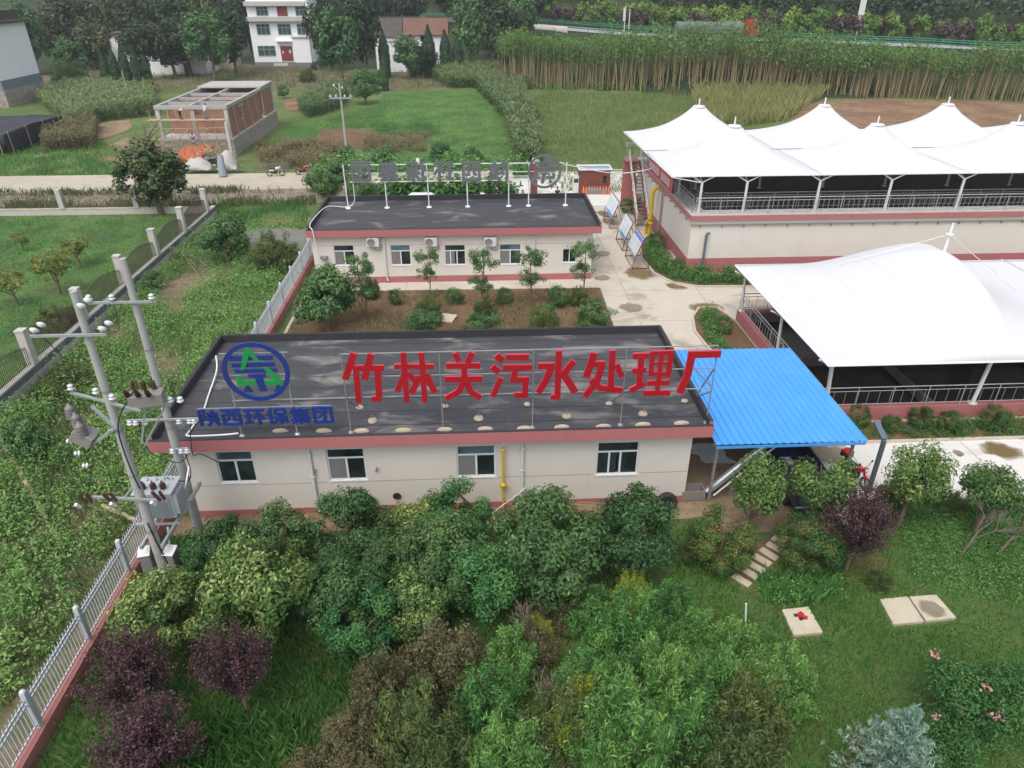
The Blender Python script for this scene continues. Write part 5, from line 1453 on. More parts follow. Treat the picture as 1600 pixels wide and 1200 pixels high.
LM['reed'] = leafmat('tan green reed', (0.10, 0.12, 0.045), (0.15, 0.165, 0.065), (0.23, 0.21, 0.105))
LM['forest'] = leafmat('dark forest leaf', (0.016, 0.036, 0.016), (0.030, 0.060, 0.024), (0.060, 0.095, 0.034), .2)
LM['forest_mid'] = leafmat('mid green tree foliage', (0.024, 0.062, 0.022), (0.045, 0.105, 0.034), (0.095, 0.16, 0.050), .2)
LM['forest_rust'] = leafmat('dull green brown foliage', (0.036, 0.046, 0.020), (0.060, 0.072, 0.030), (0.115, 0.092, 0.045), .2)
LM['conifer'] = leafmat('dark cypress foliage', (0.016, 0.048, 0.020), (0.028, 0.078, 0.030), (0.050, 0.115, 0.042), .1)
LM['roadhedge'] = leafmat('yellow green roadside foliage', (0.060, 0.115, 0.024), (0.105, 0.175, 0.036), (0.19, 0.25, 0.06))
LM['roadplum'] = leafmat('dull purple roadside foliage', (0.045, 0.030, 0.032), (0.075, 0.048, 0.050), (0.11, 0.065, 0.062), .1)
LM['magnolia'] = leafmat('magnolia leaf with brown underside', (0.016, 0.040, 0.014), (0.034, 0.066, 0.022), (0.13, 0.080, 0.034), .1)
LM['citrus'] = leafmat('yellowing orchard leaf', (0.060, 0.090, 0.022), (0.125, 0.145, 0.036), (0.26, 0.17, 0.05))
LM['flower'] = leafmat('pink blossom', (0.22, 0.08, 0.12), (0.28, 0.13, 0.15), (0.30, 0.18, 0.14), .2)
M['bamboo_culm'] = plain('tan bamboo culm', (0.31, 0.245, 0.125), 0.6, var=0.3, scale=0.7)

def plant_mesh(kind, seed):
    rg = np.random.default_rng(seed)
    st = MB()
    if kind in ('osmanthus', 'osman_yellow', 'osman_bright'):
        Q, t = crown_cloud(rg, 15000, (1, 1, .98), 46, .27, .078, .45, .62, tip=.8 if kind == 'osman_yellow' else .3, cen=(0, 0, 1.05))
        trunk_mb(rg, 1.0, .06, 5, .6, st); mats = [LM[kind], M['bark']]; mi = None
    elif kind == 'photinia':
        Q, t = crown_cloud(rg, 15000, (1, 1, .88), 60, .26, .062, .5, .92, tip=.36, cen=(0, 0, .82))
        trunk_mb(rg, .6, .05, 5, .5, st); mats = [LM[kind], M['bark']]; mi = None
    elif kind == 'pear':
        Q, t = crown_cloud(rg, 6500, (1, 1, 1.05), 34, .32, .115, .42, .45, tip=.5, cen=(0, 0, 2.0), up=1.2)
        trunk_mb(rg, 2.4, .07, 8, .8, st); mats = [LM[kind], M['bark']]; mi = None
    elif kind == 'thin':
        Q1, t1_ = crown_cloud(rg, 1700, (1.35, 1.35, 1.05), 22, .30, .15, .45, .35, tip=.35, cen=(0, 0, 3.7), up=.6)
        Q2, t2_ = crown_cloud(rg, 1300, (1.25, 1.25, .8), 20, .28, .14, .45, .3, tip=.35, cen=(.15, -.1, 2.2), up=.6)
        Q = np.concatenate([Q1, Q2]); t = np.concatenate([t1_, t2_]); trunk_mb(rg, 4.2, .06, 9, .8, st); mats = [LM['shrubby'], M['bark']]; mi = None
    elif kind == 'purple':
        Qs, ts = [], []
        nb = 80
        for b in range(nb):
            a = rg.uniform(0, 2 * PI); ph = rg.uniform(.05, 1.25); L = rg.uniform(.8, 1.15)
            d = np.array([math.cos(a) * math.sin(ph) * .8, math.sin(a) * math.sin(ph) * .8, math.cos(ph) * 1.15])
            base = np.array([0, 0, .75]); tipp = base + d * L * 1.25
            n = 180; f = rg.random(n) ** .7
            P = base + (tipp - base) * f[:, None] + rg.normal(size=(n, 3)) * .07
            Nn = unit(rg.normal(size=(n, 3)) + d * .4 + np.array([0, 0, .3])); l = .058 * rg.uniform(.7, 1.3, n)
            Qs.append(leaf_quads(rg, P, Nn, l, l * .5, .8)); ts.append(np.clip(.34 + rg.normal(size=n) * .16 + .42 * (f > .82) * rg.random(n), 0, 1))
            st.tube([Vector(base), Vector(base + (tipp - base) * .6)], [.022, .008], 4, cap=False)
        Q = np.concatenate(Qs); t = np.concatenate(ts); st.tube([(0, 0, -.1), (.02, 0, .8)], [.06, .045], 7); mats = [LM['purple'], M['bark']]; mi = None
    elif kind in ('brown', 'bamboo', 'olive', 'bamboo_yellow'):
        Qs, ts = [], []; nb = 78 if kind != 'brown' else 100
        for b in range(nb):
            a = rg.uniform(0, 2 * PI); rr = rg.random() ** .5; hh = (1.1 - .75 * rr * rr) * rg.uniform(.5, 1.2)
            tipp = np.array([math.cos(a) * rr, math.sin(a) * rr, hh * 1.1]); base = np.array([math.cos(a) * rr * .35, math.sin(a) * rr * .35, 0])
            n = 190 if kind != 'brown' else 150; f = 1 - rg.random(n) ** 1.6 * .75
            P = base + (tipp - base) * f[:, None] + rg.normal(size=(n, 3)) * np.array([.068, .068, .055])
            Nn = unit(rg.normal(size=(n, 3)) * .8 + np.array([0, 0, .75])); l = (.082 if kind == 'brown' else .115) * rg.uniform(.6, 1.3, n)
            Qs.append(leaf_quads(rg, P, Nn, l, l * (.40 if kind == 'brown' else .22), -.35))
            bt = rg.uniform(-.22, .2)
            ts.append(np.clip(.30 + bt + rg.normal(size=n) * .14 + .32 * f * rg.random(n), 0, 1))
            st.tube([Vector(base), Vector(base + (tipp - base) * .9)], [.014, .005], 4, cap=False)
        Q = np.concatenate(Qs); t = np.concatenate(ts); mats = [LM[kind], M['deadwood']]; mi = None
    elif kind == 'cedar':
        Qs, ts = [], []; H = 1.0
        for lv in range(20):
            z = .06 + .9 * lv / 19; R_ = (1 - z) * .62 + .035; nbr = 9
            for b in range(nbr):
                a = rg.uniform(0, 2 * PI); d = np.array([math.cos(a), math.sin(a), .42 - .25 * (1 - z)])
                base = np.array([0, 0, z]); L = R_ * rg.uniform(.8, 1.15)
                n = 46; f = rg.random(n); P = base + d * L * f[:, None] + rg.normal(size=(n, 3)) * .022 * (1.15 - f[:, None])
                Nn = unit(np.cross(unit(d + rg.normal(size=(n, 3)) * .5), rg.normal(size=(n, 3))))
                l = .062 * rg.uniform(.7, 1.3, n)
                Qs.append(leaf_quads(rg, P, Nn, l, l * .16, .5)); ts.append(np.clip(.40 + .35 * f + rg.normal(size=n) * .12, 0, 1))
                st.tube([Vector(base), Vector(base + d * L)], [.008, .003], 4, cap=False)
        Q = np.concatenate(Qs); t = np.concatenate(ts); st.tube([(0, 0, -.05), (0, 0, .98)], [.03, .006], 7); mats = [LM['cedar'], M['bark']]; mi = None
    elif kind == 'myrtle':
        Q, t = crown_cloud(rg, 9000, (1, 1, .85), 34, .32, .065, .5, .45, tip=.2, cen=(0, 0, 1.0))
        fl = []; 
        for b in range(3):
            a = rg.uniform(0, 2 * PI); ph = rg.uniform(.2, 1.25)
            c = np.array([math.cos(a) * math.sin(ph), math.sin(a) * math.sin(ph), 1.0 + .88 * math.cos(ph)])
            n = 13; P = c + rg.normal(size=(n, 3)) * np.array([.045, .045, .06]); fl.append(leaf_quads(rg, P, unit(rg.normal(size=(n, 3)) + [0, 0, .6]), .065, .055))
        F_ = np.concatenate(fl); mi = np.concatenate([np.zeros(len(Q), np.int32), np.ones(len(F_), np.int32)])
        Q = np.concatenate([Q, F_]); t = np.concatenate([t, rg.random(len(F_))]); trunk_mb(rg, 1.2, .06, 7, .8, st); mats = [LM['hedge'], LM['flower'], M['bark']]
    elif kind == 'round':
        Q, t = crown_cloud(rg, 4200, (1, 1, .92), 40, .30, .09, .5, .88, tip=.25, cen=(0, 0, .85))
        trunk_mb(rg, .5, .05, 4, .4, st); mats = [LM['hedge'], M['bark']]; mi = None
    elif kind == 'broad':          # big leafy shrub
        Q, t = crown_cloud(rg, 8000, (1, 1, 1.0), 40, .28, .105, .6, .5, tip=.4, cen=(0, 0, 1.0))
        trunk_mb(rg, 1.1, .06, 7, .7, st); mats = [LM['shrubby'], M['bark']]; mi = None
    elif kind == 'magnolia':
        Q, t = crown_cloud(rg, 5200, (.74, .74, 1.12), 52, .25, .10, .5, .5, tip=.6, cen=(0, 0, 1.22))
        trunk_mb(rg, 2.4, .05, 8, .5, st); mats = [LM['magnolia'], M['bark']]; mi = None
    elif kind == 'citrus':
        Q, t = crown_cloud(rg, 620, (1, 1, .85), 14, .36, .19, .5, .5, tip=.6, cen=(0, 0, 1.7)); trunk_mb(rg, 1.7, .06, 7, .8, st); mats = [LM['citrus'], M['bark']]; mi = None
    elif kind in ('forest', 'forest_mid', 'forest_rust'):
        Q, t = crown_cloud(rg, 4600, (1.1, 1.1, 1.35), 44, .28, .16, .55, .4, tip=.35, cen=(0, 0, 1.65)); trunk_mb(rg, 2.4, .07, 8, .8, st); mats = [LM[kind], M['bark']]; mi = None
    elif kind == 'conifer':
        n = 3000; z = rg.random(n) ** .9; a = rg.uniform(0, 2 * PI, n); R_ = np.clip((1 - z) * 1.1, 0, .42) ** .8 * .62 * rg.uniform(.7, 1.08, n)
        P = np.stack([np.cos(a) * R_, np.sin(a) * R_, .05 + z * 1.95], 1); Nn = unit(np.stack([np.cos(a), np.sin(a), np.full(n, .35)], 1) + rg.normal(size=(n, 3)) * .4)
        Q = leaf_quads(rg, P, Nn, .13 * rg.uniform(.6, 1.3, n), .07, 1.5); t = np.clip(.4 + rg.normal(size=n) * .18, 0, 1); st.tube([(0, 0, -.1), (0, 0, 1.8)], [.06, .01], 6); mats = [LM['conifer'], M['bark']]; mi = None
    elif kind in ('roadhedge', 'roadplum'):
        Q, t = crown_cloud(rg, 700, (1, 1, 1.15), 12, .42, .26, .6, .7, tip=.3, cen=(0, 0, 1.2)); trunk_mb(rg, .8, .06, 4, .4, st); mats = [LM[kind], M['bark']]; mi = None
    me = quad_mesh(kind + '_foliage', Q, t, mats, mi)
    tm = None
    if st.v:
        tm = bpy.data.meshes.new('trunk'); tm.from_pydata(st.v, [], st.f); tm.materials.append(mats[-1]); tm.polygons.foreach_set('use_smooth', st.sm); tm.update()
    return me, tm
PLANTS = {}
def plant_var(kind, i):
    if (kind, i) not in PLANTS: PLANTS[(kind, i)] = plant_mesh(kind, 100 + 17 * i + sum(map(ord, kind)))
    return PLANTS[(kind, i)]
NVAR = {'osmanthus': 4, 'osman_yellow': 2, 'osman_bright': 2, 'photinia': 2, 'pear': 2, 'thin': 3, 'purple': 2, 'brown': 3, 'bamboo': 3, 'olive': 2, 'forest': 4, 'forest_mid': 3, 'forest_rust': 2, 'conifer': 2, 'round': 2, 'roadhedge': 2, 'roadplum': 1, 'citrus': 2}
_cnt = {}
def plant(kind, label, cat, p, s, sz=None, group=None, rz=None, name=None, crown='crown', stem='trunk'):
    """a plant of its own: Empty at its foot > crown, trunk"""
    k = _cnt.get(kind, 0); _cnt[kind] = k + 1
    me, tm = plant_var(kind, k % NVAR.get(kind, 1))
    t = thing(name or cat.replace(' ', '_'), label, cat, tuple(p), (k * 2.4) % 6.28 if rz is None else rz, group)
    t.scale = (s, s, sz or s)
    c = bpy.data.objects.new(crown, me); C.objects.link(c); c.parent = t
    if tm is not None:
        q = bpy.data.objects.new(stem, tm); C.objects.link(q); q.parent = t
    return t
def shrub_px(kind, label, cx, cy, wpx, hc=1.0, hw=1.0, z0=0.0, **kw):
    """crown centred on photo pixel (cx,cy), half-width wpx there; hc = crown centre height in radii, hw = height stretch"""
    zc = 1.0
    for _ in range(12):
        p = at(cx, cy, z0 + zc); s = wpx * mpp(p); zc = s * hc * hw
    return plant(kind, label, kw.pop('cat', 'shrub'), (p.x, p.y, z0), s, s * hw, **kw)

# scattered cover that nobody would count: one mesh per patch
def in_poly(P, poly):
    x, y = P[:, 0], P[:, 1]; n = len(poly); ins = np.zeros(len(P), bool); j = n - 1
    for i in range(n):
        xi, yi = poly[i]; xj, yj = poly[j]
        c = ((yi > y) != (yj > y)) & (x < (xj - xi) * (y - yi) / (yj - yi + 1e-12) + xi)
        ins ^= c; j = i
    return ins
def sample_poly(rg, poly, n, clump=0.0):
    a = np.array(poly); lo, hi = a.min(0), a.max(0); out = []; tot = 0
    ph = rg.uniform(0, 6.28, (6, 2)); fr = rg.uniform(.15, .6, (6, 2)) * (2 * PI)
    while tot < n:
        P = lo + (hi - lo) * rg.random((n * 2, 2)); P = P[in_poly(P, poly)]
        if clump and len(P):
            v = sum(np.sin(P[:, 0] * fr[k, 0] * .35 + ph[k, 0]) * np.sin(P[:, 1] * fr[k, 1] * .35 + ph[k, 1]) for k in range(6)) / 3
            P = P[rg.random(len(P)) < np.clip(.5 + clump * v, 0.05, 1)]
        out.append(P); tot += len(P)
        if len(P) == 0: break
    return np.concatenate(out)[:n]
def tuft_grass(rg, P, h, w, z=0.0, lean=.45):
    n = len(P); a = rg.uniform(0, 2 * PI, n); d = np.stack([np.cos(a), np.sin(a)], 1); H = h * rg.uniform(.5, 1.4, n); ln = lean * H * rg.uniform(.2, 1.3, n)
    b = rg.uniform(0, 2 * PI, n); e = np.stack([np.cos(b), np.sin(b)], 1) * (w / 2)
    z0 = np.full(n, z) if np.ndim(z) == 0 else z
    v0 = np.column_stack([P - e, z0]); v1 = np.column_stack([P + e, z0])
    tip = np.column_stack([P + d * ln[:, None], z0 + H]); m2 = np.column_stack([P + d * (ln * .35)[:, None] + e * .8, z0 + H * .6])
    return np.stack([v0, v1, m2, tip], 1)
AVOID = []          # outlines kept free of grass
def cover(name, label, poly, parts, mat, seed, z=0.0, cat='plants', clump=0.0):
    """parts: list of (kind, count, size, width) -> one object of kind stuff"""
    rg = np.random.default_rng(seed); Qs, ts = [], []
    for kd, n, h, wd in parts:
        P = sample_poly(rg, poly, n, clump)
        for av in AVOID: P = P[~in_poly(P, av)]
        zz = np.array([terrain(*p) for p in P]) + z if z == 'terrain' else np.full(len(P), z)
        big = .5 + .5 * np.sin(P[:, 0] * .9 + seed) * np.sin(P[:, 1] * .7 + seed * 2)
        if kd == 'grass':
            Qs.append(tuft_grass(rg, P, h, wd, zz)); ts.append(np.clip(.25 + .3 * big + rg.normal(size=len(P)) * .16, 0, 1))
        elif kd in ('leafy', 'bramble'):        # low plants: a dome of leaves each
            K = 52 if kd == 'leafy' else 230
            Pr = np.repeat(P, K, 0); zr_ = np.repeat(zz, K); n2 = len(Pr); sc = np.repeat(np.clip(rg.lognormal(-.1, .38, len(P)), .4, 1.9), K)
            q = unit(rg.normal(size=(n2, 3))); q[:, 2] = np.abs(q[:, 2]); rr = rg.random(n2) ** .4
            C3 = np.column_stack([Pr + q[:, :2] * (wd * rr * sc)[:, None], zr_ + q[:, 2] * h * rr * sc])
            l = (.10 if kd == 'bramble' else .155 if h < 1 else .2) * h * rg.uniform(.6, 1.3, n2) * sc ** .5
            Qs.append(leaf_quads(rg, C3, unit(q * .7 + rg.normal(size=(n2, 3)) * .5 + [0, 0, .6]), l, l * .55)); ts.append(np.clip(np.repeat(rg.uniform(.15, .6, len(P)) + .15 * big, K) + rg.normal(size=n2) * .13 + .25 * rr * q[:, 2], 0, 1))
        elif kd == 'stalk':        # upright leafy stalks (corn, weeds): stem plus arching leaves
            K = 9; Pr = np.repeat(P, K, 0); zr_ = np.repeat(zz, K); n2 = len(Pr); H = np.repeat(h * rg.uniform(.75, 1.2, len(P)), K)
            f = rg.uniform(.15, 1.0, n2); a = rg.uniform(0, 2 * PI, n2); d = np.stack([np.cos(a), np.sin(a)], 1); L = wd * rg.uniform(.6, 1.2, n2)
            base = np.column_stack([Pr, zr_ + H * f]); tip = np.column_stack([Pr + d * (L * .9)[:, None], zr_ + H * f + L * rg.uniform(-.25, .5, n2)])
            sidev = np.column_stack([-d[:, 1], d[:, 0], np.zeros(n2)]) * (wd * .10)
            mid = (base + tip) / 2 + np.column_stack([np.zeros((n2, 2)), L * .18])
            Qs.append(np.stack([base, mid + sidev, tip, mid - sidev], 1)); ts.append(np.clip(.3 + .35 * f + rg.normal(size=n2) * .15, 0, 1))
            e = np.array([.5, .3, 0]) * h * .02; b0 = np.column_stack([P, zz]); t0 = np.column_stack([P + rg.normal(size=P.shape) * h * .05, zz + h * 1.0])
            Qs.append(np.stack([b0 - e, b0 + e, t0 + e * .5, t0 - e * .5], 1)); ts.append(np.full(len(P), .45))
    me = quad_mesh(name, np.concatenate(Qs), np.concatenate(ts), [mat])
    o = bpy.data.objects.new(name, me); C.objects.link(o)
    return tag(o, label, cat, None, 'stuff')

# ------------------------------------------------------------------ the plant's own planting
G_FRONT = 'round evergreen shrubs in front of the office'
for kd, cx, cy, w_, lb in [
        ('osmanthus', 345, 862, 48, 'round dark evergreen shrub next to the rear power pole, left end of the front row'),
        ('osmanthus', 437, 852, 54, 'round dark evergreen shrub below the first front window from the left'),
        ('osmanthus', 545, 832, 60, 'round dark evergreen shrub below the second front window, close to the wall'),
        ('osman_yellow', 650, 826, 40, 'small yellow flushed evergreen shrub by the wall below the round vent'),
        ('osman_bright', 716, 812, 52, 'brighter green evergreen shrub against the wall below the third front window'),
        ('osmanthus', 858, 855, 80, 'largest dark evergreen shrub, in front of the brushwood heap'),
        ('osmanthus', 985, 838, 66, 'round evergreen shrub near the tyre, right end of the front row'),
        ('osman_yellow', 395, 932, 78, 'wide yellow topped evergreen shrub in front of the two dark left ones'),
        ('osmanthus', 528, 930, 60, 'round dark evergreen shrub beside the yellow topped one'),
        ('osmanthus', 605, 878, 44, 'small dark evergreen shrub in the middle of the shrub group'),
        ('osmanthus', 694, 880, 68, 'tall grey green evergreen shrub in the middle of the shrub group'),
        ('osman_bright', 757, 908, 60, 'bright green round shrub at the centre, above the withered brown thicket'),
        ('osman_yellow', 655, 948, 52, 'evergreen shrub dotted with pale yellow tips, above the withered thicket'),
        ('osman_bright', 568, 975, 56, 'bright evergreen shrub at the edge of the shaded grass opening'),
        ('osman_yellow', 252, 962, 64, 'yellow green round shrub at the foot of the near power pole'),
        ('osmanthus', 318, 905, 40, 'small dark shrub squeezed between near power pole and yellow topped shrub')]:
    shrub_px(kd, lb, cx, cy, w_ * 1.24, 1.0, group=G_FRONT, name='evergreen_shrub')
for cx, cy, w_, h_, lb in [
        (366, 1042, 66, 1.25, 'purple leaved plum tree beside the shaded grass opening'),
        (203, 1052, 74, 1.0, 'purple leaved plum tree touching the white fence'),
        (222, 1172, 86, 1.0, 'purple leaved plum tree cut by the bottom edge, nearest the viewer'),
        (1343, 822, 60, 1.15, 'dark purple plum tree in front of the pale yard and street lamp')]:
    shrub_px('purple', lb, cx, cy, w_ * 1.08, 1.35, h_, cat='tree', group='purple leaved plum trees', name='plum_tree')
G_BR = 'withered brown shrubs in the foreground'
for i, (cx, cy, w_) in enumerate([(695, 1035, 88), (600, 1078, 76), (775, 1030, 72), (648, 1135, 90), (548, 1160, 72), (738, 1120, 80), (862, 955, 52), (832, 1005, 55), (690, 1205, 90), (800, 1095, 62), (590, 1220, 85), (905, 935, 40), (480, 1210, 55), (780, 1190, 75)]):
    lb = ['withered brown green shrub in the middle of the thicket, below the yellow dotted shrub', 'withered brown shrub on the left slope of the thicket beside the shaded grass', 'withered brown shrub right of the thicket centre, below the bright round shrub', 'large withered brown shrub near the bottom centre of the thicket', 'withered brown shrub at the lower left corner of the thicket', 'withered brown shrub between the thicket and the green bamboo', 'small withered shrub behind the bamboo, below the largest dark evergreen', 'withered shrub with bare twigs just left of the bamboo', 'withered brown shrub cut by the bottom edge, centre', 'withered brown shrub reaching into the bamboo from the left', 'withered brown shrub cut by the bottom edge, left of the centre one', 'smallest withered shrub at the top of the thicket', 'withered shrub at the far lower left, on the grass edge', 'withered brown shrub at the bottom under the bamboo'][i]
    if i in (2, 5, 9, 13): continue
    shrub_px('brown' if i not in (3, 8, 11) else 'olive', lb, cx, cy, w_ * (.9, .8, 1.0)[i % 3], .62, (1.3, 1.75, 1.0, 1.5)[i % 4], group=G_BR, name='withered_shrub')
TW = []
G_BA = 'feathery green bamboo clumps in the foreground'
bl = ['at the top left of the bamboo stand', 'below the largest evergreen, with upright sprays', 'in the middle of the bamboo stand', 'left of centre, hanging over the brown thicket', 'low on the left beside yellow sprays', 'at the bottom centre', 'at the bottom, right of centre', 'right of centre', 'at the upper right beside the white stake', 'at the lower right near the blue grey conifer', 'at the right edge on the open grass', 'small and pale at the upper middle', 'small, behind the upright sprays', 'cut by the bottom edge, centre', 'cut by the bottom edge, next to the conifer', 'low on the grass below the white stake', 'pale and low, standing out of the brown thicket', 'leftmost of the upper ones, by the bright round shrub', 'at the bottom edge beside the withered shrubs']
for i, (cx, cy, w_) in enumerate([(925, 955, 52), (985, 985, 62), (1030, 1050, 72), (925, 1060, 66), (885, 1132, 70), (965, 1140, 80), (1060, 1140, 76), (1112, 1072, 66), (1150, 1010, 56), (1172, 1120, 70), (1225, 1062, 52), (1092, 988, 46), (1050, 935, 44), (1000, 1205, 84), (1135, 1195, 84), (1195, 1000, 30), (755, 1090, 62), (800, 1030, 50), (795, 1185, 80)]):
    shrub_px('bamboo' if i % 5 != 4 else 'olive', 'feathery green bamboo clump ' + bl[i], cx, cy, w_ * (.95, 1.12, 1.0)[i % 3], .62, (1.3, 1.9, 1.6, 1.2)[i % 4], cat='bamboo', group=G_BA, name='bamboo_clump')
for (x, y, h_, s_, lb) in [(825, 1010, 2.0, 21, 'bare grey twigs standing out of the withered thicket'), (845, 1120, 1.7, 22, 'bare grey twigs low between thicket and bamboo'), (1140, 1150, 1.5, 23, 'bare grey twigs at the lower right of the bamboo')]:
    TW.append((lb, at(x, y, 0), h_, s_))
for (cx, cy, w_, lb) in [(908, 1085, 34, 'yellow bamboo sprays on the left of the stand'), (872, 1145, 36, 'yellow bamboo sprays low beside the withered thicket'), (842, 985, 24, 'yellow bamboo sprays above the bare twigs'), (930, 1180, 30, 'yellow bamboo sprays near the bottom edge'), (985, 920, 30, 'yellow bamboo sprays at the top of the stand'), (1160, 1075, 26, 'yellow bamboo sprays low on the right near the grass'), (1090, 1175, 28, 'yellow bamboo sprays at the bottom, right of centre')]:
    shrub_px('bamboo_yellow', lb, cx, cy, w_, .62, 2.0, cat='bamboo', group='yellow bamboo sprays', name='bamboo_clump')
p = at(1372, 1205, 0)
plant('cedar', 'blue grey conifer with drooping needle sprays at the bottom edge', 'conifer', at(1372, 1245, 0), 2.4, 3.5, name='cedar')
for cx, cy, w_, lb in [(1515, 1100, 88, 'crape myrtle with faded pink blossom in the lower right'), (1598, 1085, 70, 'crape myrtle with bright pink blossom cut by the right edge'), (1470, 1165, 70, 'dark crape myrtle with few flowers beside the conifer')]:
    shrub_px('myrtle', lb, cx, cy, w_, 1.0, cat='shrub', group='crape myrtles in the lower right', name='crape_myrtle')
for cx, cy, w_, lb in [(1180, 760, 46, 'leafy young tree in front of the conveyor pipe'), (1286, 750, 50, 'leafy young tree in front of the navy truck'), (1432, 738, 48, 'leafy young tree on the pale yard edge, right of the lamp'), (1556, 757, 46, 'leafy young tree at the right edge of the pale yard')]:
    shrub_px('pear', lb, cx, cy, w_ * 1.15, 2.0, cat='tree', group='young trees along the yard edge', name='young_tree')
for cx, cy, w_, lb in [(1128, 842, 52, 'round shrub with orange tips left of the stepping stones'), (1268, 848, 50, 'round shrub with orange tips right of the stepping stones')]:
    shrub_px('photinia', lb, cx, cy, w_ * 1.12, .82, group='round orange tipped shrubs', name='photinia_shrub')
for cx, cy, w_, lb in [(1075, 860, 24, 'small leafy bush left of the orange tipped shrub'), (1375, 905, 22, 'small pale bush at the edge of the nettle patch'), (1395, 770, 26, 'low dark bush under the yard edge, right of the plum tree'), (1490, 785, 26, 'low dark bush between the two yard edge trees')]:
    shrub_px('olive', lb, cx, cy, w_, .62, 1.2, name='small_bush')
# leafless young trees
def bare_tree(label, foot, h, seed, lean):
    r = random.Random(seed); t = thing('bare_tree', label, 'tree', tuple(foot), 0, 'leafless young trees'); m = MB()
    def br(p, d, l, rr, lev):
        e = p + d * l; mid = p.lerp(e, .5) + V((r.uniform(-.04, .04), r.uniform(-.04, .04), 0)) * l
        m.tube([p, mid, e], [rr, rr * .8, rr * .55], 5, cap=False)
        if lev == 0: return
        for k in range(4 if lev > 1 else 5):
            q = p.lerp(e, r.uniform(.45, 1.0)); a = r.uniform(0, 6.28)
            nd = (d + V((math.cos(a), math.sin(a), .25)) * .8).normalized(); br(q, nd, l * r.uniform(.5, .8), rr * .5, lev - 1)
    br(V((0, 0, -.05)), V((lean, .0, 1)).normalized(), h * .55, .06, 3)
    m.build('trunk', M['deadwood'], t); return t
bare_tree('leafless grey young tree standing in the nettle patch, left one', at(1500, 868, 0), 2.9, 4, .25)
bare_tree('leafless grey young tree at the right edge, right one', at(1557, 868, 0), 2.9, 9, .3)
for lb, p, h_, s_ in TW: bare_tree(lb, p, h_, s_, .1)['category'] = 'dead bush'
m = MB(); a = at(1163, 955, .6); m.cyl((a.x + .1, a.y - .1, 0), (a.x, a.y, .95), .03, n=8); tag(m.build('stake', M['white']), 'short white stake standing in the bamboo edge', 'stake')
# inspection slabs and stepping stones
def slab_thing(label, px, z=.11, name='concrete_slab'):
    q = [at(x, y, z) for x, y in px]; c_ = sum(q, V((0, 0, 0))) / 4; AVOID.append([tuple((c_ + (p - c_) * 1.06 + V((-.02, -.10, 0)))[:2]) for p in q])
    m = MB(); m.prism([(p.x, p.y) for p in q], -.02, z); return tag(m.build(name, M['slab'], None, .02), label, 'slab')
slab_thing('square concrete cover slab with a red toy lying on it', [(1222, 952), (1263, 948), (1286, 988), (1240, 992)])
slab_thing('pale rectangular concrete cover slab, clean left one of the pair', [(1375, 936), (1418, 932), (1444, 971), (1396, 975)])
slab_thing('brown stained concrete cover slab, right one of the pair', [(1421, 932), (1463, 929), (1494, 965), (1447, 970)])
sheet('stain', wobble(pxpoly([(1430, 938), (1452, 936), (1480, 952), (1478, 964), (1455, 968), (1442, 958)], .115), .05, 9, 3), .1145, M['wet'], 'structure')
q = at(1250, 962, .11); t = thing('toy', 'small crumpled red and black toy on the square slab', 'toy', tuple(q))
m = MB(); m.obox((0, 0, .05), .22, .16, .1, Matrix.Rotation(.5, 3, 'Z')); m.obox((.1, -.1, .04), .12, .2, .07, Matrix.Rotation(1.1, 3, 'Z')); m.build('body', M['carred'], t, .02)
m = MB(); m.obox((-.02, -.16, .04), .16, .08, .06, Matrix.Rotation(.2, 3, 'Z')); m.obox((-.16, .0, .03), .08, .1, .05); m.build('strap', M['black'], t, .01)
for i, (x0, y0, x1, y1) in enumerate([(1146, 898, 1172, 914), (1160, 888, 1184, 902), (1169, 878, 1195, 893), (1178, 867, 1204, 882), (1189, 857, 1215, 873), (1199, 848, 1226, 863), (1207, 839, 1230, 852)]):
    a, b = at(x0, y0, .05), at(x1, y1, .05); d = (b - a).normalized(); n = V((-d.y, d.x, 0)) * .145
    m = MB(); m.prism([(a - n)[:2], (b - n)[:2], (b + n)[:2], (a + n)[:2]], -.02, .05)
    tag(m.build('stepping_stone', M['slab'], None, .01), 'pale slab step in the row crossing the grass, ' + ['lowest and first', 'second from the bottom', 'third from the bottom', 'middle one', 'third from the top', 'second from the top', 'topmost'][i], 'stepping stone', 'stepping stones between the orange tipped shrubs')
sheet('step_soil', wobble(pxpoly([(1138, 905), (1165, 922), (1240, 848), (1225, 830), (1205, 832)]), .12, 5, 3), .012, M['soil'])
sheet('bare_patch', wobble(pxpoly([(1320, 880), (1375, 855), (1390, 900), (1375, 925), (1330, 920)]), .25, 6, 4), .010, M['soil'])
sheet('bare_patch', wobble(pxpoly([(440, 985), (530, 965), (545, 1010), (470, 1030)]), .3, 7, 4), .010, M['soil'])
# grass and rank weeds
AVOID.append(pxpoly([(1140, 908), (1172, 928), (1235, 858), (1215, 832), (1200, 840)]))
cover('lawn_grass', 'unmown green grass on the open lawn at the lower right', pxpoly([(1060, 850), (1240, 880), (1330, 815), (1960, 800), (2120, 1260), (1010, 1260)]), [('grass', 60000, .18, .028), ('leafy', 4000, .20, .28)], LM['grass'], 1, .0, 'grass', .5)
cover('lawn_grass', 'grass in the shaded opening and along the fence at the lower left', [(-12.2, 8), (-3.5, 8), (-3.0, 15.5), (-8, 21.2), (-12.2, 21.2)], [('grass', 30000, .30, .032)], LM['grass'], 2, .0, 'grass', .4)
cover('lawn_grass', 'grass under the shrubs and bamboo in the middle of the garden', [(-4, 8), (8, 8), (9, 20.6), (-6, 21.3), (-3.0, 15.5)], [('grass', 16000, .28, .035), ('leafy', 160, .2, .25)], LM['grass'], 3, .0, 'grass', .4)
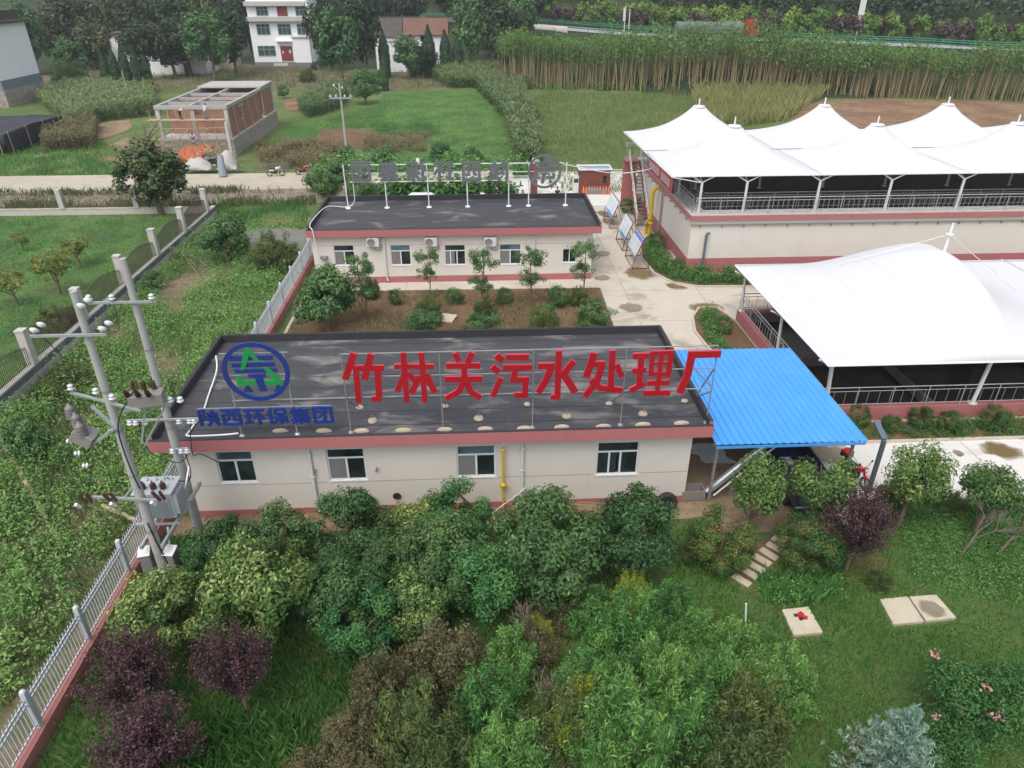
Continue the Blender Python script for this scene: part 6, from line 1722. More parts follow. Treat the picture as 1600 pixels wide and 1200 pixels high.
cover('nettles', 'bright nettle like weeds under the leafless trees', pxpoly([(1405, 815), (1620, 800), (1680, 945), (1560, 935), (1430, 905)]), [('leafy', 560, .42, .42)], LM['weed'], 4, .0, 'weeds', .3)
cover('tall_grass', 'coarse tall grass below the stepping stones', pxpoly([(1185, 905), (1260, 900), (1320, 915), (1280, 945), (1190, 945)]), [('grass', 1300, .5, .03), ('leafy', 60, .4, .3)], LM['bamboo'], 5, .0, 'grass')
cover('tall_grass', 'coarse pale grass tufts at the bottom left', pxpoly([(300, 1130), (470, 1120), (520, 1230), (260, 1230)]), [('grass', 2600, .55, .03)], LM['grass'], 6, .0, 'grass')
cover('low_weeds', 'dark low bushes and weeds along the pale yard edge', [(14.6, 20.6), (26, 20.9), (30, 21.9), (14.6, 21.9)], [('leafy', 260, .45, .4), ('grass', 2500, .4, .03)], LM['hedge'], 7, .0, 'weeds')
AVOID.append(wobble([(-14.3, 5), (-12.5, 5), (-12.5, 25), (-13.3, 25), (-13.9, 16)], .25, 8, 4))
AVOID.append(wobble([(-18, 12), (-16, 12), (-16.5, 19), (-17.6, 18)], .4, 9, 4))
AVOID.append(wobble([(-22.6, 44), (-19.5, 43), (-19, 50), (-21, 52)], .5, 10, 4))
cover('bank_weeds', 'rank green weeds covering the bank between wall and white fence', [(-23.1, 6), (-12.9, 6), (-12.9, 60), (-23.1, 62)], [('leafy', 2100, .75, .5), ('grass', 13000, .42, .03), ('stalk', 420, 1.1, .35)], LM['weed'], 8, .0, 'weeds', 1.2)
cover('bank_brambles', 'tangled brambles and climbers heaped over the bank', [(-23.0, 14), (-14.6, 16), (-13.2, 30), (-13.2, 60), (-23.0, 61)], [('bramble', 330, 1.05, .85)], LM['weed'], 57, .0, 'weeds', .9)
cover('bank_dry_weeds', 'drier olive weeds scattered over the lower bank', [(-23.1, 6), (-12.9, 6), (-12.9, 30), (-23.1, 40)], [('leafy', 700, .5, .5), ('grass', 9000, .45, .04)], LM['weed_dry'], 9, .0, 'weeds', 1.0)
for i, (cx, cy, w_, lb) in enumerate([(90, 500, 40, 'bushy green shrub by the retaining wall, above the pole crossarm'), (110, 590, 42, 'dark green shrub by the wall behind the near pole arms'), (350, 380, 40, 'bright leafy weed bush at the top of the bank near the gravel heap'), (430, 395, 45, 'dark bushy shrub beside the gravel heap'), (240, 440, 16, 'small yellow green bush by the wall, near the leaning sticks'), (40, 690, 40, 'leafy weed bush on the bank below the wall, left edge')]):
    shrub_px('olive' if i in (0, 1, 3) else 'broad', lb, cx, cy, w_, .62 if i in (0, 1, 3) else .8, 1.0, cat='bush', group='leafy bushes on the bank', name='bush')
m = MB()
for a, b in (((285, 395), (318, 440)), ((290, 392), (330, 420)), ((283, 392), (310, 408))): m.cyl(at(*a, .5), at(*b, .05), .06, .05, 7)
for i, o in enumerate(m.build_each('log', M['deadwood'])): tag(o, 'grey pole lying aslant against the wall foot on the bank, ' + ['left one', 'upper right one', 'short one'][i], 'log', 'poles against the wall')
for (a, b, lb) in (((0, 680), (100, 860), 'long old timber pole lying on the weedy bank at the left'), ((250, 830), (160, 790), 'short timber pole lying near the fence by the transformer')):
    m = MB(); m.cyl(at(*a, .25), at(*b, .15), .11, .09, 9); tag(m.build('log', M['timber']), lb, 'log')
# between the two offices
shrub_px('broad', 'big leafy shrub at the left end of the garden bed, hiding the fence', 508, 468, 56, 1.0, 1.0, cat='shrub', name='leafy_shrub')
for i, (bx, by, h_, s_, lb) in enumerate([(573, 500, 1.15, .82, 'slender young tree beside the big shrub, left of the round bushes'), (672, 470, 1.0, .62, 'slender young tree in front of the second rear window'), (755, 490, 1.12, .75, 'slender young tree in front of the third rear window'), (828, 480, 1.08, .75, 'slender young tree by the fourth rear window'), (910, 470, 1.15, .75, 'slender young tree by the small rear window'), (665, 545, .62, .85, 'short loose young tree behind the round bush, above the roof edge left of centre'), (760, 545, .55, .7, 'short loose young tree above the roof edge, at the centre of the bed'), (930, 530, .62, .8, 'short loose young tree at the right end of the garden bed')]):
    plant('thin', lb, 'tree', at(bx, by, 0), s_ * 1.15, h_ * .84, group='young trees in the garden bed', name='young_tree')
for i, (cx, cy, w_, lb) in enumerate([(620, 463, 13, 'round clipped bush in the rear bed, leftmost of the back row'), (710, 463, 14, 'round clipped bush in the rear bed, second of the back row'), (789, 463, 14, 'round clipped bush in the rear bed, third of the back row'), (872, 463, 17, 'round clipped bush in the rear bed, last of the back row'), (645, 513, 19, 'round clipped bush just behind the front roof, leftmost'), (746, 510, 20, 'round clipped bush just behind the front roof, middle'), (848, 497, 24, 'round clipped bush just behind the front roof, large right one'), (916, 510, 17, 'round clipped bush just behind the front roof, last on the right')]):
    shrub_px('round', lb, cx, cy, w_ * 1.15, .85, group='round clipped bushes in the garden bed', name='round_bush')
cover('bed_weeds', 'sparse grass and weeds on the garden bed soil', [(-11.5, 33.3), (8.2, 33.2), (8.2, 45.4), (-11.5, 45.6)], [('grass', 9000, .2, .03), ('leafy', 200, .25, .3)], LM['weed_dry'], 11, .05, 'weeds', 1.0)
for cx, cy, w_, lb in [(668, 484, 24, 'loose grey green bush behind the manhole cover'), (757, 487, 22, 'loose grey green bush right of the manhole cover'), (850, 505, 26, 'loose light green bush at the right of the garden bed'), (925, 490, 24, 'loose grey green bush by the road corner of the garden bed'), (905, 462, 16, 'loose small bush below the small rear window'), (580, 450, 16, 'loose small bush beside the big leafy shrub')]:
    shrub_px('olive', lb, cx, cy, w_, .62, 1.7, name='bush', group='loose bushes in the garden bed')
m = MB(); q = at(698, 498, .1); R3 = Matrix.Rotation(R(-20), 3, 'Z') @ Matrix.Rotation(R(6), 3, 'X'); m.obox((q.x, q.y, .14), 1.05, .95, .1, R3); m.obox((q.x, q.y, .192), .7, .62, .012, R3); tag(m.build('manhole_cover', M['slab'], None, .015), 'square pale manhole cover lying tilted in the garden bed', 'manhole cover')
# hedges round the tanks
cover('hedge', 'low clipped hedge along the curved kerb below the raised tank', [tuple(p) for p in [at(*q, 0)[:2] for q in [(1012, 385), (1007, 403), (1026, 424), (1055, 438), (1092, 444), (1150, 444), (1180, 446), (1180, 438), (1100, 434), (1066, 428), (1042, 412), (1028, 396)]]], [('leafy', 330, .75, .38)], LM['hedge'], 13, .05, 'hedge')
for i, (cx, cy, w_, lb) in enumerate([(1026, 374, 15, 'round bush at the foot of the steel stair'), (1060, 415, 13, 'round bush at the corner of the raised tank'), (1100, 425, 13, 'round bush at the base of the far street lamp'), (1040, 398, 10, 'small round bush beside the concrete block'), (980, 322, 14, 'round bush behind the farthest notice board'), (1130, 508, 17, 'round bush in the corner bed beside the pink tank wall'), (1137, 425, 12, 'round bush in the hedge bed, right of the far lamp')]):
    shrub_px('round', lb, cx, cy, w_, .85, group='round bushes around the tanks', name='round_bush')
cover('hedge', 'low hedge round the corner bed beside the near tank', [tuple(at(*q, 0)[:2]) for q in [(1098, 486), (1118, 487), (1112, 505), (1118, 525), (1140, 548), (1128, 552), (1104, 530), (1094, 508)]], [('leafy', 120, .6, .35)], LM['hedge'], 14, .05, 'hedge')
cover('hedge', 'low dark hedge in front of the near tank wall', [(15.4, 26.4), (42, 26.4), (42, 27.6), (15.4, 27.6)], [('leafy', 620, .5, .36)], LM['hedge'], 15, .05, 'hedge')
for i, (cx, cy, w_) in enumerate([(1343, 650, 20), (1393, 662, 16), (1440, 652, 20), (1485, 660, 20), (1555, 653, 24), (1640, 655, 22)]):
    shrub_px('photinia', 'orange tipped bush in front of the near tank wall, ' + ['nearest the blue canopy', 'small second one', 'third from the canopy', 'fourth, before the tank column', 'large one right of the column', 'beyond the right edge'][i], cx, cy, w_, .82, 1.1, group='orange tipped bushes before the near tank', name='photinia_shrub')
# left field
cover('field_plants', 'dense green bean plants in the walled left field', [(-75, 20), (-23.8, 20), (-23.8, 62.5), (-75, 62.5)], [('leafy', 4600, .42, .55), ('grass', 12000, .35, .05)], LM['bean'], 16, .5, 'field plants', .7)
cover('field_weeds', 'darker weed clumps scattered over the walled left field', [(-75, 20), (-23.8, 20), (-23.8, 62.5), (-75, 62.5)], [('leafy', 420, .7, .6)], LM['shrubby'], 56, .5, 'field plants', 1.2)
for cx, cy, w_, lb in [(78, 412, 38, 'yellowing orchard tree in the left field, near the wall posts'), (14, 440, 30, 'orange leaved orchard tree cut by the left edge'), (30, 372, 16, 'small pale orchard tree in the left field'), (115, 385, 26, 'rusty orchard tree behind the yellowing one')]:
    shrub_px('citrus', lb, cx, cy, w_, 1.7, .8, z0=.5, cat='tree', group='orchard trees in the left field', name='orchard_tree')
p = at(252, 335, .5)
plant('magnolia', 'dark magnolia tree with brown leaf undersides by the field wall', 'tree', (p.x, p.y, .5), 4.6, 3.15, name='magnolia_tree')

# ------------------------------------------------------------------ fields, village and hill beyond the plant
def roadside(name, label, pl, parts, mat, seed, cl=0.0, z=0.02):
    return cover(name, label, pxpoly(pl), parts, LM[mat], seed, z, 'crops', cl)
roadside('bean_crop', 'bright green bean crop in the large plot behind the rear sign', [(600, 146), (740, 140), (768, 165), (795, 205), (800, 255), (690, 255), (690, 225), (585, 205)], [('leafy', 2600, .55, .8)], 'bean', 30, 1.2)
roadside('bean_crop', 'bright green crop strip beside the brick house', [(455, 193), (513, 191), (482, 230), (408, 240)], [('leafy', 600, .4, .7)], 'bean', 31)
roadside('potato_rows', 'darker leafy rows left of the large bean plot', [(515, 185), (600, 165), (600, 200), (515, 202)], [('leafy', 420, .8, .9)], 'weed', 32)
roadside('potato_rows', 'dark leafy clump row across the bean plot', [(585, 196), (680, 196), (680, 212), (585, 210)], [('leafy', 170, .9, 1.0)], 'hedge', 33, .8)
roadside('dry_crop', 'dry brown maize stubble behind the rear sign', [(575, 212), (672, 212), (665, 238), (560, 240)], [('stalk', 420, .8, .5), ('leafy', 60, .4, .6)], 'drycrop', 34, .6)
roadside('dry_crop', 'dry mixed crop along the village road', [(400, 230), (540, 225), (560, 262), (410, 265)], [('stalk', 520, 1.0, .6), ('grass', 1500, .7, .08)], 'drycrop', 35, .9)
roadside('dry_crop', 'brown withered crop below the shade net shed', [(75, 205), (155, 198), (150, 235), (70, 240)], [('stalk', 900, 2.0, .7)], 'drycrop', 36)
roadside('maize', 'maize field in front of the cypresses', [(660, 114), (790, 110), (830, 140), (700, 138)], [('stalk', 2400, 2.3, 1.0)], 'corn', 37)
roadside('maize', 'tall green maize strip along the right of the bean plot', [(742, 137), (815, 138), (842, 230), (840, 268), (806, 255), (790, 190)], [('stalk', 2600, 2.3, 1.0)], 'corn', 38)
roadside('maize', 'maize field between the white house and the brick house', [(60, 160), (120, 140), (240, 140), (245, 182), (160, 190), (110, 205)], [('stalk', 2600, 2.3, 1.0)], 'corn', 39)
roadside('maize', 'small maize patch right of the brick house', [(465, 172), (520, 140), (545, 148), (530, 172), (480, 186)], [('stalk', 520, 2.2, 1.0)], 'corn', 40)
roadside('weeds', 'weeds and grass on the plots before the village road', [(0, 235), (130, 215), (190, 235), (180, 275), (0, 280)], [('leafy', 600, .5, .7), ('grass', 3000, .5, .1)], 'weed', 41, .8)
roadside('weeds', 'weeds on the lower plots between road bank and white fence', [(330, 322), (480, 318), (480, 352), (400, 372), (340, 352)], [('leafy', 240, .4, .5), ('grass', 2500, .4, .05)], 'weed', 42, 1.0)
roadside('weeds', 'rough grass along the near side of the village road', [(0, 312), (500, 309), (490, 322), (0, 330)], [('grass', 3500, .6, .08), ('leafy', 90, .5, .6)], 'weed_dry', 43, .9)
cover('bank_grass', 'rough grass along the near edge of the village road', [(-80, 69.6), (-13, 69.6), (-13, 71.2), (-80, 71.0)], [('grass', 3200, .5, .07), ('leafy', 90, .5, .5)], LM['weed_dry'], 53, .7, 'grass', 1.0)
roadside('meadow_grass', 'tall pale meadow grass right of the maize', [(846, 145), (1000, 148), (1090, 140), (1180, 190), (1010, 200), (985, 300), (905, 304), (830, 285), (838, 240), (800, 190)], [('grass', 14000, .42, .10), ('leafy', 200, .5, 1.0), ('stalk', 160, 1.8, .5)], 'meadow', 44, .3)
roadside('reeds', 'tan reeds beyond the pointed canopies', [(1085, 140), (1180, 118), (1300, 112), (1290, 150), (1230, 190), (1085, 205)], [('grass', 16000, 1.9, .09), ('leafy', 60, 1.2, 1.2)], 'reed', 45, .5)
roadside('bank_bushes', 'low bushes at the foot of the bamboo grove', [(810, 140), (1300, 146), (1500, 152), (1700, 160), (1700, 152), (1300, 136), (810, 130)], [('leafy', 420, 1.5, 1.4)], 'hedge', 46, .3)
roadside('weed_clumps', 'darker weedy clumps in the bean plot', [(600, 150), (740, 146), (765, 170), (790, 205), (795, 250), (690, 252), (690, 225), (590, 205)], [('leafy', 190, .8, .8)], 'shrubby', 54, 1.2)
roadside('weed_clumps', 'greener weed clumps across the tall meadow', [(850, 150), (1090, 145), (1170, 190), (1010, 200), (985, 300), (850, 290)], [('leafy', 420, .7, .9)], 'weed', 55, 1.2)
# bamboo grove: culms and feathery tops
rg = np.random.default_rng(77)
gl = [(6, 150), (20, 148), (40, 141.5), (60, 137), (75, 133), (96, 127), (115, 121), (140, 116)]
def on_line(f):
    f = f * (len(gl) - 1); i = min(int(f), len(gl) - 2); u = f - i
    return gl[i][0] + (gl[i + 1][0] - gl[i][0]) * u, gl[i][1] + (gl[i + 1][1] - gl[i][1]) * u
Qs, ts, mi = [], [], []
for k in range(1150):
    f = rg.random(); x, y = on_line(f); back = rg.random() ** 1.2 * 7; x += rg.normal() * .8; y += back
    h = rg.uniform(7.8, 9.5) + (.8 if f < .12 else 0) - (.9 if .35 < f < .66 else 0) + .55 * math.sin(x * .27) + .4 * math.sin(x * .71 + 1); lx, ly = rg.normal(0, .45), rg.normal(0, .3); zg = max(0, terrain(x, y))
    if zg > 4: continue
    tone = np.clip(rg.normal(.5, .3), 0, 1)
    wv = rg.uniform(.06, .12)
    b0, b1_ = np.array([x, y, zg - .1]), np.array([x + lx, y + ly, zg + h * .9])
    for e in (np.array([wv, 0, 0]), np.array([0, wv, 0])):
        Qs.append(np.stack([b0 - e, b0 + e, b1_ + e * .4, b1_ - e * .4])[None]); ts.append([tone]); mi.append([1])
    n = 46; fz = rg.uniform(.50, 1.0, n) ** .75
    P = b0 + (b1_ - b0) * fz[:, None] * 1.08 + rg.normal(size=(n, 3)) * np.array([.75, .7, .45])
    l = rg.uniform(.35, .8, n)
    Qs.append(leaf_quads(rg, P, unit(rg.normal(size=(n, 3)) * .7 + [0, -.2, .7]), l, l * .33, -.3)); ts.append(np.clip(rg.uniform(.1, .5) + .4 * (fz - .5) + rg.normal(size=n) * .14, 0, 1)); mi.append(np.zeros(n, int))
LM['grove'] = leafmat('grove bamboo leaf', (0.046, 0.094, 0.026), (0.092, 0.164, 0.042), (0.175, 0.25, 0.068))
me = quad_mesh('bamboo_grove', np.concatenate(Qs), np.concatenate(ts), [LM['grove'], M['bamboo_culm']], np.concatenate(mi).astype(np.int32))
o = bpy.data.objects.new('bamboo_grove', me); C.objects.link(o); tag(o, 'long grove of tan bamboo culms with feathery tops before the highway', 'bamboo', None, 'stuff')
# wooded hillside behind the highway: one mass of crowns
Qs, ts = [], []
rg = np.random.default_rng(78)
cr_ = []
for k in range(30000):
    x = rg.uniform(-130, 215); y = rg.uniform(165, 335)
    d, s, z = road_dist(x, y)
    if s < 0 or d < 18: continue
    if abs(x - 34) < 10 and y < 215 and d < 34: continue
    if any((x - a) ** 2 + (y - b) ** 2 < 15 for a, b in cr_[-700:]): continue
    cr_.append((x, y))
    if len(cr_) >= 1500: break
for x, y in cr_:
    zz = terrain(x, y); rr = rg.uniform(2.6, 4.4); n = 170
    far = y > 270
    if far: n = 90
    q = unit(rg.normal(size=(n, 3))); q[:, 2] = np.abs(q[:, 2]) * 1.1 - .25
    P = np.array([x, y, zz + rr * 1.15]) + q * rr * (rg.random((n, 1)) ** .35) * np.array([1, 1, 1.15])
    l = (.95 if not far else 1.4) * rg.uniform(.6, 1.4, n)
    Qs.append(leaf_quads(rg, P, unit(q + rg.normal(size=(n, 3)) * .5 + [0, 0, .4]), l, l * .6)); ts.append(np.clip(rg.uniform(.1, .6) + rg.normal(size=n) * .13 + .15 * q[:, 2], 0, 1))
me = quad_mesh('wooded_hillside', np.concatenate(Qs), np.concatenate(ts), [LM['forest']])
o = bpy.data.objects.new('wooded_hillside', me); C.objects.link(o); tag(o, 'dark wooded hillside above the highway', 'woods', None, 'stuff')
# highway furniture and planting
RL = smooth_line(ROAD, 8)
def road_pt(x, off):
    for a, b in zip(RL, RL[1:]):
        if a.x <= x <= b.x:
            f = (x - a.x) / (b.x - a.x); p = a.lerp(b, f); d = (b - a); d.z = 0; d.normalize(); return p + V((-d.y, d.x, 0)) * off
    return None
for off, lb in ((5.2, 'green guard rail along the far side of the highway'), (-5.2, 'green guard rail along the near side of the highway')):
    t = thing('guard_rail', lb, 'guard rail', tuple(road_pt(40, off)))
    pts = [road_pt(x, off) for x in np.arange(-30, 200, 4.0)]
    m = MB(); m.tube([p + V((0, 0, .75)) for p in pts], .12, 6); on(t, m.build('beam', M['railgreen']))
    if off > 0:
        m = MB(); m.tube([p + V((0, 0, 1.15)) for p in pts], .10, 6); on(t, m.build('beam', M['railgreen']))
    m = MB()
    for p in pts: m.cyl(p, p + V((0, 0, 1.2 if off > 0 else .8)), .07, n=6)
    [on(t, o) for o in m.build_each('post', M['railgreen'])]
m = MB()
P = []
for x in np.arange(-60, 30, 3.0):
    p = road_pt(x, -6.2); P.append([p + V((0, 0, -1.2)), p + V((0, 0, .9)), p + V((.1, .3, .9))])
m.grid(P); tag(m.build('parapet', M['conc_post'], None, 0, .1), 'pale concrete parapet of the highway above the tiled houses', 'parapet')
k = 0
for row, (off, st, x0, x1) in enumerate([(9.5, 3.9, 8, 175), (13.5, 4.3, 10, 185)]):
    x = x0
    while x < x1:
        p = road_pt(x, off); x += st * (.75 if x < 50 else 1)
        if p is None: continue
        kind = 'roadplum' if (k * 7 + row) % 5 in (1, 4) else 'roadhedge'; k += 1
        p.z = terrain(p.x, p.y)
        rs_ = random.Random(k); s = rs_.uniform(1.95, 2.6)
        if kind == 'roadplum': plant(kind, 'dull purple clipped tree in the planting behind the highway', 'tree', p, s, s * 1.15, 'purple trees planted behind the highway', name='roadside_tree')
        else: plant(kind, 'yellow green rounded tree in the planting behind the highway', 'tree', p, s, s * 1.05, 'green trees planted behind the highway', name='roadside_tree')
# road signs
def sign_post(label, foot, top, panels):
    t = thing('road_sign', label, 'road sign', tuple(foot)); h = top
    m = MB(); m.cyl((0, 0, 0), (0, 0, h), .12, n=8); m.build('post', M['greywhite'], t)
    for (dx, z0, z1, w_) in panels:
        m = MB(); m.box(dx - w_ / 2, dx + w_ / 2, -.2, -.13, z0, z1); m.build('panel', M['greywhite'], t)
f1 = road_pt(36.5, -6.5); sign_post('pair of narrow pale poles with a plate at the highway edge', f1, 5.5, [(.9, 0.5, 5.0, .18), (-.2, 2.8, 5.2, .5)])
f2 = at(1362, 52, 9.5); f2 = road_pt(83, 8); f2.z = terrain(f2.x, f2.y); sign_post('tall pale road sign plate standing among the highway trees', f2, 8.2, [(0, 5.0, 8.4, 1.3)])

# trees of the village, each its own
sheet('village_ground', wobble(pxpoly([(70, 118), (300, 96), (540, 110), (800, 100), (805, 135), (640, 142), (500, 140), (430, 140), (300, 138), (120, 145), (75, 150)]), 1.5, 3, 4), .026, M['ravine'])
roadside('weeds', 'rank weeds under the village trees', [(80, 110), (300, 98), (540, 112), (800, 104), (805, 132), (640, 140), (430, 138), (300, 136), (120, 142)], [('leafy', 620, .9, 1.1), ('grass', 5000, .7, .1)], 'weed_dry', 52, .8)
def vt(kind, px, py, h, r_, label, grp=None, cat='tree', nm='broadleaf_tree'):
    p = at(px, py, 0); p.z = terrain(p.x, p.y); un = 3.0 if kind.startswith('forest') else 2.0
    return plant(kind, label, cat, p, r_, h / un, grp, name=nm)
GT = 'trees round the village houses'
for args in [
    ('forest_mid', 55, 118, 15, 4.5, 'green tree leaning over the roof corner of the left white house'),
    ('forest_rust', 95, 108, 15, 4.6, 'brownish tree beside the left white house'),
    ('forest', 140, 108, 17, 5.0, 'dark tree left of the cypress group'),
    ('forest_rust', 180, 106, 17, 4.6, 'rust tinged tree behind the cypress group'),
    ('forest', 215, 105, 18, 5.0, 'dark slender trunked tree right behind the cypress group'),
    ('forest', 250, 106, 18, 5.0, 'dark tree whose trunk stands by the earth path'),
    ('forest', 300, 118, 17, 5.2, 'dark tree with a white sack at its foot'),
    ('forest_mid', 335, 125, 14, 5.0, 'tall bluish green tree left of the four storey house'),
    ('forest', 370, 118, 16, 4.6, 'dark tree touching the four storey house wall'),
    ('forest', 120, 96, 19, 5.5, 'tall dark tree at the back of the left grove'),
    ('forest', 270, 95, 20, 5.5, 'tall dark tree in the back row of the left grove'),
    ('forest', 205, 95, 20, 5.5, 'tall dark tree in the middle of the left grove back row'),
    ('forest_rust', 330, 98, 20, 5.5, 'tall dull tree behind the bluish green one'),
    ('forest_mid', 535, 134, 15, 4.8, 'big rounded green tree right of the four storey house'),
    ('forest', 572, 122, 17, 4.6, 'dark tall tree between the rounded tree and the tiled houses'),
    ('forest', 515, 112, 18, 4.6, 'dark tree close behind the four storey house'),
    ('forest_mid', 735, 112, 16, 4.6, 'spreading green tree at the right end of the tiled houses'),
    ('forest', 790, 125, 16, 4.8, 'dark tree at the left end of the bamboo grove'),
    ('forest', 770, 110, 17, 4.8, 'tall dark tree below the red car on the highway'),
    ('forest_mid', 812, 112, 13, 4.0, 'green tree just behind the bamboo grove edge'),
    ('forest', 840, 100, 13, 4.2, 'dark tree behind the left part of the bamboo'),
    ('forest', 640, 88, 19, 5.0, 'dark tree behind the red tiled roof'),
    ('forest', 700, 88, 19, 5.0, 'dark tree behind the right end of the red roof'),
    ('forest', 600, 86, 20, 5.0, 'dark tree behind the grey tiled roof'),
    ('forest_rust', 160, 122, 12, 4.4, 'low crowned dull tree just left of the cypress group'),
    ('forest', 235, 124, 12, 4.6, 'low crowned dark tree just behind the right cypresses'),
    ('forest', 275, 122, 13, 4.8, 'low crowned dark tree right of the cypress group'),
    ('forest_mid', 120, 128, 9, 4.0, 'low green tree beside the base of the left white house'),
    ('forest', 395, 92, 19, 5.0, 'dark tree behind the left edge of the four storey house'),
    ('forest', 505, 92, 20, 5.2, 'tall dark tree behind the right edge of the four storey house'),
    ('forest', 560, 92, 20, 5.2, 'tall dark tree in the gap before the tiled houses'),
    ('forest_mid', 640, 124, 9, 3.4, 'low green tree hiding the white wall of the tiled houses'),
    ('forest', 662, 122, 8, 3.2, 'low dark tree below the red tiled roof, beside the cypresses'),
    ('forest', 745, 90, 16, 4.6, 'dark tree below the highway parapet')]:
    vt(*args[:5], args[5], GT)
for px, py, h, r_, lb in [(172, 140, 7.0, 2.5, 'cypress at the left of the low group above the maize'), (188, 143, 8.0, 2.6, 'second cypress of the low group above the maize'), (205, 146, 8.5, 2.8, 'tallest cypress of the low group above the maize'), (222, 146, 8.0, 2.8, 'fourth cypress of the low group above the maize'), (236, 142, 6.5, 2.5, 'rightmost cypress of the low group above the maize'),
        (603, 122, 9.5, 3.6, 'pointed cypress in front of the white wall of the tiled house'), (672, 118, 10, 4.2, 'pointed cypress left of three before the red roof'), (697, 116, 9.0, 3.8, 'pointed cypress in the middle of three before the red roof'), (716, 114, 7.5, 4.0, 'broad cypress at the right of three before the red roof'), (645, 122, 7.0, 2.6, 'slim cypress below the red roof'), (603, 142, 6.5, 2.0, 'thin dark cypress at the corner of the bean plot')]:
    vt('conifer', px, py, h, r_, lb, 'cypresses of the village', 'conifer', 'cypress')
for kd, cx, cy, w_, lb in [('broad', 570, 140, 24, 'dark bushy tree above the bean plot, behind the thin pole'), ('broad', 588, 128, 15, 'light green bushy tree above the bean plot'), ('broad', 632, 88, 15, 'bushy tree before the junction of the grey and red roofs'), ('broad', 655, 92, 13, 'bushy tree below the middle of the red tiled roof'), ('olive', 660, 108, 13, 'bluish shrub before the pointed cypresses'), ('broad', 152, 84, 9, 'light green bush in the village grove'), ('olive', 110, 118, 30, 'dark bushes beside the left white house base'), ('olive', 465, 98, 8, 'bush by the door of the four storey house'), ('olive', 490, 104, 7, 'bush at the corner of the four storey house'),
        ('olive', 350, 132, 24, 'low bushes left of the four storey house'), ('broad', 443, 145, 10, 'light green bush behind the brick house'), ('olive', 480, 118, 14, 'bush on the terrace right of the four storey house'), ('olive', 830, 175, 14, 'bush in the meadow next to the maize strip')]:
    shrub_px(kd, lb, cx, cy, w_, .8 if kd == 'broad' else .62, 1.1, cat='bush', group='bushes of the village', name='bush')
for cx, cy, w_, lb in [(500, 292, 26, 'light green bush at the left corner of the rear office'), (530, 278, 26, 'light green bush behind the left end of the rear sign'), (565, 292, 26, 'light green bush below the first grey letter back'), (600, 250, 20, 'light green bush above the grey letter backs, left'), (690, 246, 20, 'round bush above the grey letter backs, middle'), (740, 250, 18, 'round bush above the grey letter backs, right'), (540, 250, 18, 'light green bush near the bean plot power pole'), (1010, 318, 16, 'leafy bush behind the steel stair'), (985, 290, 14, 'leafy bush right of the red hut')]:
    shrub_px('broad', lb, cx, cy, w_, .8, 1.0, cat='bush', group='bushes behind the rear office', name='bush')
cover('hedge', 'dark hedge along the road behind the rear office', [(-9, 67.6), (3.6, 67.8), (3.6, 69.4), (-9, 69.6)], [('leafy', 420, 1.9, .7)], LM['hedge'], 50, .0, 'hedge')
cover('roadside_shrubs', 'light green rank shrubs between the road and the bean plot', pxpoly([(500, 268), (800, 262), (830, 268), (830, 278), (500, 285)]), [('leafy', 420, 1.6, 1.1)], LM['weed'], 51, .0, 'shrubs', .4)

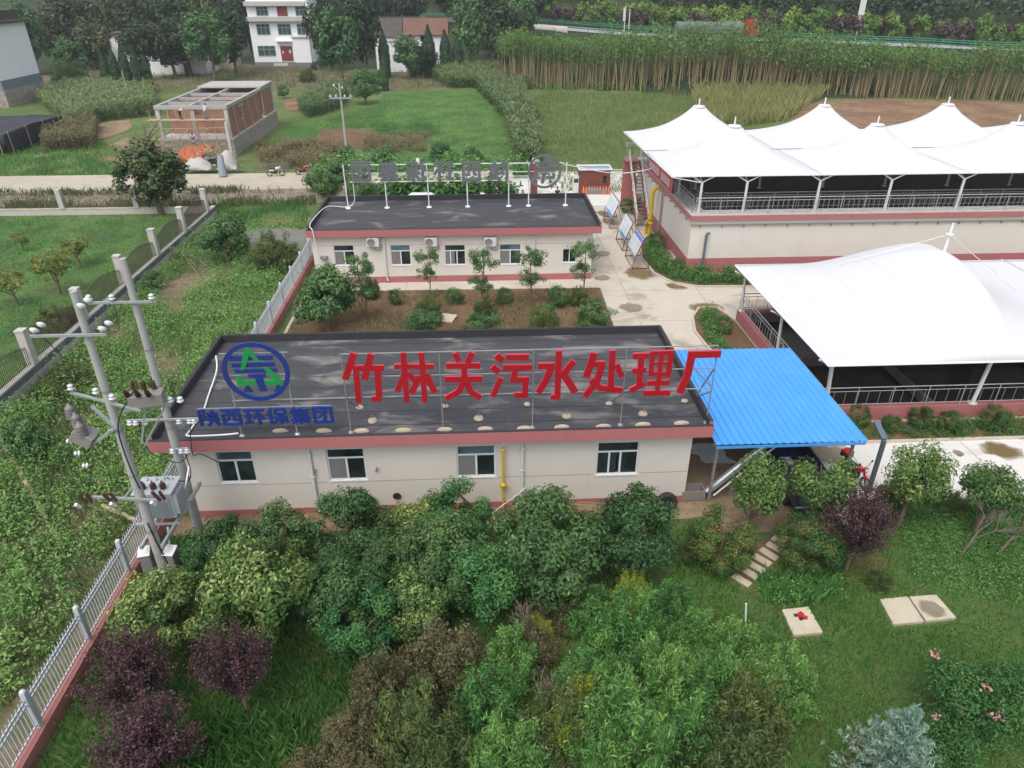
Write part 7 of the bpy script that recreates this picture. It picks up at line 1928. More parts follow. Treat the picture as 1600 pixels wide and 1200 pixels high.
# ------------------------------------------------------------------ people
def skin_mesh(name, verts, edges, radii, mat, parent, sub=1):
    me = bpy.data.meshes.new(name); me.from_pydata([tuple(v) for v in verts], edges, []); me.materials.append(mat)
    o = bpy.data.objects.new(name, me); C.objects.link(o); o.parent = parent
    md = o.modifiers.new('skin', 'SKIN'); md.use_smooth_shade = True
    for i, r in enumerate(radii):
        rr = r if isinstance(r, tuple) else (r, r)
        me.skin_vertices[0].data[i].radius = rr
    me.skin_vertices[0].data[0].use_root = True
    s = o.modifiers.new('sub', 'SUBSURF'); s.levels = sub; s.render_levels = sub
    return o
def person(label, loc, rz, shirt, trousers, pose='stand', group=None, hat=None):
    t = thing('person', label, 'person', tuple(loc), rz, group)
    lean = {'bend': .95, 'stoop': .45}.get(pose, 0.0)      # forward bend at the hips (towards -y)
    hip = V((0, 0, .92)); 
    def tor(h, side=0.0, fwd=0.0):                          # point on the torso, h metres above the hip
        return hip + V((side, -math.sin(lean) * h - math.cos(lean) * fwd, math.cos(lean) * h - math.sin(lean) * fwd))
    verts, edges, rad = [], [], []
    def add(p, r, par=None):
        verts.append(V(p)); rad.append(r)
        if par is not None: edges.append((par, len(verts) - 1))
        return len(verts) - 1
    pel = add(hip, (.125, .10)); wst = add(tor(.2), (.115, .09), pel); ch = add(tor(.42), (.135, .10), wst); nk = add(tor(.56), .052, ch)
    h1 = add(tor(.64), .075, nk); h2 = add(tor(.74, 0, .01), .088, h1); h3 = add(tor(.83), .055, h2)
    leg_pts, arm_pts = [], []
    for s in (-1, 1):
        k = .10 if pose in ('walk',) else .03
        hp = add(hip + V((s * .095, 0, -.05)), .085, pel); kn = add(V((s * .10, -.03 - k * s, .48)), .058, hp); an = add(V((s * .105, k * s * 1.4, .09)), .040, kn); ft = add(V((s * .115, -.13 + k * s * 1.4, .035)), .034, an)
        leg_pts.append([verts[i].copy() for i in (hp, kn, an)])
        sh = add(tor(.50, s * .18), .055, ch)
        if pose in ('photo', 'fold'): el = tor(.24, s * .23, .10); wr = tor(.46 if pose == 'photo' else .22, s * .06, .26)
        elif pose in ('bend', 'stoop'): el = tor(.36, s * .20, .24); wr = el + V((-s * .03, -.08, -.22))
        else: el = tor(.22, s * .24, -.02); wr = tor(-.02, s * .25, .06)
        e = add(el, .042, sh); w_ = add(wr, .030, e); d = (V(wr) - V(el)).normalized(); pm = add(V(wr) + d * .07, (.034, .016), w_)
        arm_pts.append([verts[i].copy() for i in (sh, e, w_)])
        side = d.cross(V((0, 1, 0))); side = side.normalized() if side.length > .1 else V((1, 0, 0))
        for q in range(4):
            b = V(wr) + d * .09 + side * (q - 1.5) * .019; f1 = add(b + d * (.035 + .006 * (1.5 - abs(q - 1.5))), .009, pm); add(V(verts[f1]) + d * .03 + V((0, -.012, 0)), .008, f1)
        th = add(V(wr) + d * .04 + side * -.045, .010, w_); add(V(verts[th]) + d * .035 + side * -.008, .009, th)
    skin_mesh('body', verts, edges, rad, M['skin'], t)
    # shirt: torso and sleeves
    v, e, r = [hip + V((0, 0, .02)), tor(.2), tor(.43), tor(.53)], [(0, 1), (1, 2), (2, 3)], [(.145, .118), (.132, .108), (.152, .118), (.075, .07)]
    for a in arm_pts:
        i = len(v); mid = a[0].lerp(a[1], .8); v += [a[0], mid]; e += [(2, i), (i, i + 1)]; r += [.072, .056]
    skin_mesh('shirt', v, e, r, shirt, t)
    v, e, r = [hip + V((0, 0, .03))], [], [(.137, .112)]
    for l in leg_pts:
        i = len(v); v += [l[0], l[1], l[2]]; e += [(0, i), (i, i + 1), (i + 1, i + 2)]; r += [.10, .072, .058]
    skin_mesh('trousers', v, e, r, trousers, t)
    for s in (0, 1):
        m = MB(); a = leg_pts[s][2]; m.box(a.x - .045, a.x + .045, a.y - .20, a.y + .06, 0.0, .075); m.build('shoe', M['black'], t, .02)
    hc = tor(.775, 0, -.008)
    m = MB(); m.lathe([(.085, -.055), (.097, 0), (.094, .04), (.07, .08), (.0, .098)], hc, 14); m.build('hair' if hat is None else 'hat', M['hair'] if hat is None else hat, t)
    m = MB(); fc = tor(.725, 0, .088)
    for s in (-1, 1):
        m.obox(fc + V((s * .033, 0, .02)), .022, .012, .010)
    m.build('eye', M['black'], t)
    m = MB(); m.obox(fc + V((0, -.012, -.012)), .022, .03, .045); m.obox(fc + V((-.095, .085, 0)), .02, .04, .055); m.obox(fc + V((.095, .085, 0)), .02, .04, .055); m.build('nose_and_ear', M['skin'], t, .006)
    m = MB(); m.obox(fc + V((0, -.002, -.052)), .042, .012, .010); m.build('mouth', M['doorred'], t)
    return t
CL = {k: plain(k + ' cloth', c, .85, var=.08) for k, c in dict(white=(.68, .68, .68), blue=(.03, .07, .27), black=(.03, .03, .035), denim=(.16, .21, .28), grey=(.22, .22, .25), purple=(.12, .09, .15), pale=(.52, .56, .62), yellow=(.55, .42, .08)).items()}
person('person in a white shirt standing behind the rear roof, left of the group', (.62, 65.7, .0), 2.6, CL['white'], CL['grey'])
person('person in dark top and pale jeans taking a picture behind the rear roof', (1.98, 67.2, .0), 3.4, CL['black'], CL['denim'], 'photo')
person('person in a blue jacket behind the rear roof near the red gate pillar', (4.3, 65.4, 0), .3, CL['blue'], CL['black'])
person('person in a white shirt, left of three talking by the gate', (7.1, 66.7, 0), -.6, CL['white'], CL['black'], 'fold')
person('person in a black shirt, middle of three talking by the gate', (7.62, 66.4, 0), 0.1, CL['black'], CL['grey'], 'fold')
person('person in pale clothes half hidden by a sign post, right of three', (8.15, 66.8, 0), .8, CL['pale'], CL['grey'])

# ------------------------------------------------------------------ motorcycles
def motorcycle(label, loc, rz, red, box=False):
    t = thing('motorcycle', label, 'motorcycle', tuple(loc), rz)
    rot = Matrix.Rotation(PI / 2, 3, 'X')
    for x in (-.62, .62):
        m = MB(); m.lathe([(.22, -.04), (.29, -.05), (.31, 0), (.29, .05), (.22, .04), (.21, 0), (.22, -.04)], (x, 0, .31), 22, 0, True, rot); w_ = m.build('wheel', M['rubber'], t)
        m = MB()
        for k in range(5): m.bar((x, 0, .31), (x + .22 * math.cos(k * 1.2566), 0, .31 + .22 * math.sin(k * 1.2566)), .03)
        m.lathe([(0, -.05), (.05, -.05), (.05, .05), (0, .05)], (x, 0, .31), 10, 0, True, rot); m.build('rim', M['steel'], w_)
    m = MB(); m.tube([(.62, 0, .31), (.45, 0, .72), (.38, 0, .95)], .035, 8); m.bar((-.62, 0, .31), (-.1, 0, .42), .07); m.bar((-.1, 0, .42), (.40, 0, .80), .07); m.obox((0, 0, .40), .36, .24, .28); m.tube([(-.1, .12, .28), (-.7, .14, .34)], .045, 8); m.build('frame', M['black'], t)
    m = MB(); m.lathe([(0, -.2), (.08, -.2), (.14, -.1), (.15, .05), (.1, .18), (0, .2)], (.17, 0, .78), 12, 0, True, Matrix.Rotation(PI / 2 - .2, 3, 'Y')); m.obox((.56, 0, .62), .34, .12, .05, Matrix.Rotation(.3, 3, 'Y')); m.obox((.42, 0, .88), .16, .22, .22); m.obox((-.4, 0, .62), .5, .2, .14); m.build('bodywork', red, t, .03)
    m = MB(); m.obox((-.28, 0, .80), .66, .24, .10); m.build('seat', M['black'], t, .04)
    m = MB(); m.tube([(.26, -.38, 1.03), (.38, -.2, 1.03), (.40, 0, .98), (.38, .2, 1.03), (.26, .38, 1.03)], .018, 8); m.build('handlebar', M['steel'], t)
    m = MB()
    for s in (-1, 1): m.cyl((.36, s * .26, 1.03), (.38, s * .32, 1.2), .01, n=6); m.lathe([(0, 0), (.06, .0), (.06, .02), (0, .03)], (.37, s * .33, 1.22), 10, 0, True, Matrix.Rotation(PI / 2, 3, 'Y'))
    m.build('mirror', M['black'], t)
    m = MB(); m.lathe([(0, 0), (.08, 0), (.08, .05), (0, .07)], (.50, 0, .90), 12, 0, True, Matrix.Rotation(PI / 2, 3, 'Y')); m.build('headlight', M['porcelain'], t)
    if box:
        m = MB(); m.obox((-.62, 0, 1.0), .38, .42, .20); o = m.build('top_box', M['black'], t, .05)
        m = MB(); m.obox((-.62, 0, 1.15), .39, .43, .12); m.build('lid', red, o, .05)
    return t
p = at(1343, 765, 0)
motorcycle('red motorcycle with a red and black top box beside the street lamp', (p.x - .05, p.y + .55, 0.012), -1.25, M['carred'], True)
a = at(431, 276, .8); motorcycle('grey and red motorcycle parked by the village road, left one', (a.x, a.y + .2, .8), .15, M['greywhite'])
a = at(475, 274, .8); motorcycle('red motorcycle parked by the village road, right one', (a.x, a.y + .2, .8), -.1, M['carred'])
m = MB(); a = at(410, 272, .8)
for k in range(6): m.bar((a.x - 1.2, a.y + 1.2, .95 + .13 * k), (a.x + 2.6, a.y + 1.2, .95 + .13 * k), .06, .07)
tag(m.build('plank_stack', M['deadwood']), 'stack of grey planks behind the left parked motorcycle', 'planks')

# ------------------------------------------------------------------ cars and truck
def car(label, loc, rz, mat, van=False):
    t = thing('parked_car', label, 'car', tuple(loc), rz)
    def hull(prof, w_, nm, mt, ins=0.0, zoff=0):
        m = MB(); m.plate(prof, -w_ / 2, w_ / 2); o = m.build(nm, mt, t, .06); return o
    lo = [(-2.15, .3), (2.1, .3), (2.2, .6), (2.1, .82), (1.2, .95), (-2.1, 1.0), (-2.2, .6)]
    hi = [(1.2, .93), (.55, 1.42), (-1.3, 1.46), (-2.0, 1.0)] if not van else [(1.75, .93), (1.25, 1.7), (-2.05, 1.75), (-2.1, .98)]
    hull(lo, 1.76, 'body', mat); hull(hi, 1.5, 'cabin', mat)
    m = MB()
    m.plate([(1.0, .98), (.5, 1.36), (-1.2, 1.38), (-1.7, 1.0)] if not van else [(1.5, 1.0), (1.15, 1.55), (-1.9, 1.58), (-1.9, 1.05)], -.765, .765); m.build('window', M['glass'], t)
    for x in (-1.35, 1.35):
        for s in (-1, 1):
            m = MB(); m.lathe([(0, -.1), (.25, -.1), (.31, -.07), (.31, .07), (.25, .1), (0, .1)], (x, s * .80, .31), 18, 0, True, Matrix.Rotation(PI / 2, 3, 'X')); m.build('wheel', M['rubber'], t)
    for s in (-1, 1):
        m = MB(); m.obox((2.15, s * .6, .68), .1, .3, .14); m.build('headlight', M['porcelain'], t)
    return t
car('white car parked behind the rear roof, only its roof showing', (-4.6, 65.6, 0), .05, M['carwhite'])
p = road_pt(2.0, 2.0); car('small red car driving on the highway above the tiled houses', p + V((0, 0, .1)), -.7, M['carred'], True)
p = road_pt(50, 1.8); p2 = road_pt(58, 1.8)
tt = thing('truck', 'long lorry with a red cab and a grey tarpaulin covered load on the highway', 'truck', (49.6, 158.9, terrain(49.6, 159.5) + .1), -.03)
m = MB(); P = []; r = random.Random(4)
for i in range(27):
    x = -8.3 + i * .52; P.append([(x, -1.25, 1.1), (x, -1.28, 2.3 + r.uniform(-.05, .05)), (x, -1.0, 2.85 + r.uniform(-.12, .08)), (x, 0, 3.05 + r.uniform(-.12, .1)), (x, 1.0, 2.85 + r.uniform(-.1, .1)), (x, 1.28, 2.3), (x, 1.25, 1.1)])
m.grid(P); n = len(P[0])
m.add(P[0], [tuple(range(n))]); m.add(P[-1], [tuple(range(n))[::-1]])
m.build('tarpaulin', M['trailer'], tt)
m = MB(); m.box(-8.4, 5.4, -1.2, 1.2, .95, 1.12); m.bar((-8.3, -1.27, 1.5), (5.2, -1.27, 1.5), .06); m.build('trailer_bed', M['brownpor'], tt)
m = MB(); m.plate([(6.0, .6), (8.4, .6), (8.45, 1.6), (8.2, 3.3), (6.2, 3.45), (6.0, 2.2)], -1.22, 1.22); m.build('cab', M['carred'], tt, .08)
m = MB(); m.plate([(8.42, 1.9), (8.49, 1.9), (8.32, 2.95), (8.25, 2.95)], -1.05, 1.05); m.plate([(7.3, 1.9), (8.2, 1.9), (8.1, 2.8), (7.3, 2.8)], -1.25, 1.25); m.build('window', M['glass'], tt)
for x in (-7.4, -6.1, -4.8, 3.8, 7.3):
    for s in (-1, 1):
        m = MB(); m.lathe([(0, -.15), (.4, -.15), (.5, -.1), (.5, .1), (.4, .15), (0, .15)], (x, s * 1.05, .5), 16, 0, True, Matrix.Rotation(PI / 2, 3, 'X')); m.build('wheel', M['rubber'], tt)

# ------------------------------------------------------------------ gate, hut, cones
ht = thing('guard_hut', 'small red brown guard hut with a pale flat roof rim by the gate', 'hut', (11.8, 71.4, 0))
m = MB(); wall_with_holes(m, -1.5, 1.5, 0, 2.25, -.85, -.75, [(.75, 1.15, 1.0, 1.75)]); m.box(-1.5, -1.4, -.75, .85, 0, 2.25); m.box(1.4, 1.5, -.75, .85, 0, 2.25); m.box(-1.4, 1.4, .75, .85, 0, 2.25); m.build('wall', M['redhut'], ht)
m = MB(); m.box(.75, 1.15, -.78, -.76, 1.0, 1.75); m.build('window', M['glass'], ht)
m = MB(); m.box(-1.6, 1.6, -.95, .95, 2.25, 2.32); m.build('roof', M['tarp_grey'], ht)
m = MB(); ring(m, -1.65, 1.65, -1.0, 1.0, 2.32, 2.45, .1); m.build('roof_rim', M['white'], ht)
m = MB(); m.box(-2.1, -1.55, -.5, .3, 0, 1.6); m.box(-2.05, -1.6, -.51, -.495, 1.0, 1.4, 1); m.build('side_cabinet', [M['greywhite'], M['glass']], ht)
gp = thing('gate_pillar', 'tall red brick gate pillar with a round lamp behind the badge sign', 'gate pillar', (5.75, 70.7, 0))
m = MB(); m.box(-.32, .32, -.32, .32, 0, 2.85); m.box(-.38, .38, -.38, .38, 2.85, 2.95); m.build('shaft', M['redhut'], gp)
m = MB(); m.lathe([(.06, 0), (.06, .1), (.2, .2), (.24, .35), (.2, .5), (0, .58)], (0, 0, 2.95), 14); m.build('lamp_globe', plain('cream lamp globe', (.7, .66, .5), .4), gp)
gf = thing('gate_fence', 'pale steel fence along the road left of the gate pillar', 'fence', (1.5, 70.6, 0))
m = MB(); railing(m, (-2.5, 70.6, .1), (5.3, 70.6, .1), 1.7, 2.0, .28); on(gf, m.build('rail_panel', M['white']))
gf2 = thing('gate_fence', 'pale steel fence right of the red guard hut', 'fence', (16, 72.8, 0))
m = MB(); railing(m, (13.6, 72.8, .1), (22, 72.8, .1), 1.7, 2.0, .28); on(gf2, m.build('rail_panel', M['white']))
def ext_px(i):
    return at(911 + i * 4.1, 303, 0)
for i in range(10):
    p = at(911.5 + i * 4.35, 303.5, 0); orange = i in (0, 1, 7, 9)
    t = thing('traffic_cone' if orange else 'gas_bottle', '', 'traffic cone' if orange else 'gas bottle', tuple(p), 0, 'row of cones and bottles before the red hut')
    if orange:
        t['label'] = ['orange cone at the left end of the row before the hut', 'orange cone second from the left in the row before the hut', '', '', '', '', '', 'orange cone between grey bottles near the right end of the row', '', 'orange cone at the right end of the row before the hut'][i]
        m = MB(); m.box(-.2, .2, -.2, .2, 0, .04); m.lathe([(.17, .04), (.04, .8), (.0, .81)], (0, 0, 0), 14); m.build('cone', M['orange'], t)
        m = MB(); m.lathe([(.125, .30), (.093, .48)], (0, 0, 0), 14); m.build('band', M['porcelain'], t)
    else:
        t['label'] = 'grey gas bottle with a reddish cap before the hut, ' + ['', '', 'next to the left cones', 'second from the left cones', 'third from the left cones', 'fourth from the left cones', 'fifth from the left cones', '', 'between the two right cones', ''][i]
        m = MB(); m.lathe([(.16, 0), (.17, .1), (.17, .5), (.12, .62), (.06, .68)], (0, 0, 0), 14); m.build('bottle', M['greypor'], t)
        m = MB(); m.lathe([(.06, .68), (.07, .70), (.07, .82), (0, .84)], (0, 0, 0), 10); m.build('cap', M['orange'], t)

# ------------------------------------------------------------------ brick house under construction
bh = thing('brick_house', 'unfinished brick house on a stone base with open roof beams', 'house', (-33, 100, 0))
x0, x1, y0, y1 = -37.2, -29.0, 90.0, 111.5
m = MB(); m.box(x0 - .2, x1 + .2, y0 - .2, y1 + .2, -.1, 1.9); on(bh, m.build('stone_base', M['stonewall']))
m = MB(); m.box(x0 - .25, x1 + .25, y0 - .25, y1 + .25, 1.9, 2.1); on(bh, m.build('floor_beam', M['conc_post']))
wl = MB()
def ywall(mb, x, t_, ya, yb_, za, zb_, holes):
    y = ya
    for a, b, c, d in holes: mb.box(x, x + t_, y, a, za, zb_); mb.box(x, x + t_, a, b, za, c); mb.box(x, x + t_, a, b, d, zb_); y = b
    mb.box(x, x + t_, y, yb_, za, zb_)
ywall(wl, x1 - .25, .25, y0 + .4, 104.6, 2.1, 5.4, [(95.0, 96.3, 3.4, 4.9)])
ywall(wl, x1 - .25, .25, 106.0, y1 - .3, 2.1, 5.4, [])
ywall(wl, x0, .25, y0 + 3.5, y1 - .3, 2.1, 5.4, [(97, 98.3, 3.4, 4.9)])
wl.box(x0 + .25, x1 - .25, y1 - .3, y1, 2.1, 5.4); wl.box(x0 + .25, x1 - .25, 93.2, 93.45, 2.1, 4.2); wl.box(x0 + .25, x0 + 3.0, 93.2, 93.45, 4.2, 5.4); wl.box(x0 + .25, x1 - .25, 101, 101.25, 2.1, 5.4)
on(bh, wl.build('wall', M['brick']))
m = MB()
for x, y in ((x0 - .05, y0), (x1 - .40, y0), (-33.3, y0 + .1)): m.box(x, x + .42, y, y + .42, 2.1, 5.35)
m.box(x1 - .4, x1 + .02, y1 - .42, y1 + .03, 2.1, 5.35)
[on(bh, o) for o in m.build_each('pillar', M['conc_post'])]
m = MB()
m.box(x0 - .1, x1 + .1, y0 - .1, y0 + .3, 5.4, 5.8); m.box(x0 - .1, x0 + .3, y0 + .3, y1, 5.4, 5.78); m.box(x1 - .28, x1 + .1, y0 + .3, y1, 5.4, 5.78); m.box(-33.5, -33.2, y0 + .3, y1 - 5, 5.4, 5.76)
for y in (93.3, 97, 101): m.box(x0 + .3, -33.5, y, y + .28, 5.4, 5.74); m.box(-33.2, x1 - .28, y, y + .28, 5.4, 5.74)
on(bh, m.build('ring_beam', M['conc_pole']))
m = MB()
for k in range(9): m.bar((-33.2, 91.2 + k * 1.6, 5.2), (x1 - .3, 91.2 + k * 1.6, 5.22), .1)
on(bh, m.build('joist', M['timber']))
m = MB(); m.box(x0 - .15, x1 + .2, 105.5, y1 + .3, 5.8, 5.98); on(bh, m.build('roof_slab', M['tarp_white']))
m = MB(); m.box(x1 - .02, x1 + .02, 95.0, 95.06, 3.4, 4.9)
for k in range(4): m.box(x1 - .14, x1 - .10, 95.15 + .32 * k, 95.2 + .32 * k, 3.4, 4.9)
m.box(x1 - .1, x1 - .06, 95.0, 96.3, 4.1, 4.2); on(bh, m.build('window', M['rust']))
m = MB(); m.box(x1 - .01, x1 + .05, 94.8, 96.5, 4.9, 5.12); on(bh, m.build('lintel', M['conc_post']))
sc = thing('scaffold', 'timber pole scaffold along the front of the unfinished brick house', 'scaffold', (-33, 88.8, 0))
m = MB(); r = random.Random(12)
for k in range(9): 
    x = x0 - .4 + k * 1.02; m.cyl((x + r.uniform(-.1, .1), 88.8, .3), (x + r.uniform(-.25, .25), 88.9, 5.4 + r.uniform(-.6, .6)), .05, .04, 6)
for k in range(4):
    y = 92 + k * 3.2; m.cyl((x1 + .35, y, 1.9), (x1 + .12, y, 5.7), .05, .04, 6)
[on(sc, o) for o in m.build_each('pole', M['timber'])]
m = MB()
for z in (2.3, 3.4, 4.3): m.cyl((x0 - .8, 88.75, z), (x1 + .3, 88.75, z + r.uniform(-.1, .1)), .045, n=6)
for k in range(4): m.cyl((x0 + k * 2.2, 88.7, 2.1), (x0 + k * 2.2 + 1.6, 88.7, 3.4), .035, n=6)
[on(sc, o) for o in m.build_each('ledger', M['timber'])]
m = MB(); m.box(x0 - .6, x1 + .2, 88.5, 89.4, 4.35, 4.42); on(sc, m.build('deck', M['timber']))
person('worker in a white shirt with a yellow helmet bending on the scaffold', (-34.1, 89.0, 4.42), 1.6, CL['white'], CL['black'], 'bend', None, CL['yellow'])
person('worker in a pale shirt standing on the scaffold at the right', (-31.2, 89.0, 4.42), 2.9, CL['pale'], CL['grey'], 'stoop')
person('worker in a purple grey shirt on the ground floor below the scaffold', (-32.9, 88.2, 1.2), 3.1, CL['purple'], CL['grey'])
m = MB(); P = []; r = random.Random(14)
for i in range(12):
    P.append([(at(284, 240, 1).x + i * .27 + j * .05 + r.uniform(-.05, .05), 83.6 + j * .52, .35 + j * .12 + .6 * math.sin(PI * (j + .5) / 10) * (.7 + .3 * math.sin(PI * i / 11)) + r.uniform(-.16, .16)) for j in range(10)])
m.grid(P, 0, False)
for i, f in enumerate(m.f): m.f[i] = f[::-1]
tag(m.build('brick_heap', M['clay'], None, 0, .3), 'sloping heap of fresh orange bricks before the unfinished house', 'brick heap')
for a, b in (((295, 250), (330, 222)),):
    m = MB(); m.bar(at(*a, 1.0), at(*b, 1.5), .22, .05); tag(m.build('plank', M['timber']), 'long plank lying up the orange brick heap', 'plank')
def tarp(label, name, c, rx, ry, h, mat, seed):
    r = random.Random(seed); m = MB(); P = []
    for i in range(13):
        row = []
        for j in range(13):
            u, v = i / 6 - 1, j / 6 - 1; d = min(1, math.hypot(u, v)); row.append((c[0] + u * rx, c[1] + v * ry, c[2] + h * (1 - d ** 2.4) + r.uniform(-.07, .07)))
        P.append(row)
    m.grid(P)
    for i, f in enumerate(m.f): m.f[i] = f[::-1]
    return tag(m.build(name, M[mat], None, 0, .03), label, 'tarpaulin')
a = at(308, 262, .8); tarp('rounded heap under a pale tarpaulin by the village road', 'covered_heap', (a.x, a.y + .4, .75), 1.6, 1.3, 1.0, 'tarp_white', 1)
a = at(356, 262, .8); tarp('steep pale tarpaulin heap by the village road, right one', 'covered_heap', (a.x, a.y + .5, .75), 1.05, 1.05, 1.75, 'tarp_white', 2)
a = at(292, 248, .8); tarp('flat grey blue sheet spread beside the orange bricks', 'ground_sheet', (a.x + 1, a.y + .5, .75), 1.5, .9, .6, 'tarp_grey', 3)
a = at(349, 276, .8); m = MB(); m.tube([(a.x, a.y, .8), (a.x - .1, a.y + .3, 1.9), (a.x - .15, a.y + .7, 2.8)], [.42, .38, .30], 10); tag(m.build('sheet_roll', M['tarp_grey']), 'grey rolled sheet leaning on the steep pale heap', 'roll')
a = at(350, 255, .8); m = MB(); m.box(a.x - .16, a.x + .16, a.y + 3.0, a.y + 3.3, .3, 4.6); tag(m.build('concrete_post', M['conc_post']), 'bare concrete post standing before the unfinished house', 'post')
m = MB(); r = random.Random(15); a = at(335, 248, .8)
for k in range(40):
    p = a + V((r.uniform(-1.3, 1.3), r.uniform(-.6, 1.6), r.uniform(0, 1.0))); d = V((r.uniform(-1, 1), r.uniform(-.5, .5), r.uniform(-.2, .7))).normalized() * r.uniform(.6, 1.3)
    m.cyl(p - d, p + d, .035, n=5)
tag(m.build('stick_pile', M['timber']), 'tangled heap of pale sticks behind the tarpaulins', 'sticks')

# ------------------------------------------------------------------ village houses
def house_window(par, x0, x1, z0, z1, y, face='front', mull=3):
    f = MB(); g = MB(); t_ = .09
    f.box(x0 - .12, x1 + .12, y - .05, y + .02, z0 - .14, z0); f.box(x0 - .12, x1 + .12, y - .05, y + .02, z1, z1 + .12); f.box(x0 - .12, x0, y - .05, y + .02, z0, z1); f.box(x1, x1 + .12, y - .05, y + .02, z0, z1)
    w_ = f.build('window', M['conc_post'], par)
    g.box(x0, x1, y - .02, y + .01, z0, z1); g.build('pane', plain('green tinted pane', (.05, .13, .11), .15, var=.4, scale=1.5) if 'gpane' not in M else M['gpane'], w_)
    s = MB()
    for k in range(1, mull): xx = x0 + (x1 - x0) * k / mull; s.box(xx - .03, xx + .03, y - .04, y - .02, z0, z1)
    s.box(x0, x1, y - .045, y - .021, z0 + (z1 - z0) * .66, z0 + (z1 - z0) * .66 + .07); s.build('mullion', M['greywhite'], w_)
M['gpane'] = plain('green tinted pane', (.045, .10, .09), .15, var=.4, scale=1.5)
fh = thing('village_house', 'white four storey village house with brown door and blue grey base', 'house', (-45.7, 197, 0))
ZW = lambda px, py: aty(px, py, 192)
hx0, hx1 = -52.9, -38.5
m = MB(); m.box(hx0, hx1, 192, 203, 1.2, 17.5); on(fh, m.build('wall', M['housewhite']))
m = MB(); m.box(hx0 - .06, hx1 + .06, 191.94, 203.06, -.1, 1.2); m.box(-42.9, -38.9, 190.4, 191.9, -.1, 1.2); on(fh, m.build('base', M['houseblue']))
m = MB(); m.box(-42.9, -38.9, 190.45, 191.98, 1.2, 6.6); on(fh, m.build('annex', M['housewhite']))
m = MB(); m.box(-43.2, -38.6, 190.2, 192, 6.6, 6.85); on(fh, m.build('annex_roof', M['conc_post']))
m = MB()
for za, zb_ in ((ZW(440, 33).z, ZW(440, 26).z), (ZW(440, 9).z, ZW(440, 2).z)): m.box(hx0 - .3, hx1 - .6, 190.9, 191.98, za, za + .25); m.box(hx0 - .3, hx1 - .6, 190.9, 191.02, za + .25, zb_)
on(fh, m.build('balcony', M['conc_post']))
hw_ = thing  # windows
for px0, px1, py0, py1 in ((402, 417, 11, 24), (463, 479, 11, 24), (403, 420, 38, 54), (436, 453, 38, 54), (466, 482, 38, 54), (405, 429, 72, 87)):
    a, b = ZW(px0, py1), ZW(px1, py0); house_window_par = None
    n0 = len(bpy.data.objects)
    house_window(fh, a.x + 45.7, b.x + 45.7, a.z, b.z, 191.97 - 197)
for px0, px1, py0, py1 in ((441, 456, 72, 95), (434, 448, 10, 25)):
    a, b = ZW(px0, py1), ZW(px1, py0); m = MB(); m.box(a.x, b.x, 191.9, 191.99, a.z, b.z); o = on(fh, m.build('door', M['doorred']))
    if py0 > 50:
        m = MB(); m.box(a.x + .4, a.x + .7, 191.87, 191.895, a.z + 1.6, a.z + 2.2); m.box(b.x - .8, b.x - .4, 191.87, 191.895, a.z + 1.7, a.z + 2.4); q = m.build('notice', M['paper']); q.parent = o
a, b = ZW(432, 64), ZW(460, 61); m = MB(); m.box(a.x, b.x, 191.0, 191.98, a.z - .1, a.z + .12); on(fh, m.build('door_canopy', M['housewhite']))
m = MB()
for k in range(4): m.box(-48.0, -44.6, 190.2 - .5 * k, 190.7 - .5 * k, -.05, 1.1 - .28 * k)
on(fh, m.build('step', M['conc_post']))
m = MB(); m.box(-56, -36.5, 185.9, 186.3, 0, .9); tag(m.build('terrace_wall', M['drywall']), 'low earth coloured terrace wall before the four storey house', 'wall')
# left white house
lh = thing('village_house', 'tall plain white house on a rubble stone base at the upper left', 'house', (-86, 136, 0))
m = MB(); m.box(-96, -77.6, 130.2, 142.4, 2.6, 12.3); on(lh, m.build('wall', M['housewhite']))
m = MB(); m.box(-96.06, -77.54, 130.14, 142.46, 2.6, 4.1); on(lh, m.build('base', M['houseblue']))
m = MB(); m.box(-96.2, -77.4, 130.0, 142.6, -.1, 2.6); on(lh, m.build('stone_base', M['stonewall']))
m = MB(); m.box(-96, -77.55, 130.10, 130.14, 4.1, 12.2); on(lh, m.build('front_render', plain('beige render', (.55, .50, .36), .85)))
m = MB(); m.box(-96.6, -76.9, 129.6, 143, 12.3, 12.7); m.box(-96, -78.2, 131, 142.2, 12.7, 14.2); on(lh, m.build('roof', M['greytile']))
m = MB(); m.box(-84, -80.5, 129.7, 130.08, 9.2, 11.6); on(lh, m.build('balcony', M['conc_post']))
m = MB(); m.box(-90, -79, 127.4, 127.8, 0, 1.5); tag(m.build('garden_wall', M['conc_post']), 'low concrete wall below the left white house', 'wall')
hb2 = thing('village_house', 'pale house half hidden behind the trees beside the left white house', 'house', (-69, 178, 0))
m = MB(); m.box(-80, -60, 178, 190, -.1, 8); on(hb2, m.build('wall', M['housewhite']))
m = MB(); m.box(-80.4, -59.6, 177.6, 190.4, 8, 8.5); on(hb2, m.build('roof', M['greytile']))
m = MB(); m.box(-70, -68, 177.9, 177.99, 2, 4); m.box(-65, -63.5, 177.9, 177.99, 0, 2.4); on(hb2, m.build('window', M['glass']))
hb3 = thing('village_house', 'low ochre house behind the dark tree trunks', 'house', (-52, 176, 0))
m = MB(); m.box(-62, -56.5, 187, 193, -.1, 4.5); on(hb3, m.build('wall', M['slab']))
m = MB(); m.box(-62.4, -56.1, 186.6, 193.4, 4.5, 4.9); on(hb3, m.build('roof', M['greytile']))
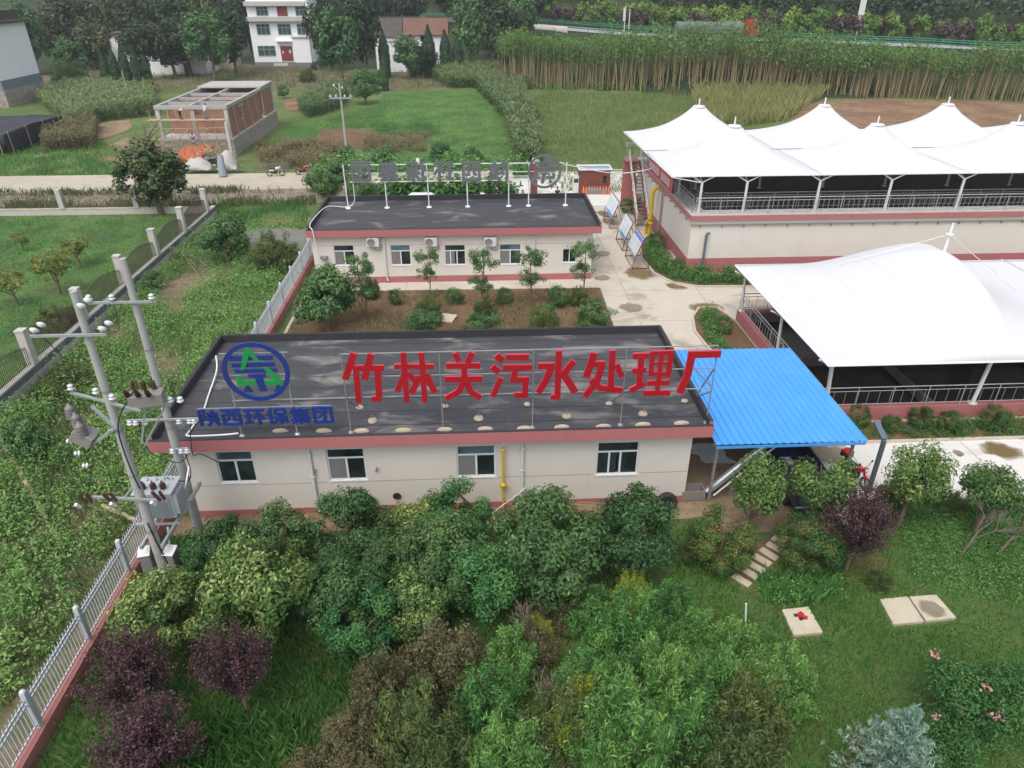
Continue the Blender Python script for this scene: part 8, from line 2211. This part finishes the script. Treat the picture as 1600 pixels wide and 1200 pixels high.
# tiled houses
def gable(label, x0, x1, y0, y1, ze, zr, wall, tile, wins):
    t = thing('tiled_house', label, 'house', ((x0 + x1) / 2, (y0 + y1) / 2, 0)); ym = (y0 + y1) / 2
    m = MB(); m.box(x0, x1, y0, y1, -.1, ze)
    m.add([(x0, y0, ze), (x0, y1, ze), (x0, ym, zr - .1)], [(0, 2, 1)]); m.add([(x1, y0, ze), (x1, y1, ze), (x1, ym, zr - .1)], [(0, 1, 2)])
    on(t, m.build('wall', wall))
    m = MB(); ov = .6
    for s, ya in ((1, y0 - ov), (-1, y1 + ov)):
        zz = ze - ov * (zr - ze) / (ym - y0)
        m.add([(x0 - .4, ya, zz), (x1 + .4, ya, zz), (x1 + .4, ym, zr), (x0 - .4, ym, zr)], [(0, 1, 2, 3) if s > 0 else (3, 2, 1, 0)])
    o = on(t, m.build('roof', tile, None, 0, .16))
    m = MB(); m.bar((x0 - .5, ym, zr + .1), (x1 + .5, ym, zr + .1), .35, .3); m.obox((x0 - .4, ym, zr + .35), .5, .3, .4); m.obox((x1 + .4, ym, zr + .35), .5, .3, .4); m.build('ridge', M['greytile'], o)
    for a, b, c, d in wins:
        m = MB(); m.box(a, b, y0 - .03, y0 + .01, c, d); on(t, m.build('window', M['glass']))
    return t
gable('old house with a red clay tiled roof beside the grey roofed one', -15.6, -5.9, 184, 192, 7.9, 10.9, M['housewhite'], M['rooftile'], [(-12, -9.5, 6.1, 7.3), (-11.4, -10.6, 3.8, 5.6)])
gable('old house with a dark grey tiled roof, left of the red roofed one', -22.6, -16.6, 184.5, 192, 7.6, 10.9, M['housewhite'], M['greytile'], [(-21, -20, 4.5, 6)])
at_ = thing('shed', 'low white shed with a flat rim in front of the tiled houses', 'shed', (-19, 181, 0))
m = MB(); m.box(-22, -15.4, 180.4, 184, -.1, 6.4); on(at_, m.build('wall', M['housewhite']))
m = MB(); m.box(-22.2, -15.2, 180.2, 184, 6.4, 6.6); on(at_, m.build('roof', M['conc_post']))
sn = thing('shade_shed', 'long shed draped in black shade net at the left edge', 'shed', (-64, 98, 0))
P = []; r = random.Random(16)
for i in range(21):
    x = -80 + i * 1.18; P.append([(x, 91.0, .7 + r.uniform(-.15, .15)), (x, 91.0, 2.5 + r.uniform(-.12, .05)), (x, 94.5, 2.6 + r.uniform(-.35, .1)), (x, 98, 2.75 + r.uniform(-.3, .1)), (x, 101.5, 2.65 + r.uniform(-.35, .1)), (x, 105, 2.6 + r.uniform(-.1, .1)), (x, 105.1, .6)])
P.append([(x + .1, y + (0), z) for (x, y, z) in [(-56.2, 91.2, .6), (-56.1, 91.2, 2.5), (-56.1, 94.5, 2.6), (-56.1, 98, 2.75), (-56.1, 101, 2.6), (-56.1, 105, 2.5), (-56.2, 105, .6)]])
m = MB(); m.grid(P); on(sn, m.build('net', M['shadenet'], None, 0, .03))
m = MB(); m.add(P[-1], [tuple(range(7))]); on(sn, m.build('end_net', M['shadenet']))
m = MB()
for k in range(10): x = -79 + k * 2.5; m.cyl((x, 90.7, 0), (x + r.uniform(-.4, .4), 90.8, 2.9 + r.uniform(0, .7)), .05, n=6)
for k in range(4): m.cyl((-55.9, 92 + 4 * k, 0), (-56, 92 + 4 * k, 2.8), .05, n=6)
[on(sn, o) for o in m.build_each('pole', M['timber'])]
# village poles
p = at(543, 247, 0); vp = thing('power_pole', 'concrete power pole with one crossarm in the bean field', 'power pole', tuple(p)); h = aty(536, 130, p.y).z
m = MB(); m.tube([(0, 0, 0), (0, 0, h)], [.17, .10], 10); m.build('shaft', M['conc_pole'], vp)
zc_ = aty(536, 153, p.y).z; m = MB(); m.box(-1.25, 1.25, -.2, -.1, zc_ - .07, zc_ + .07); m.bar((0, -.1, zc_ + .8), (-.6, -.12, zc_ + 1.2), .06); m.build('crossarm', M['steel'], vp)
m = MB()
for x, z in ((-1.15, 0), (-.5, 0), (.5, 0), (1.15, 0), (-.6, 1.15), (.3, .9)): insul(m, (x, -.15, zc_ + .06 + z), 1.3)
m.build_each('insulator', M['porcelain'], vp)
for bx, by, tx, ty_, lb in ((203, 157, 190, 110, 'thin pale wooden pole leaning over the maize at the left'), (604, 120, 597, 88, 'thin pale pole in front of the rounded green tree')):
    p = at(bx, by, 0); q = aty(tx, ty_, p.y); m = MB(); m.cyl((p.x, p.y, 0), (q.x, q.y, q.z), .16, .10, 8); tag(m.build('wooden_pole', M['timber']), lb, 'pole')
p = at(258, 103, .0); m = MB(); m.lathe([(0, 0), (.7, .1), (.8, .5), (.5, .9), (0, 1.0)], (p.x, p.y, 0), 12); tag(m.build('sack', M['tarp_white']), 'white sack lying by the earth path under the dark trees', 'sack')

# ------------------------------------------------------------------ thin damp air over the valley
m = MB(); m.box(-440, 480, -130, 570, -1.2, 112)
hz = bpy.data.materials.new('valley haze'); hz.use_nodes = True; n = hz.node_tree.nodes; n.remove(n['Principled BSDF'])
pv = n.new('ShaderNodeVolumePrincipled'); pv.inputs['Density'].default_value = 0.00036; pv.inputs['Color'].default_value = (.86, .90, .95, 1); pv.inputs['Anisotropy'].default_value = .2
hz.node_tree.links.new(pv.outputs[0], n['Material Output'].inputs['Volume'])
tag(m.build('haze', hz), 'thin pale haze over the whole valley', 'haze', None, 'stuff')
